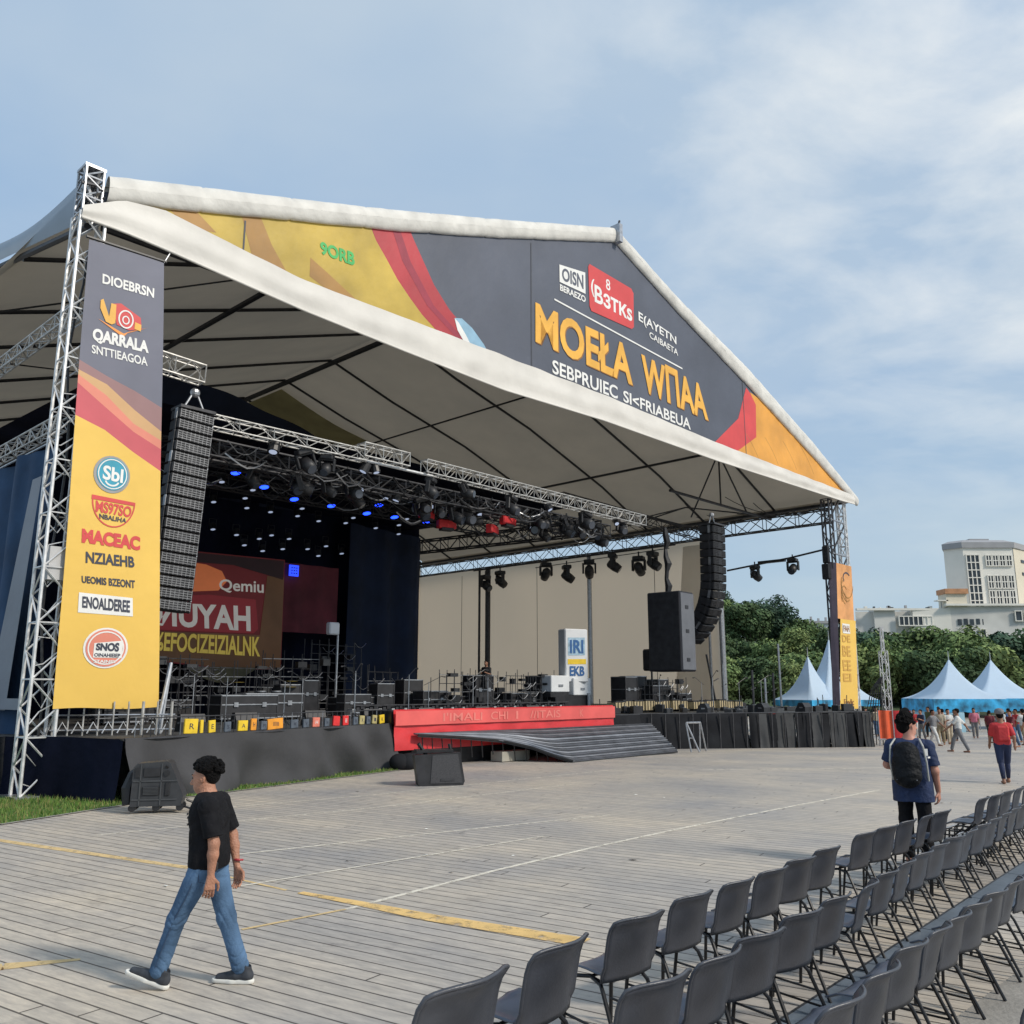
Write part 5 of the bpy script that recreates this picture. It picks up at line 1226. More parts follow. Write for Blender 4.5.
# ------------------------------------------------------------------ PEOPLE: implicit bodies meshed as one continuous surface
def surface(prims, h, name, m, parent=None, disp=None, M=None):
    """prims: (kind, args..., blend, op). smooth-union field -> surface nets mesh"""
    lo = np.array([1e9]*3); hi = -lo
    for p in prims:
        if p[-1] == 'sub' or p[-1] == 'cut': continue
        b0, b1 = pb_(p); lo = np.minimum(lo, b0); hi = np.maximum(hi, b1)
    lo = lo-3*h; hi = hi+3*h
    n = np.ceil((hi-lo)/h).astype(int)+1
    F = np.full(tuple(n), 1.0, np.float32)
    ax = [lo[i]+h*np.arange(n[i]) for i in range(3)]
    for p in prims:
        kb = p[-2]
        b0, b1 = pb_(p); pad = kb+3*h+.01
        if p[0] == 'half': i0 = np.zeros(3, int); i1 = n
        else: i0 = np.clip(np.floor((b0-pad-lo)/h).astype(int), 0, n); i1 = np.clip(np.ceil((b1+pad-lo)/h).astype(int)+1, 0, n)
        if np.any(i1 <= i0): continue
        X = ax[0][i0[0]:i1[0]][:, None, None]; Y = ax[1][i0[1]:i1[1]][None, :, None]; Z = ax[2][i0[2]:i1[2]][None, None, :]
        if p[0] == 'cap':
            a, b, ra, rb_ = np.array(p[1], float), np.array(p[2], float), p[3], p[4]; d = b-a; L2 = max(d@d, 1e-9)
            t = np.clip(((X-a[0])*d[0]+(Y-a[1])*d[1]+(Z-a[2])*d[2])/L2, 0, 1)
            f = np.sqrt((X-a[0]-t*d[0])**2+(Y-a[1]-t*d[1])**2+(Z-a[2]-t*d[2])**2)-(ra+(rb_-ra)*t)
        elif p[0] == 'ell':
            c, r, yaw = np.array(p[1], float), p[2], p[3]
            cx, sx = math.cos(yaw), math.sin(yaw)       # pitch about y axis
            x = (X-c[0])*cx+(Z-c[2])*sx; z = -(X-c[0])*sx+(Z-c[2])*cx; y = Y-c[1]
            q = np.sqrt((x/r[0])**2+(y/r[1])**2+(z/r[2])**2); f = (q-1)*min(r)*.9
        elif p[0] == 'half':
            c, nn = np.array(p[1], float), np.array(p[2], float); f = (X-c[0])*nn[0]+(Y-c[1])*nn[1]+(Z-c[2])*nn[2]
        sl_ = tuple(slice(i0[i], i1[i]) for i in range(3)); G = F[sl_]; op = p[-1]
        if op == 'add':
            if kb > 0:
                hh = np.clip(.5+.5*(G-f)/kb, 0, 1); F[sl_] = G*(1-hh)+f*hh-kb*hh*(1-hh)
            else: F[sl_] = np.minimum(G, f)
        elif op == 'sub':
            if kb > 0:
                hh = np.clip(.5-.5*(G+f)/kb, 0, 1); F[sl_] = G*(1-hh)+(-f)*hh+kb*hh*(1-hh)
            else: F[sl_] = np.maximum(G, -f)
        elif op == 'cut': F[sl_] = np.maximum(G, f)
    if disp is not None:
        X, Y, Z = np.meshgrid(*ax, indexing='ij'); F = F+disp(X, Y, Z)
    S = F < 0
    nc = n-1
    cnt = np.zeros(tuple(nc), np.float32); acc = np.zeros(tuple(nc)+(3,), np.float32)
    def sl(o): return tuple(slice(o[i], o[i]+nc[i]) for i in range(3))
    for a in range(3):
        o1 = [(0, 0), (1, 0), (0, 1), (1, 1)]
        for (p_, q_) in o1:
            s0 = [0, 0, 0]; oth = [i for i in range(3) if i != a]; s0[oth[0]] = p_; s0[oth[1]] = q_
            s1 = list(s0); s1[a] = 1
            A = F[sl(s0)]; B = F[sl(s1)]; cr = (S[sl(s0)] != S[sl(s1)])
            t = np.where(cr, A/np.where(cr, A-B, 1), 0)
            cnt += cr
            for i in range(3): acc[..., i] += np.where(cr, (s0[i]+(t if i == a else 0)), 0)
    act = cnt > 0
    idx = -np.ones(tuple(nc), np.int64); ii = np.argwhere(act); idx[act] = np.arange(len(ii))
    V = (acc[act]/cnt[act][:, None]+ii)*h+lo
    faces = []
    for a in range(3):
        b, c = (a+1) % 3, (a+2) % 3
        s0 = [slice(1, nc[i]) for i in range(3)]; s0[a] = slice(0, nc[a]); s1 = list(s0); s1[a] = slice(1, nc[a]+1)
        s1 = [slice(1, nc[i]) if i != a else slice(1, nc[a]+1) for i in range(3)]
        A = S[tuple(s0)]; B = S[tuple(s1)]; cr = np.argwhere(A != B)
        if len(cr) == 0: continue
        base = cr.copy(); base[:, b] += 1; base[:, c] += 1
        sgn = A[tuple(cr.T)]
        def at(db, dc):
            q = base.copy(); q[:, b] -= db; q[:, c] -= dc; return idx[tuple(q.T)]
        Q = np.stack([at(1, 1), at(0, 1), at(0, 0), at(1, 0)], 1)
        Q[~sgn] = Q[~sgn][:, ::-1]
        faces.append(Q)
    Fc = np.concatenate(faces); Fc = Fc[(Fc >= 0).all(1)]
    me = bpy.data.meshes.new(name)
    me.from_pydata(V.tolist(), [], Fc.tolist()); me.materials.append(m)
    me.polygons.foreach_set('use_smooth', [True]*len(me.polygons)); me.update()
    o = bpy.data.objects.new(name, me); col.objects.link(o)
    if parent is not None: o.parent = parent
    return o
def pb_(p):
    if p[0] == 'cap':
        a, b = np.array(p[1], float), np.array(p[2], float); r = max(p[3], p[4]); return np.minimum(a, b)-r, np.maximum(a, b)+r
    if p[0] == 'ell':
        c = np.array(p[1], float); r = max(p[2]); return c-r, c+r
    return np.array([-9.]*3), np.array([9.]*3)
def cap(a, b, ra, rb_, k=.02, op='add'): return ('cap', a, b, ra, rb_, k, op)
def ell(c, r, yaw=0, k=.02, op='add'): return ('ell', c, r, yaw, k, op)
def cut(c, n_): return ('half', c, n_, 0, 'cut')

def head_prims(c, sc=1.0, tilt=0.0, turn=0.0):
    """head facing +x, centre c, tilt = chin down, turn = yaw"""
    ct, st, cy, sy = math.cos(tilt), math.sin(tilt), math.cos(turn), math.sin(turn)
    def q(x, y, z):
        x, z = (x*ct+z*st, -x*st+z*ct); x, y = x*cy-y*sy, x*sy+y*cy
        return (c[0]+x*sc, c[1]+y*sc, c[2]+z*sc)
    e = lambda x, y, z, r, k=.015, op='add': ell(q(x, y, z), tuple(v*sc for v in r), tilt*-1 if abs(turn) < .3 else 0, k, op)
    P = [e(-.012, 0, .035, (.095, .076, .086)), e(.022, 0, -.02, (.070, .064, .080), .03),
         e(.055, 0, -.078, (.028, .030, .022), .03), e(.02, 0, -.06, (.055, .052, .04), .03),
         cap(q(.080, 0, .028), q(.112, 0, -.018), .009*sc, .015*sc, .012),           # nose
         cap(q(.100, -.013, -.022), q(.100, .013, -.022), .009*sc, .009*sc, .008),
         cap(q(.083, -.018, -.047), q(.083, .018, -.047), .010*sc, .010*sc, .008),    # lips
         cap(q(.081, -.016, -.060), q(.081, .016, -.060), .010*sc, .010*sc, .008),
         cap(q(.078, -.04, .044), q(.082, -.012, .040), .010*sc, .010*sc, .012), cap(q(.078, .04, .044), q(.082, .012, .040), .010*sc, .010*sc, .012),  # brow
         e(.086, .030, .022, (.012, .016, .010), .012, 'sub'), e(.086, -.030, .022, (.012, .016, .010), .012, 'sub'),
         e(.074, .030, .022, (.012, .013, .009), .004), e(.074, -.030, .022, (.012, .013, .009), .004)]
    for s_ in (-1, 1):
        P += [e(-.012, s_*.078, .003, (.021, .010, .031), .006), e(-.008, s_*.088, .004, (.010, .006, .018), .004, 'sub')]
    return P, q
def hand_prims(wr, dirv, palm_n, sc=1.0, curl=.35, thumb_side=1):
    """wrist point, direction of the fingers, palm normal"""
    w_ = Vector(wr); d = Vector(dirv).normalized(); n_ = (Vector(palm_n)-d*Vector(palm_n).dot(d)).normalized(); s_ = d.cross(n_)*thumb_side
    P = []
    t = lambda v: tuple(v)
    for off in (-.026, -.009, .009, .026):
        P.append(cap(t(w_+d*.008*sc+s_*off*.5*sc), t(w_+d*.085*sc+s_*off*1.05*sc), .0145*sc, .0125*sc, .012))
    for i, (off, L_) in enumerate(((.030, .070), (.010, .080), (-.010, .075), (-.030, .058))):
        a = w_+d*.088*sc+s_*off*sc; ang_ = curl*.6; L1, L2, L3 = L_*.45*sc, L_*.32*sc, L_*.25*sc
        p = a
        for L_i, dg in ((L1, ang_), (L2, ang_+curl*.8), (L3, ang_+curl*1.4)):
            nd_ = (d*math.cos(dg)+n_*math.sin(dg)+s_*off*2.0).normalized(); p2 = p+nd_*L_i
            P.append(cap(t(p), t(p2), .0088*sc, .0078*sc, .003)); p = p2
    b = w_+d*.025*sc+s_*.026*sc; p1 = b+(d*.6+s_*.75+n_*.25).normalized()*.042*sc; p2 = p1+(d*.9+s_*.25+n_*.3).normalized()*.032*sc; p3 = p2+(d*.95+n_*.3).normalized()*.024*sc
    P += [cap(t(b), t(p1), .014*sc, .0115*sc, .010), cap(t(p1), t(p2), .0112*sc, .010*sc, .004), cap(t(p2), t(p3), .0098*sc, .0085*sc, .004)]
    return P
def wrinkle(amp, f, seed=0, zlo=-9, zhi=9):
    def g_(X, Y, Z):
        w1 = f*.55*Z+f*.45*X+2.4*np.sin(f*.30*Y+seed)+1.6*np.sin(f*.33*Z+seed*2); w2 = f*.35*Z-f*.6*X+2.2*np.sin(f*.27*Y+f*.2*Z+seed)
        a = (1-np.abs(np.sin(w1)))**2+.8*(1-np.abs(np.sin(w2)))**3-.4
        return (amp*a).astype(np.float32)
    return g_

# --- man walking to the left in front of the stage
mp_ = Vector((-2.53, 7.47, 0))
man = thing('person', mp_, 'young man with curly black hair, black t-shirt and blue jeans, walking across the plaza', 'person', rz=math.pi-.06)
hc = (-.025, 0, 1.555)
HP, hq = head_prims(hc, 1.0, .16)
B = list(HP)
B += [cap((-.05, 0, 1.50), (-.072, 0, 1.40), .055, .062, .03), cap((-.065, -.09, 1.375), (-.065, .09, 1.375), .060, .060, .05),
      ell((-.075, 0, 1.24), (.115, .160, .19), 0, .06), ell((-.09, 0, 1.02), (.105, .145, .14), 0, .06), ell((-.10, 0, .93), (.115, .155, .10), 0, .05)]
Ls, Le, Lw = (-.135, .175, 1.36), (-.215, .205, 1.09), (-.205, .205, .855)
Rs, Re, Rw = (-.10, -.175, 1.36), (-.20, -.225, 1.09), (-.265, -.185, .855)
for s0, e0, w0 in ((Ls, Le, Lw), (Rs, Re, Rw)):
    B += [cap(s0, e0, .052, .041, .04), cap(e0, tuple(np.array(e0)*.65+np.array(w0)*.35), .041, .042, .02), cap(tuple(np.array(e0)*.65+np.array(w0)*.35), w0, .041, .026, .02)]
B += hand_prims((-.205, .205, .85), (.03, .05, -1), (.55, -.8, 0), 1.08, .5, 1)
B += hand_prims((-.268, -.183, .85), (-.20, .12, -1), (.3, 1, 0), 1.08, .55, -1)
Lh, Lk, La = (-.085, .085, .92), (.085, .10, .50), (.205, .105, .11)
Rh, Rk, Ra = (-.10, -.085, .92), (-.235, -.085, .49), (-.385, -.085, .11)
for a, b, c_ in ((Lh, Lk, La), (Rh, Rk, Ra)):
    B += [cap(a, b, .082, .052, .03), cap(b, c_, .052, .036, .02)]
B += [cap((.19, .105, .075), (.36, .112, .095), .030, .022, .02), cap((-.41, -.085, .06), (-.27, -.085, .045), .030, .022, .02)]
surface(B, .0058, 'body', skin, man)
# face details: eyes, brows, mouth line
fb = MB()
for s_ in (-1, 1):
    e_ = Vector(hq(.0845, s_*.030, .022)); fb.sphere(e_, .0085, mat('eye', (.03, .02, .015), .2), 10, 8)
    fb.tube(hq(.090, s_*.014, .047), hq(.082, s_*.048, .050), .0045, hairm, 6)
fb.tube(hq(.0925, -.016, -.0535), hq(.0925, .016, -.0535), .0025, mat('lip line', (.16, .05, .04), .5), 5)
fb.build('facial_features', man, local=True, smooth=True)
# curly hair: overlapping curls over the scalp
rh = random.Random(4)
HR = [ell(hq(-.030, 0, .075), (.098, .086, .070), 0, .02), ell(hq(-.065, 0, .02), (.062, .078, .075), 0, .03)]
for i in range(230):
    th = rh.uniform(0, math.pi*2); ph = math.acos(rh.uniform(-.25, 1))
    d = (math.sin(ph)*math.cos(th), math.sin(ph)*math.sin(th), math.cos(ph))
    if d[0] > .55 and d[2] < .62: continue
    if abs(d[1]) > .6 and d[2] < .15 and d[0] > -.25: continue
    p = (-.028+d[0]*.122, d[1]*.100, .062+d[2]*.098); r = rh.uniform(.015, .026)
    HR.append(ell(hq(*p), (r, r, r*.9), 0, .004))
surface(HR, .0045, 'hair', hairm, man)
# t-shirt, with real sleeves and hem
SH = [ell((-.072, 0, 1.30), (.135, .188, .16), 0, .05), cap((-.075, -.13, 1.372), (-.075, .13, 1.372), .066, .066, .05),
      cap((-.085, -.065, 1.25), (-.105, -.065, .93), .125, .138, .06), cap((-.085, .065, 1.25), (-.105, .065, .93), .125, .138, .06),
 ell((-.055, 0, 1.42), (.075, .085, .035), 0, .03),
      cut((0, 0, .895), (.05, 0, -1)), ell((-.045, 0, 1.50), (.068, .064, .085), 0, .008, 'sub')]
ts = surface(SH, .0062, 't_shirt', tee, man, wrinkle(.0045, 26, 1))
for s0, e0 in ((Ls, Le), (Rs, Re)):
    a_, b_2 = Vector(s0), Vector(e0); en = a_.lerp(b_2, .84); dn = (b_2-a_).normalized()
    surface([cap(tuple(a_+Vector((0, -.03 if s0[1] > 0 else .03, .0))), tuple(a_), .074, .074, .02), cap(tuple(a_), tuple(b_2), .073, .076, .03), cut(tuple(en), tuple(dn))], .0062, 'sleeve', tee, ts, wrinkle(.004, 30, 2))
mb = MB()
fnp = lambda a, b: (.058-.012*abs(b-1.28)*4+a*0-.02*abs(a), a, b)
mb = MB()
for (dy, z, t_) in ((.10, 1.285, 'M'), (.085, 1.255, 'B'), (.075, 1.20, 'IH')):
    mb.add([(.056+(1.29-z)*.02+.004, dy-.018+x*.03, z+y*.018) for x, y in ((0, 0), (1, 0), (1, 1), (0, 1))], [(0, 1, 2, 3)], b_white)
mb.build('shirt_print', man, local=True)
# jeans
JN = [ell((-.095, 0, .945), (.130, .165, .10), 0, .04), cap((-.098, .085, .90), (.09, .10, .50), .106, .070, .04), cap((.09, .10, .50), (.20, .105, .14), .070, .064, .03),
      cap((-.112, -.085, .90), (-.24, -.085, .49), .106, .070, .04), cap((-.24, -.085, .49), (-.375, -.085, .13), .070, .064, .03),
      cut((0, 0, 1.0), (0, 0, 1))]
JN += [('cap', (.235, .105, .015), (.235, .105, .02), .075, .075, .004, 'sub')]
def jd(X, Y, Z):
    # sharp creases gathered at the knee, the crotch and above the hem
    zone = np.clip((.34-Z)/.22, 0, 1)+np.clip(1-np.abs(Z-.50)/.10, 0, 1)*.9+np.clip(1-np.abs(Z-.84)/.09, 0, 1)*.8+.12
    w1 = 40*Z+2.4*np.sin(16*X+1)+2.2*np.sin(19*Y+7*Z); w2 = 23*Z+26*X+2.0*np.sin(13*Y+9*Z)
    c = (1-np.abs(np.sin(w1)))**2+.8*(1-np.abs(np.sin(w2)))**3
    return (.0085*zone*(c-.35)+.002*np.sin(14*Z+10*X)).astype(np.float32)
surface(JN, .0062, 'jeans', jeansm, man, jd)
mb = MB()
for pts in ([(-.215, .12, .90), (-.19, .165, .78), (-.10, .185, .80), (-.10, .185, .90)], [(-.095, .178, .93), (-.03, .19, .72), (.085, .172, .50), (.15, .175, .32), (.205, .168, .16)]): mb.path(pts, .0035, mat('denim seam', (.04, .07, .13), .9), 4)
mb.build('seam', man, local=True)
# belt, wristband and keys in the far hand
mb = MB(); mb.path([(-.095+.137*math.cos(t), .168*math.sin(t), .925) for t in [i*2*math.pi/28 for i in range(29)]], .010, blackm, 6); mb.box((-.20, .150, .91), (.07, .03, .07), blackm, bev=.01); mb.build('belt', man, local=True)
mb = MB(); mb.path([(-.275+.032*math.cos(t), -.19+.032*math.sin(t), .90+.006*math.sin(t)) for t in [i*2*math.pi/16 for i in range(17)]], .009, b_red, 6); mb.build('wristband', man, local=True)
def shoe(heel, toe, lift, name='shoe'):
    h_ = Vector(heel); t_ = Vector(toe); d = (t_-h_); L_ = d.length; d.normalize(); up = Vector((0, 0, 1)); up = (up-d*up.dot(d)).normalized()
    q = lambda a, b: tuple(h_+d*a*L_+up*b)
    sh = thing_child(name, man)
    U = [cap(q(.10, .055), q(.42, .062), .042, .040, .03), cap(q(.42, .055), q(.85, .038), .040, .030, .03), cap(q(.14, .06), q(.16, .115), .042, .040, .02), cut(q(0, .028), tuple(-up)), ('cap', q(.12, .16), q(.14, .13), .032, .03, .004, 'sub')]
    surface(U, .005, 'upper', shoem, sh)
    S_ = [cap(q(.06, .018), q(.5, .016), .038, .040, .02), cap(q(.5, .016), q(.93, .022), .040, .032, .02), cut(q(0, .032), tuple(up)), cut(q(0, .0), tuple(-up))]
    surface(S_, .005, 'sole', solem, sh)
def thing_child(name, parent):
    e = bpy.data.objects.new(name, None); col.objects.link(e); e.parent = parent; e.empty_display_size = .05; return e
shoe((.13, .105, .005), (.455, .115, .115), 0); shoe((-.475, -.085, .002), (-.165, -.085, .004), 0)

# --- man with backpack seen from behind, beyond the front row
bp_ = thing('person', Vector((5.38, 12.3, 0)), 'man in navy t-shirt with a black backpack, back turned, by the first row of chairs', 'person', rz=R(62)); bp_.scale = (1.11,)*3
hc = (.02, 0, 1.60); HP, hq = head_prims(hc, 1.08, .05, -.75)
B = list(HP)+[cap((-.01, 0, 1.54), (-.03, 0, 1.42), .06, .068, .03), cap((-.03, -.11, 1.385), (-.03, .11, 1.385), .066, .066, .05), ell((-.03, 0, 1.22), (.13, .18, .20), 0, .06), ell((-.03, 0, .98), (.12, .165, .14), 0, .06)]
Rs, Re, Rw = (-.03, -.20, 1.37), (-.03, -.255, 1.09), (.06, -.27, .85); Ls, Le, Lw = (-.03, .20, 1.37), (.02, .27, 1.14), (.18, .20, 1.08)
for s0, e0, w0 in ((Ls, Le, Lw), (Rs, Re, Rw)): B += [cap(s0, e0, .058, .047, .04), cap(e0, w0, .047, .030, .03)]
B += hand_prims((.062, -.27, .845), (.1, 0, -1), (.3, 1, 0), 1.05, .6, -1)+hand_prims((.18, .20, 1.08), (.6, -.8, .1), (.3, 0, -1), 1.05, .7, 1)
for s_ in (-1, 1): B += [cap((-.03, s_*.09, .92), (-.01+s_*.06, s_*.11, .50), .09, .06, .03), cap((-.01+s_*.06, s_*.11, .50), (-.04+s_*.10, s_*.11, .09), .058, .04, .02), cap((-.05+s_*.10, s_*.11, .05), (.12+s_*.10, s_*.12, .035), .042, .034, .02)]
surface(B, .0085, 'body', mat('flushed skin', (.50, .24, .17), .55, 0, .08, 12), bp_)
HR = [ell(hq(-.030, 0, .07), (.108, .095, .085), 0, .02), ell(hq(-.065, 0, .0), (.07, .085, .09), 0, .03), cap(hq(-.05, 0, .14), hq(-.03, 0, .165), .06, .05, .03)]
for i in range(90):
    th = rh.uniform(0, math.pi*2); ph = math.acos(rh.uniform(-.3, 1)); d = (math.sin(ph)*math.cos(th), math.sin(ph)*math.sin(th), math.cos(ph))
    if d[0] > .45 and d[2] < .6: continue
    HR.append(ell(hq(-.03+d[0]*.112, d[1]*.098, .055+d[2]*.105), (.016,)*3, 0, .006))
surface(HR, .008, 'hair', hairm, bp_)
SH = [ell((-.03, 0, 1.28), (.15, .200, .18), 0, .05), cap((-.03, -.15, 1.385), (-.03, .15, 1.385), .075, .075, .05), cap((-.03, -.075, 1.2), (-.03, -.08, .75), .145, .15, .06), cap((-.03, .08, 1.2), (-.03, .08, .75), .145, .15, .06),
      cut((0, 0, .73), (0, 0, -1)), ell((.0, 0, 1.52), (.075, .075, .10), 0, .01, 'sub')]
ts = surface(SH, .009, 't_shirt', teenavy, bp_, wrinkle(.006, 20, 2))
for s0, e0 in ((Ls, Le), (Rs, Re)):
    a_, b_2 = Vector(s0), Vector(e0); en = a_.lerp(b_2, .80); dn = (b_2-a_).normalized()
    surface([cap(tuple(a_+Vector((0, -.03 if s0[1] > 0 else .03, .0))), tuple(a_), .078, .078, .02), cap(tuple(a_), tuple(b_2), .076, .080, .03), cut(tuple(en), tuple(dn))], .008, 'sleeve', teenavy, ts, wrinkle(.005, 26, 4))
mb = MB(); fnb = lambda a, b: (-.185+abs(a+.13)*.3, a, b)
mb.add([(-.150, -.205, 1.27), (-.165, -.165, 1.27), (-.160, -.165, 1.35), (-.145, -.205, 1.35)], [(0, 1, 2, 3)], b_white); mb.add([(-.120, -.225, 1.24), (-.150, -.20, 1.24), (-.150, -.20, 1.26), (-.120, -.225, 1.26)], [(0, 1, 2, 3)], b_white); mb.build('shirt_print', bp_, local=True)
JN = [ell((-.03, 0, .93), (.11, .15, .10), 0, .04)]
for s_ in (-1, 1): JN += [cap((-.03, s_*.09, .90), (-.01+s_*.06, s_*.11, .50), .098, .078, .03), cap((-.01+s_*.06, s_*.11, .50), (-.04+s_*.10, s_*.11, .12), .085, .07, .03)]
surface(JN, .012, 'trousers', tee, bp_, wrinkle(.004, 22, 3))
BPK = [ell((-.235, .03, 1.16), (.13, .165, .235), 0, .04), ell((-.27, .03, 1.03), (.12, .155, .13), 0, .03), ell((-.21, .03, 1.33), (.09, .13, .10), 0, .04)]
pk = thing_child('backpack', bp_)
surface(BPK, .009, 'bag', packm, pk, wrinkle(.005, 24, 5))
mb = MB(); mb.path([(-.10, -.12, 1.46), (-.19, -.16, 1.38), (-.20, -.185, 1.2), (-.16, -.19, .98)], .011, mat('strap edge', (.45, .44, .40), .6), 6); mb.path([(-.08, .15, 1.46), (-.19, .20, 1.38), (-.22, .215, 1.2), (-.16, .2, .98)], .011, MATS['strap edge'], 6); mb.build('strap', pk, local=True)
mb = MB(); mb.path([(-.35, -.08, 1.0), (-.375, .03, 1.02), (-.35, .14, 1.0)], .006, steel, 5); mb.build('zip', pk, local=True)

# --- generic walkers, coarser, shared meshes per pose with their own clothes
def walker(pose, skirtlen=0.0):
    r = {}
    st, arm, sit = pose
    hc_ = (.02, 0, 1.60)
    P, q = head_prims(hc_, 1.0, .05)
    P += [cap((0, 0, 1.54), (-.01, 0, 1.40), .058, .06, .03), cap((0, -.1, 1.37), (0, .1, 1.37), .062, .062, .05), ell((0, 0, 1.2), (.11, .15, .2), 0, .06), ell((0, 0, .96), (.11, .15, .12), 0, .05)]
    arms = []
    for s_ in (-1, 1):
        sw = s_*arm*.22
        s0, e0, w0 = (0, s_*.18, 1.36), (sw-.02, s_*.23, 1.09), (sw*1.9+.05, s_*.22, .87)
        if arm > 1.5: e0, w0 = (.05, s_*.22, 1.11), (.24, s_*.12, 1.18)
        arms.append((s0, e0, w0)); P += [cap(s0, e0, .052, .042, .04), cap(e0, w0, .042, .028, .03), cap(w0, tuple(np.array(w0)+(np.array(w0)-np.array(e0))*.32), .036, .022, .02)]
        lk, la = (s_*st*-.17+.03, s_*.10, .50), (s_*st*-.30, s_*.10, .09)
        P += [cap((0, s_*.09, .92), lk, .085, .055, .03), cap(lk, la, .053, .038, .02), cap((la[0]-.03, la[1], .045), (la[0]+.16, la[1], .035), .04, .032, .02)]
    r['body'] = P
    r['hair'] = [ell(q(-.025, 0, .06), (.10, .085, .078), 0, .02), ell(q(-.055, 0, .0), (.06, .078, .08), 0, .03)]
    T_ = [ell((0, 0, 1.27), (.135, .185, .17), 0, .05), cap((0, -.13, 1.37), (0, .13, 1.37), .068, .068, .04), cap((0, -.06, 1.2), (0, -.06, .93), .125, .13, .05), cap((0, .06, 1.2), (0, .06, .93), .125, .13, .05), cut((0, 0, .90), (0, 0, -1))]
    for s0, e0, w0 in arms: T_.append(cap(s0, tuple(np.array(s0)*.25+np.array(e0)*.75), .07, .066, .03))
    r['top'] = T_
    J = [ell((0, 0, .93), (.13, .165, .11), 0, .04)]
    for s_ in (-1, 1):
        lk, la = (s_*st*-.17+.03, s_*.10, .50), (s_*st*-.30, s_*.10, .14); J += [cap((0, s_*.09, .90), lk, .108, .078, .04)]+([cap(lk, la, .078, .066, .03)] if not sit else [])
    r['bottom'] = J
    return r
POSES = {'stand': (.25, .3, False), 'stride': (1.0, 1.0, False), 'hold': (.35, 2.0, False), 'shorts': (.7, .6, True)}
PM = {}
for pn, ps in POSES.items():
    w_ = walker(ps); PM[pn] = {}
    for part, hh in (('body', .016), ('hair', .016), ('top', .018), ('bottom', .018)):
        o = surface(w_[part], hh, part, skin); PM[pn][part] = o.data; bpy.data.objects.remove(o)
CM = {n_: mat('cloth '+n_, c_, .8, 0, .2, 5, .2, 12) for n_, c_ in {'black': (.012, .012, .014), 'white': (.62, .62, .60), 'red': (.50, .035, .04), 'navy': (.015, .025, .07), 'grey': (.18, .18, .19), 'blue': (.05, .14, .35), 'denim': (.07, .13, .23), 'khaki': (.30, .24, .15), 'olive': (.08, .09, .04), 'maroon': (.14, .02, .03), 'pink': (.60, .18, .25), 'orange': (.65, .20, .04), 'yellow': (.65, .45, .06), 'beige': (.45, .38, .28), 'green': (.05, .18, .07), 'pale blue': (.30, .42, .55)}.items()}
PART = {'body': 'body', 'hair': 'hair', 'top': 'shirt', 'bottom': 'trousers'}
def person(loc, rz, pose, top, bottom, label, group=None, sk=None, hgt=1.0, hair=None):
    t = thing('person', loc, label, 'person', group, rz); t.scale = (hgt,)*3
    for part, me in PM[pose].items():
        o = bpy.data.objects.new(PART[part] if not (part == 'bottom' and pose == 'shorts') else 'shorts', me); col.objects.link(o); o.parent = t
        m = {'body': sk or skin2, 'hair': hair or hairm, 'top': CM[top], 'bottom': CM[bottom]}[part]
        o.material_slots[0].link = 'OBJECT'; o.material_slots[0].material = m
    return t
# the red-vested person walking away on the right
rp2 = person(Vector((12.2, 22.6, 0)), R(75), 'shorts', 'red', 'navy', 'person in a bright red top, navy shorts and dark leggings walking away beyond the chairs', None, skin2, 1.02)
mb = MB(); mb.sphere((-.01, 0, 1.69), .125, CM['grey'], 14, 8, (1, .9, .7)); mb.build('cap', rp2, local=True, smooth=True)
lg = MB()
for s_ in (-1, 1): lg.path([(s_*-.12+.03, s_*.10, .52), (s_*-.16, s_*.10, .30), (s_*-.20, s_*.10, .12)], [.068, .060, .045], CM['navy'], 10)
lg.build('leggings', rp2, local=True, smooth=True)
mb = MB(); mb.box((-.165, .0, 1.18), (.10, .28, .36), CM['red'], bev=.04); mb.tube((-.12, -.1, 1.38), (-.2, -.11, 1.1), .014, CM['orange']); mb.build('rucksack', rp2, local=True)
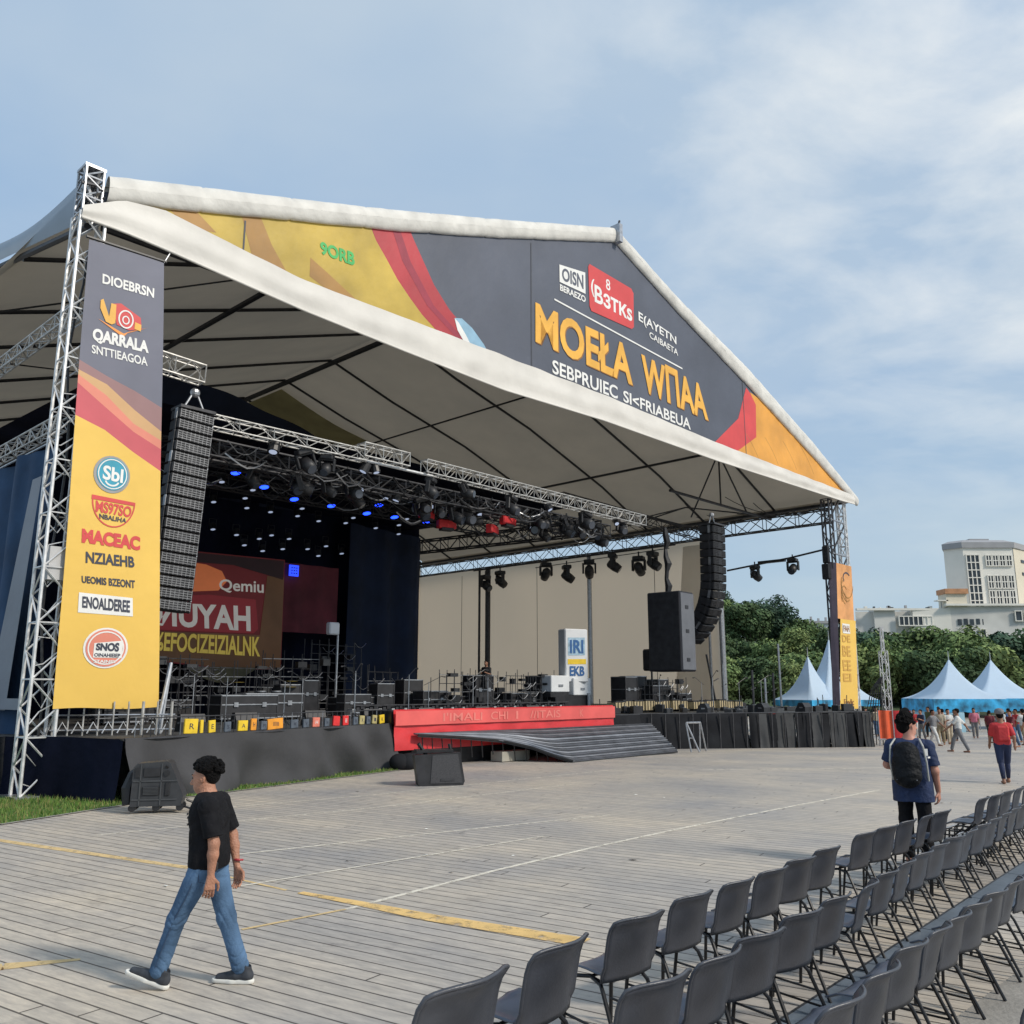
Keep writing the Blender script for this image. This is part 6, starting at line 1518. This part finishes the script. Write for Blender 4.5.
# crowd near the blue tents; depth d, screen-free world x
cr = random.Random(21)
crowd = [ # x, y, pose, top, bottom, yaw, label
 (23.6, 49.5, 'stand', 'black', 'black', 80, 'person all in black, left one of a pair before the blue tent'),
 (24.4, 49.8, 'hold', 'black', 'navy', 95, 'person in black top and navy trousers, right one of the pair by the tent'),
 (22.2, 46.0, 'hold', 'white', 'beige', -90, 'person in white shirt and beige trousers next to the red barrier'),
 (20.3, 43.6, 'stride', 'grey', 'white', -60, 'person in grey top and white trousers passing the end of the stage skirt'),
 (21.0, 48.8, 'stand', 'red', 'black', -100, 'person in red top with black trousers behind the red barrier'),
 (22.9, 50.6, 'hold', 'navy', 'grey', 200, 'person in navy top and grey trousers left of the black-clad pair'),
 (17.0, 34.5, 'stride', 'white', 'grey', 150, 'person in white shirt striding across the plaza left of the red-topped walker'),
 (25.9, 49.0, 'stand', 'maroon', 'black', 60, 'person in maroon top with black trousers under the first blue tent'),
 (26.5, 46.5, 'hold', 'yellow', 'denim', 180, 'person in yellow top and jeans under the first blue tent'),
 (24.6, 43.5, 'shorts', 'white', 'khaki', 100, 'person in white shirt and khaki shorts just left of the walker in red'),
 (27.4, 50.5, 'stand', 'white', 'blue', 10, 'person in white shirt and blue trousers between the two blue tents'),
 (28.2, 47.0, 'hold', 'pink', 'black', 250, 'person in pink top with black trousers between the two blue tents'),
 (26.6, 42.0, 'stand', 'grey', 'denim', 90, 'person in grey top and jeans behind the walker in red'),
 (21.9, 36.2, 'stride', 'white', 'denim', -30, 'person in white shirt and jeans striding right of the walker in red'),
 (18.9, 33.0, 'stand', 'black', 'grey', 110, 'person in black top and grey trousers near the right border of the plaza'),
 (19.8, 33.6, 'stride', 'black', 'black', 60, 'person all in black striding at the right border of the plaza'),
 (28.6, 52.0, 'hold', 'blue', 'white', 120, 'person in blue top and white trousers in front of the second tent'),
 (30.1, 52.5, 'stand', 'red', 'grey', 270, 'person in red top and grey trousers in front of the second tent'),
 (29.6, 49.0, 'stand', 'green', 'black', 70, 'person in green top and black trousers in front of the second tent'),
 (31.2, 53.0, 'hold', 'orange', 'navy', 300, 'person in orange top and navy trousers in front of the second tent'),
 (27.9, 54.5, 'stand', 'pale blue', 'khaki', 250, 'person in pale blue shirt and khaki trousers between the tents, further back'),
 (24.9, 54.0, 'stand', 'olive', 'black', 200, 'person in olive top and black trousers standing under the first tent valance'),
 (26.0, 55.0, 'hold', 'white', 'black', 240, 'person in white shirt and black trousers at the back of the first tent'),
 (22.0, 54.6, 'stand', 'beige', 'denim', 270, 'person in beige top and jeans left of the first tent'),
 (21.1, 53.8, 'hold', 'black', 'denim', 240, 'person in black top and jeans left of the first tent'),
 (26.2, 39.5, 'hold', 'navy', 'white', 140, 'person in navy top and white trousers near the right border'),
 (19.0, 57.5, 'stand', 'white', 'navy', 270, 'person in white shirt and navy trousers beside the tents behind the right banner'),
 (16.6, 57.5, 'stand', 'red', 'denim', 270, 'person in red top and jeans left of the tents behind the right banner'),
 (17.6, 58.0, 'hold', 'pink', 'navy', 260, 'person in pink top and navy trousers among the tents behind the right banner'),
 (15.7, 58.0, 'hold', 'orange', 'black', 260, 'person in orange top and black trousers left of the tents behind the right banner'),
 (22.6, 41.0, 'stride', 'maroon', 'denim', 200, 'person in maroon top and jeans crossing behind the walker in red'),
 (21.4, 45.2, 'stand', 'beige', 'khaki', 240, 'person in beige top and khaki trousers beside the farthest red barrier'),
 (25.4, 47.2, 'stride', 'grey', 'black', 160, 'person in grey top and black trousers below the first blue tent'),
 (27.0, 48.4, 'hold', 'red', 'denim', 190, 'person in red top and jeans below the first blue tent'),
 (27.6, 44.2, 'stride', 'black', 'khaki', 20, 'person in black top and khaki trousers behind the walker in red'),
 (24.2, 38.0, 'hold', 'black', 'olive', 80, 'person in black top and olive trousers at the right border'),
 (29.4, 50.8, 'hold', 'white', 'red', 230, 'person in white shirt and red trousers in front of the second tent'),
 (30.6, 50.0, 'stand', 'navy', 'navy', 210, 'person all in navy in front of the second tent'),
 (26.9, 52.6, 'stand', 'pink', 'grey', 250, 'person in pink top and grey trousers at the edge of the first tent'),
 (23.5, 52.8, 'hold', 'red', 'white', 240, 'person in red top and white trousers at the left corner of the first tent'),
]
for x, y, pose, top, bt, yaw, lab in crowd:
    person(Vector((x, y, gz(x, y))), R(yaw), pose, top, bt, lab, 'people near the blue tents', skin if cr.random() < .3 else skin2, cr.uniform(.93, 1.03))
# musician on stage
sm = person(T(21.2, 7.4, ZD+.55), R(-120), 'hold', 'black', 'black', 'dark-clad musician standing behind the flight cases before the beige wall', None, skin2, 1.02)
mb = MB(); mb.box(T(21.2, 7.4, ZD+.27), (1.4, 1.2, .54), casem, ROT); tag(mb.build('riser_block'), 'low black block under the musician before the beige wall', 'riser')

# ------------------------------------------------------------------ CHAIRS
def chair_parts():
    t = thing('stacking_chair', (0, 0, 0), 'x', 'chair')
    # local: +y is the way the sitter faces; origin on the floor under the back of the seat
    def shell(u, v): # backrest: u across, v up
        x = (u-.5); z = .425+.415*v
        w_ = .475-.035*(1-v)-.02*v*v
        curve = .085*(2*x)**2*(.45+.55*v)            # wraps round the sitter
        lean = -.105*v-.02*v*v
        flare = -.045*(max(0, v-.8)/.2)**1.5
        edge_ = .018*max(0, abs(2*x)-.80)/.2*(1 if v > .2 else 0)
        ztop = z-.022*abs(2*x)**3*v+ (.012*(1-abs(2*x))*0)
        return Vector((x*w_, lean+curve+flare*(1-.3*abs(2*x))-edge_, ztop))
    def two(fn, th, nu, nv, m, name):
        mb = MB(); g = [[fn(i/nu, j/nv) for j in range(nv+1)] for i in range(nu+1)]
        nr = [[None]*(nv+1) for _ in range(nu+1)]
        for i in range(nu+1):
            for j in range(nv+1):
                a = g[min(i+1, nu)][j]-g[max(i-1, 0)][j]; b = g[i][min(j+1, nv)]-g[i][max(j-1, 0)]; nr[i][j] = a.cross(b).normalized()
        vs = [g[i][j]+nr[i][j]*th/2 for i in range(nu+1) for j in range(nv+1)]+[g[i][j]-nr[i][j]*th/2 for i in range(nu+1) for j in range(nv+1)]
        K = (nu+1)*(nv+1); id_ = lambda i, j: i*(nv+1)+j; fs = []
        for i in range(nu):
            for j in range(nv):
                fs.append((id_(i, j), id_(i+1, j), id_(i+1, j+1), id_(i, j+1))); fs.append((K+id_(i, j), K+id_(i, j+1), K+id_(i+1, j+1), K+id_(i+1, j)))
        for i in range(nu): fs += [(id_(i, 0), K+id_(i, 0), K+id_(i+1, 0), id_(i+1, 0)), (id_(i, nv), id_(i+1, nv), K+id_(i+1, nv), K+id_(i, nv))]
        for j in range(nv): fs += [(id_(0, j), id_(0, j+1), K+id_(0, j+1), K+id_(0, j)), (id_(nu, j), K+id_(nu, j), K+id_(nu, j+1), id_(nu, j+1))]
        mb.add(vs, fs, m); return mb.build(name, t, local=True, smooth=True)
    bk = two(shell, .012, 14, 12, chairm, 'backrest')
    # rolled rim along the top and the two sides
    mb = MB(); pts = [shell(0, v/8) for v in range(0, 9)]+[shell(u/14, 1) for u in range(1, 14)]+[shell(1, 1-v/8) for v in range(0, 9)]
    mb.path([p+Vector((0, .002, 0)) for p in pts], .0095, chairm, 6); mb.build('rim', bk, local=True, smooth=True)
    def seat(u, v):
        x = u-.5; y = .02+.40*v
        z = .445-.018*math.cos(math.pi*2*x)*math.sin(math.pi*min(1, v*1.1))-.03*max(0, v-.82)/.18+.018*(2*x)**4+.035*max(0, .12-v)/.12
        return Vector((x*(.43-.02*v), y, z))
    two(seat, .012, 12, 10, chairs_, 'seat')
    for sx in (-1, 1):
        x = sx*.185
        mb = MB(); mb.path([(x*.8, .20, .415), (x, .32, .40), (x*1.08, .36, .36), (x*1.2, .395, .0)], .0135, legm, 8); mb.build('leg', t, local=True)
        mb = MB(); mb.path([(x*.8, .20, .415), (x, .08, .40), (x*1.08, .045, .36), (x*1.22, -.115, .0)], .0135, legm, 8); mb.build('leg', t, local=True)
    mb = MB(); mb.path([(-.148, .20, .415), (.148, .20, .415)], .011, legm, 8); mb.tube((-.19, .10, .405), (.19, .10, .405), .010, legm)
    mb.tube((-.17, .09, .41), (-.148, .20, .415), .010, legm); mb.tube((.17, .09, .41), (.148, .20, .415), .010, legm)
    mb.build('seat_frame', t, local=True)
    for sx in (-1, 1):
        mb = MB(); mb.tube((sx*.205, .378, .15), (sx*.215, -.06, .13), .009, legm, 6); mb.build('stretcher', t, local=True)
    return t
proto = chair_parts(); cfirst = True
rc = random.Random(9)
def place_chair(s, k, label, grp, dz=0, hs=1.0):
    global cfirst
    o = proto if cfirst else copy_tree(proto); cfirst = False
    # top of the backrest sits at k, so the origin is .12 further in
    o.location = T(s, k+.12*hs, dz); o.rotation_euler = (rc.uniform(-.012, .012), rc.uniform(-.01, .01), ROT+rc.gauss(0, .075)); o.scale = (1.08*hs, 1.04*hs, .985*hs)
    o['label'] = label; o['group'] = grp; return o
# ROT turns local +x to D, so local +y is N (towards the stage)
row1 = [(-4.22, -17.99, 1.18), (-3.23, -17.72, 1.08), (-2.18, -17.5, 1.0), (-1.36, -17.41, .98), (-.66, -17.37, .97), (-.02, -17.35, .96), (.63, -17.28, .95), (1.32, -17.22, .95)]
gname = 'rows of grey chairs facing the stage'
for i, (s, k, h) in enumerate(row1): place_chair(s, k, '%s chair from the near end of the front row, before its gap' % ORD[i], gname, 0, h)
row1b = [2.5, 3.1, 3.72, 4.3, 4.9]
for i, s in enumerate(row1b): place_chair(s+.05, -17.10, 'front row chair %s after the gap, beside the man with the backpack' % ORD[i], gname, 0, .94)
row1c = [6.75, 7.36, 7.98, 8.6, 9.2]
for i, s in enumerate(row1c): place_chair(s, -17.07, 'front row chair %s past the two bare frames' % ORD[i], gname, 0, .94)
row2 = [(-3.3, -18.41, 1.05), (-2.58, -18.33, 1), (-1.93, -18.25, .97), (-1.2, -18.18, .95), (-.46, -18.08, .92), (.23, -18.02, .9), (.88, -17.94, .88), (1.52, -17.88, .87), (2.12, -17.82, .87)]+[(2.12+.6*i, -17.82+.036*i, .87) for i in range(1, 10)]
for i, (s, k, h) in enumerate(row2): place_chair(s, k, '%s chair from the near end of the second row, left of the low step' % ORD[i], gname, 0, h)
row3 = [(-3.55, -19.2, 1.02), (-2.83, -19.14, 1.0), (-2.12, -19.05, .95), (-1.43, -18.97, .92), (-.85, -18.93, .9), (-.33, -18.90, .88), (.2, -18.87, .87), (.75, -18.84, .86), (1.3, -18.82, .86), (1.85, -18.8, .86)]
for i, (s, k, h) in enumerate(row3): place_chair(s, k, '%s chair from the near end of the third row, right of the low step' % ORD[i], gname, .008, h)
place_chair(-1.72, -19.72, 'single chair back cut by the bottom right corner of the view', gname, .008, .875)
# chairs missing their shells: bare frames
for i, s in enumerate((5.55, 6.1)):
    t = thing('chair_frame', T(s, -17.1, 0), 'bare chair frame without a shell in the front row, %s one' % ('nearer' if i == 0 else 'farther'), 'chair frame', 'bare chair frames', ROT)
    for sx in (-1, 1):
        mb = MB(); x = sx*.19; mb.path([(x*1.2, .4, 0), (x, .33, .42), (x, .05, .42), (x, -.06, .52)], .012, legm, 6); mb.build('leg', t, local=True)
        mb = MB(); mb.path([(x, .08, .41), (x*1.2, -.12, 0)], .012, legm, 6); mb.build('leg', t, local=True)
    mb = MB(); mb.tube((-.19, .33, .42), (.19, .33, .42), .011, steel); mb.tube((-.19, .05, .42), (.19, .05, .42), .011, steel); mb.build('crossbar', t, local=True)

# ------------------------------------------------------------------ blue tents
def pagoda(name, loc, w_, eave, peak, label, drop=.75, group='blue and white marquee tents', side=False, rz=0, plain=False):
    t = thing(name, loc, label, 'marquee tent', group, rz)
    mb = MB(); n = 14
    def f(u, v):
        a = 2*math.pi*u; q = max(abs(math.cos(a)), abs(math.sin(a))); r = w_/2/q*(1-v)**1.0+.0
        hgt = (peak-eave)*(v**2.6*.72+v*.28) 
        return Vector((math.cos(a)*r+.0, math.sin(a)*r, eave+hgt))
    mb.grid(f, 48, n, tentw); mb.build('canopy', t, local=True, smooth=True)
    mb = MB(); h = w_/2
    P = [(-h, -h), (h, -h), (h, h), (-h, h)]
    for i in range(4):
        a, b = Vector((*P[i], 0)), Vector((*P[(i+1) % 4], 0))
        mb.grid(lambda u, v: a.lerp(b, u)*(1.004)+Vector((0, 0, eave-drop*v+.03*math.sin(u*22)*v)), 24, 3, tentb if not plain else tentw)
    mb.build('valance', t, local=True)
    for x, y in P:
        mb = MB(); mb.tube((x*.98, y*.98, 0), (x*.98, y*.98, eave), .04, steel); mb.build('pole', t, local=True)
    mb = MB(); mb.tube((0, 0, peak-.1), (0, 0, peak+.55), .04, steel, 6, .02); mb.build('spire', t, local=True)
    if side:
        mb = MB(); mb.quad(Vector((-h, -h+.02, 0)), Vector((-h*.2, -h+.02, 0)), Vector((-h*.2, -h+.02, eave-drop*.9)), Vector((-h, -h+.02, eave-drop*.9)), tentp); mb.quad(Vector((-h+.02, -h, 0)), Vector((-h+.02, h, 0)), Vector((-h+.02, h, eave-drop*.9)), Vector((-h+.02, -h, eave-drop*.9)), tentp); mb.build('side_wall', t, local=True)
    return t
G_ = -.5
pagoda('marquee_tent', Vector((30.35, 62, G_)), 4.9, 2.15, 4.85, 'blue and white pagoda tent with pale blue side wall, left of its twin', .85, side=True)
pagoda('marquee_tent', Vector((35.4, 66, G_)), 5.3, 2.15, 4.95, 'blue and white pagoda tent at the right border of the view', .85)
pagoda('marquee_tent', Vector((19.9, 60, G_)), 3.4, 2.1, 5.0, 'white pagoda tent just left of the right banner', .4, rz=.5)
pagoda('marquee_tent', Vector((21.75, 61, G_)), 4.2, 2.1, 6.2, 'taller white pagoda tent partly behind the right banner', .4, rz=.2)
# small gothic-shaped lattice mast
lm = thing('lattice_mast', Vector((18.6, 45, gz(18.6, 45))), 'slender grey lattice mast standing behind the end of the stage', 'mast')
mb = MB(); b = Vector((18.75, 45, gz(18.6, 45))); mb.truss(b, b+Vector((0, 0, 4.6)), .32, .32, .4, alu, .025, .014, up=Vector((0, 1, 0))); mb.truss(b+Vector((0, 0, 4.6)), b+Vector((0, 0, 5.8)), .12, .12, .3, alu, .02, .01, up=Vector((0, 1, 0))); mb.build('lattice', lm)
mb = MB()
for i in range(7):
    a = i/6; mb.path([b+Vector((-1.15+a*1.0, .1, 0)), b+Vector((-1.05+a*.9, .1, 1.5)), b+Vector((-.7+a*.55, .1, 2.7)), b+Vector((-.2+a*.1, .1, 3.3))], .025, alu_d, 5)
for z in (.5, 1.0, 1.5, 2.0, 2.5): mb.tube(b+Vector((-1.1+.1*z, .1, z)), b+Vector((-.1, .1, z)), .02, alu_d, 4)
mb.build('side_arch', lm)
# red barrier cloths
for i, (x, y, w_, m_, lab) in enumerate(((17.9, 43.3, .7, mat('barrier orange red', (.70, .10, .03), .5), 'orange red plastic barrier right beside the stage end'), (18.9, 44.2, 1.3, redcloth, 'red plastic barrier second from the stage end'), (20.0, 46.2, .9, redcloth, 'red plastic barrier farthest from the stage end'))):
    z0 = gz(x, y); t = thing('crowd_barrier', Vector((x, y, z0)), lab, 'barrier', 'red barriers beside the stage')
    mb = MB(); mb.grid(lambda u, v: Vector((x-w_/2+w_*u, y+.05*math.sin(u*9), z0+.3+1.35*v)), 10, 4, m_); mb.build('panel', t)
    mb = MB()
    for q in (-.5, .5): mb.tube((x+q*w_, y, z0), (x+q*w_, y, z0+1.65), .03, steel)
    mb.tube((x-w_*.6, y, z0+.3), (x+w_*.6, y, z0+.3), .04, steel); mb.build('frame', t)

# ------------------------------------------------------------------ trees
def leafm(name, c):
    m = bpy.data.materials.new(name); m.use_nodes = True; g = m.node_tree; b = g.nodes['Principled BSDF']; b.inputs['Roughness'].default_value = .8
    at = g.nodes.new('ShaderNodeVertexColor'); at.layer_name = 'tone'; mu = g.nodes.new('ShaderNodeMixRGB'); mu.blend_type = 'MULTIPLY'; mu.inputs[0].default_value = 1; mu.inputs[2].default_value = (*c, 1)
    g.links.new(at.outputs[0], mu.inputs[1]); g.links.new(mu.outputs[0], b.inputs['Base Color']); b.inputs['Specular IOR Level'].default_value = .2
    return m
LM = [leafm('foliage deep', (.075, .120, .052)), leafm('foliage mid', (.13, .19, .07)), leafm('foliage light', (.20, .26, .095)), leafm('foliage blue', (.062, .108, .068))]  # leaf colours lightened and made bluer to stand in for distance haze
def crown_mesh(seed, w_, h, nleaf, leaf, m):
    r = random.Random(seed); vs = []; fs = []; tn = []
    lobes = []
    for i in range(26):
        a = r.uniform(0, 6.28); rad = w_/2*math.sqrt(r.random())*.78; z = h*(.12+.72*r.random()*(1-(rad/(w_/2))**2*.6)); lobes.append((Vector((math.cos(a)*rad, math.sin(a)*rad, z)), r.uniform(.13, .24)*w_, r.uniform(.7, 1.2)))
    for i in range(nleaf):
        c, R_, tone = r.choice(lobes)
        d = Vector((r.gauss(0, 1), r.gauss(0, 1), r.gauss(0, 1))).normalized()
        if d.z < -.35 and r.random() < .6: d.z *= -1
        p = c+d*R_*(r.random()**.25)*Vector((1, 1, .8)).length/1.62
        s_ = leaf*r.uniform(.5, 1.3); u = Vector((r.gauss(0, 1), r.gauss(0, 1), r.gauss(0, 1))).normalized(); w2 = d.cross(u)
        if w2.length < .1: continue
        w2.normalize(); nn = (d+u*.7).normalized(); a = nn.orthogonal().normalized()*s_; b = nn.cross(a).normalized()*s_*.6
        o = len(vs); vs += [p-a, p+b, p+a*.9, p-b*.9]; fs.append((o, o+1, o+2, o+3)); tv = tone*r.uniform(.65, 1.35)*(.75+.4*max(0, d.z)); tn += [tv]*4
    me = bpy.data.meshes.new('crown'); me.from_pydata([tuple(v) for v in vs], [], fs); me.materials.append(m)
    ca = me.color_attributes.new('tone', 'FLOAT_COLOR', 'CORNER')
    buf = []
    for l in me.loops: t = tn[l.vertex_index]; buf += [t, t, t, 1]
    ca.data.foreach_set('color', buf); me.update(); return me
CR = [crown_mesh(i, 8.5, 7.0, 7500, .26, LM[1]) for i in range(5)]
def trunk_mesh(seed, h):
    r = random.Random(seed); mb = MB(); mb.path([(0, 0, 0), (.05, .03, h*.4), (.1, -.05, h*.8)], [.32, .24, .14], barkm, 8)
    for i in range(6):
        a = r.uniform(0, 6.28); mb.path([(.05, 0, h*.45), (math.cos(a)*1.2, math.sin(a)*1.2, h*.9), (math.cos(a)*2.3, math.sin(a)*2.3, h*1.35)], [.13, .08, .03], barkm, 6)
    o = mb.build('trunk', local=True); me = o.data; bpy.data.objects.remove(o); return me
TK = [trunk_mesh(i, 3.6) for i in range(3)]
tr = random.Random(33)
def tree(x, y, z, sc2, mi_, label, group):
    t = thing('tree', Vector((x, y, z)), label, 'tree', group, tr.uniform(0, 6.28)); t.scale = (sc2*tr.uniform(.9, 1.15), sc2*tr.uniform(.9, 1.15), sc2)
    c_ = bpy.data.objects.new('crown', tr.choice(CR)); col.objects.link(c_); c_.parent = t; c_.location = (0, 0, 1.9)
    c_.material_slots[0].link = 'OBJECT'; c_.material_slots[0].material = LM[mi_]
    k_ = bpy.data.objects.new('trunk', tr.choice(TK)); col.objects.link(k_); k_.parent = t
kinds = {0: 'dark green', 1: 'mid green', 2: 'light yellowish green', 3: 'deep bluish green'}
# row behind the tents, right of the banner
TL = []
for i in range(15): TL.append((36+i*3.4+tr.uniform(-1, 1), 92+tr.uniform(-5, 5), -.5, tr.uniform(.72, .92), (2, 1, 0, 1, 2, 0)[i % 6]))
for i in range(16): TL.append((42+i*3.9+tr.uniform(-1.5, 1.5), 116+tr.uniform(-6, 6), 0, tr.uniform(1.08, 1.30), (1, 3, 0, 1, 2)[i % 5]))
for i in range(8): TL.append((73+i*3.2, 112+tr.uniform(-4, 4), 1.2, tr.uniform(1.05, 1.2), (3, 0, 1)[i % 3]))
for i, (x, y, z, s_, m_) in enumerate(TL):
    tree(x, y, z, s_, m_, '%s tree with a rounded bushy crown in the belt behind the blue tents' % kinds[m_], '%s trees behind the blue tents' % kinds[m_])
# wooded slope seen through the open right bay
hill = MB()
def hz_(x, y):
    d = ((x-33)/27)**2+((y-165)/45)**2
    return 14.5*math.exp(-d*1.6)-.7
hill.grid(lambda u, v: Vector((-40+u*150, 95+v*170, hz_(-40+u*150, 95+v*170))), 50, 40, mat('hill ground', (.05, .075, .03), .9, 0, .4, .08))
struct(hill.build('hill', smooth=True))
HL = []
for i in range(12): HL.append((18+i*3.0+tr.uniform(-1, 1), 98+tr.uniform(-3, 3), tr.uniform(.72, .92), (2, 1, 2, 0)[i % 4]))
for i in range(12): HL.append((22+i*3.6+tr.uniform(-1, 1), 118+tr.uniform(-4, 4), tr.uniform(.85, 1.1), (1, 2, 0)[i % 3]))
for i in range(12): HL.append((24+i*4.2+tr.uniform(-1, 1), 140+tr.uniform(-5, 5), tr.uniform(.9, 1.1), (0, 3, 1)[i % 3]))
for i in range(10): HL.append((24+i*4.8+tr.uniform(-1, 1), 160+tr.uniform(-4, 4), tr.uniform(.7, .95), (0, 3)[i % 2]))
for i, (x, y, s_, m_) in enumerate(HL):
    tree(x, y, hz_(x, y)-.3, s_, m_, '%s tree on the wooded slope left of the right tower' % kinds[m_], '%s trees on the slope' % kinds[m_])

# ------------------------------------------------------------------ building on the rise
bw = mat('pale render', (.76, .73, .66), .8, 0, .08, .15, .2, .5); bw2 = mat('weathered render', (.60, .585, .55), .85, 0, .22, .12, .2, .4); by_ = mat('warm and sunlit render', (.66, .60, .48), .8, 0, .06, .2)
gl = mat('dark window glass', (.035, .045, .055), .15, 0, .4, .6); cor = mat('grey cornice', (.34, .34, .35), .8, 0, .1, .3); orr = mat('orange roof tiles', (.50, .25, .13), .8, 0, .2, 1)
bd = thing('building', Vector((112, 222, 8)), 'large pale modernist building with a tall windowed tower block above a long lower wing', 'building')
def wall(pts2, z0, z1, m, name, parent=bd):
    mb = MB(); n = len(pts2); vs = [(x, y, z0) for x, y in pts2]+[(x, y, z1) for x, y in pts2]
    mb.add(vs, [(i, (i+1) % n, n+(i+1) % n, n+i) for i in range(n)]+[tuple(range(n, 2*n))], m); return mb.build(name, parent)
FP = [(110.3, 222.5), (113.4, 219), (126, 219), (134, 226), (134, 240), (120.5, 240)]
tb = wall(FP[:], 14, 38.0, bw, 'tower_wall')
yw = MB(); yw.quad(Vector((126.05, 218.9, 14)), Vector((134.2, 225.9, 14)), Vector((134.2, 225.9, 37.9)), Vector((126.05, 218.9, 37.9)), by_); yw.build('sunlit_side_wall', bd)  # warm colour paints in the sun that falls on this wall
def cornice(z0, z1, g0, g1, m):
    c = Vector((121, 229)); mb = MB(); n = len(FP)
    lo_ = [Vector((x, y)) + (Vector((x, y))-c).normalized()*g0 for x, y in FP]; hi_ = [Vector((x, y)) + (Vector((x, y))-c).normalized()*g1 for x, y in FP]
    mb.add([(p.x, p.y, z0) for p in lo_]+[(p.x, p.y, z1) for p in hi_], [(i, (i+1) % n, n+(i+1) % n, n+i) for i in range(n)]+[tuple(range(n, 2*n)), tuple(range(n))[::-1]], m); mb.build('cornice', bd)
cornice(37.2, 38.6, .5, .6, cor); cornice(38.6, 39.5, .5, -2.2, cor)
mb = MB(); mb.box((120, 225, 39.8), (5, 4, .8), cor); mb.build('roof_plant', bd)
def win(x0, x1, z0, z1, y, nxp, nzp, name='window'):
    f_ = MB(); w_ = .22
    o_ = MB(); o_.box(((x0+x1)/2, y+.12, (z0+z1)/2), (x1-x0, .16, z1-z0), gl); wo = o_.build(name, bd)
    for i in range(nxp+1): x = x0+(x1-x0)*i/nxp; f_.box((x, y, (z0+z1)/2), (w_, .3, z1-z0+w_), bw)
    for j in range(nzp+1): z = z0+(z1-z0)*j/nzp; f_.box(((x0+x1)/2, y-.03, z), (x1-x0+w_*1.2, .3, w_), bw)
    f_.build('window_frame', wo)
win(114.0, 117.2, 22.0, 35.4, 218.8, 3, 7)
for z0, z1 in ((32.6, 35.3), (27.0, 30.2), (21.4, 26.4)):
    for x0 in (118.9, 120.6, 122.3, 124.0): win(x0, x0+1.35, z0, z1, 218.8, 2, 2 if z1-z0 < 4 else 3)
for z in (31, 34.2): 
    mb = MB(); mb.box((130.5, 222.6, z), (3.2, .2, .7), gl, R(41)); mb.build('window', bd)
wall([(84, 216), (134, 214), (140, 236), (92, 236)], 6, 21.0, bw2, 'wing_wall')
wall([(105.5, 213.4), (138, 212.2), (138, 222), (105.5, 222)], 8, 22.0, bw2, 'wing_wall')
wall([(97, 213.7), (106, 213.3), (106, 222), (97, 222)], 8, 21.5, bw, 'wing_wall'); wall([(88, 214.6), (93, 214.4), (93, 220), (89, 220)], 8, 21.7, bw2, 'wing_wall')
mb = MB(); mb.box((94, 214.0, 21.3), (21, 1.0, .5), bw); mb.box((121, 212.6, 22.3), (33, 1.2, .5), bw); mb.build('parapet', bd)
win(93.5, 101.5, 17.4, 19.6, 213.55, 7, 1)
for x0 in (121.0, 123.2, 125.4, 127.6, 129.8): win(x0, x0+1.6, 18.4, 20.8, 212.35, 1, 1)
for i in range(9):
    mb = MB(); mb.box((108.0+i*1.45, 213.2, 18.2+.1*(i % 2)), (.9, .2, 1.4), gl); mb.build('window', bd)
for i, z in enumerate((14.4, 13.0)):
    mb = MB(); mb.box((97, 215.3, z), (22, .8, .35), bw); mb.build('balcony_slab', bd)
for i in range(12):
    mb = MB(); mb.box((88.5+i*1.7, 215.6, 13.7), (1.0, .2, .8), gl); mb.build('window', bd)
win(112.5, 113.8, 12.5, 16.5, 212.8, 1, 2)
mb = MB(); mb.box((107.6, 215, 23.4), (5, 4, 3.2), by_); mb.build('rooftop_room', bd)
mb = MB(); mb.box((107.6, 214.8, 25.6), (5.6, 4.6, 1.2), orr); mb.box((104.3, 214, 23.4), (2.6, 2, .25), bw); mb.tube((104.3, 214, 20), (104.3, 214, 23.4), .12, cor); mb.build('roof', bd)
mb = MB(); rr = random.Random(8)
for i in range(18):
    mb = MB(); mb.box((86+rr.random()*46, 216, 21.5+rr.random()*.5), (rr.uniform(.3, 1.4), .6, rr.uniform(.5, 1.2)), rr.choice((cor, bw, gl))); mb.build('roof_vent', bd)
ris = MB(); ris.grid(lambda u, v: Vector((70+u*110, 150+v*140, -.7+15*min(1, max(0, (v*140-5)/55)) * min(1, u*6))), 20, 24, MATS['hill ground']); struct(ris.build('hill', smooth=True))
for i in range(18):
    m_ = (0, 1, 3)[i % 3]; tree(84+i*3.4, 168+tr.uniform(-4, 4), 4.0, tr.uniform(.75, 1.0), m_, '%s tree on the rise directly below the pale building' % kinds[m_], '%s trees below the building' % kinds[m_])
# small white house beyond the slope
wh = thing('house', Vector((72, 205, 8)), 'small white building glimpsed beyond the slope left of the right banner', 'building')
mb = MB(); mb.box((73, 205, 11), (10, 6, 12), mat('white wall', (.72, .72, .72), .8, 0, .1, .3)); mb.build('wall', wh); mb = MB(); mb.box((73, 205, 17.3), (11, 7, .6), cor)
for i in range(6): mb.box((69+i*1.7, 204, 18.0), (.4, .4, rr.uniform(.6, 1.6)), cor)
mb.build('roof', wh)
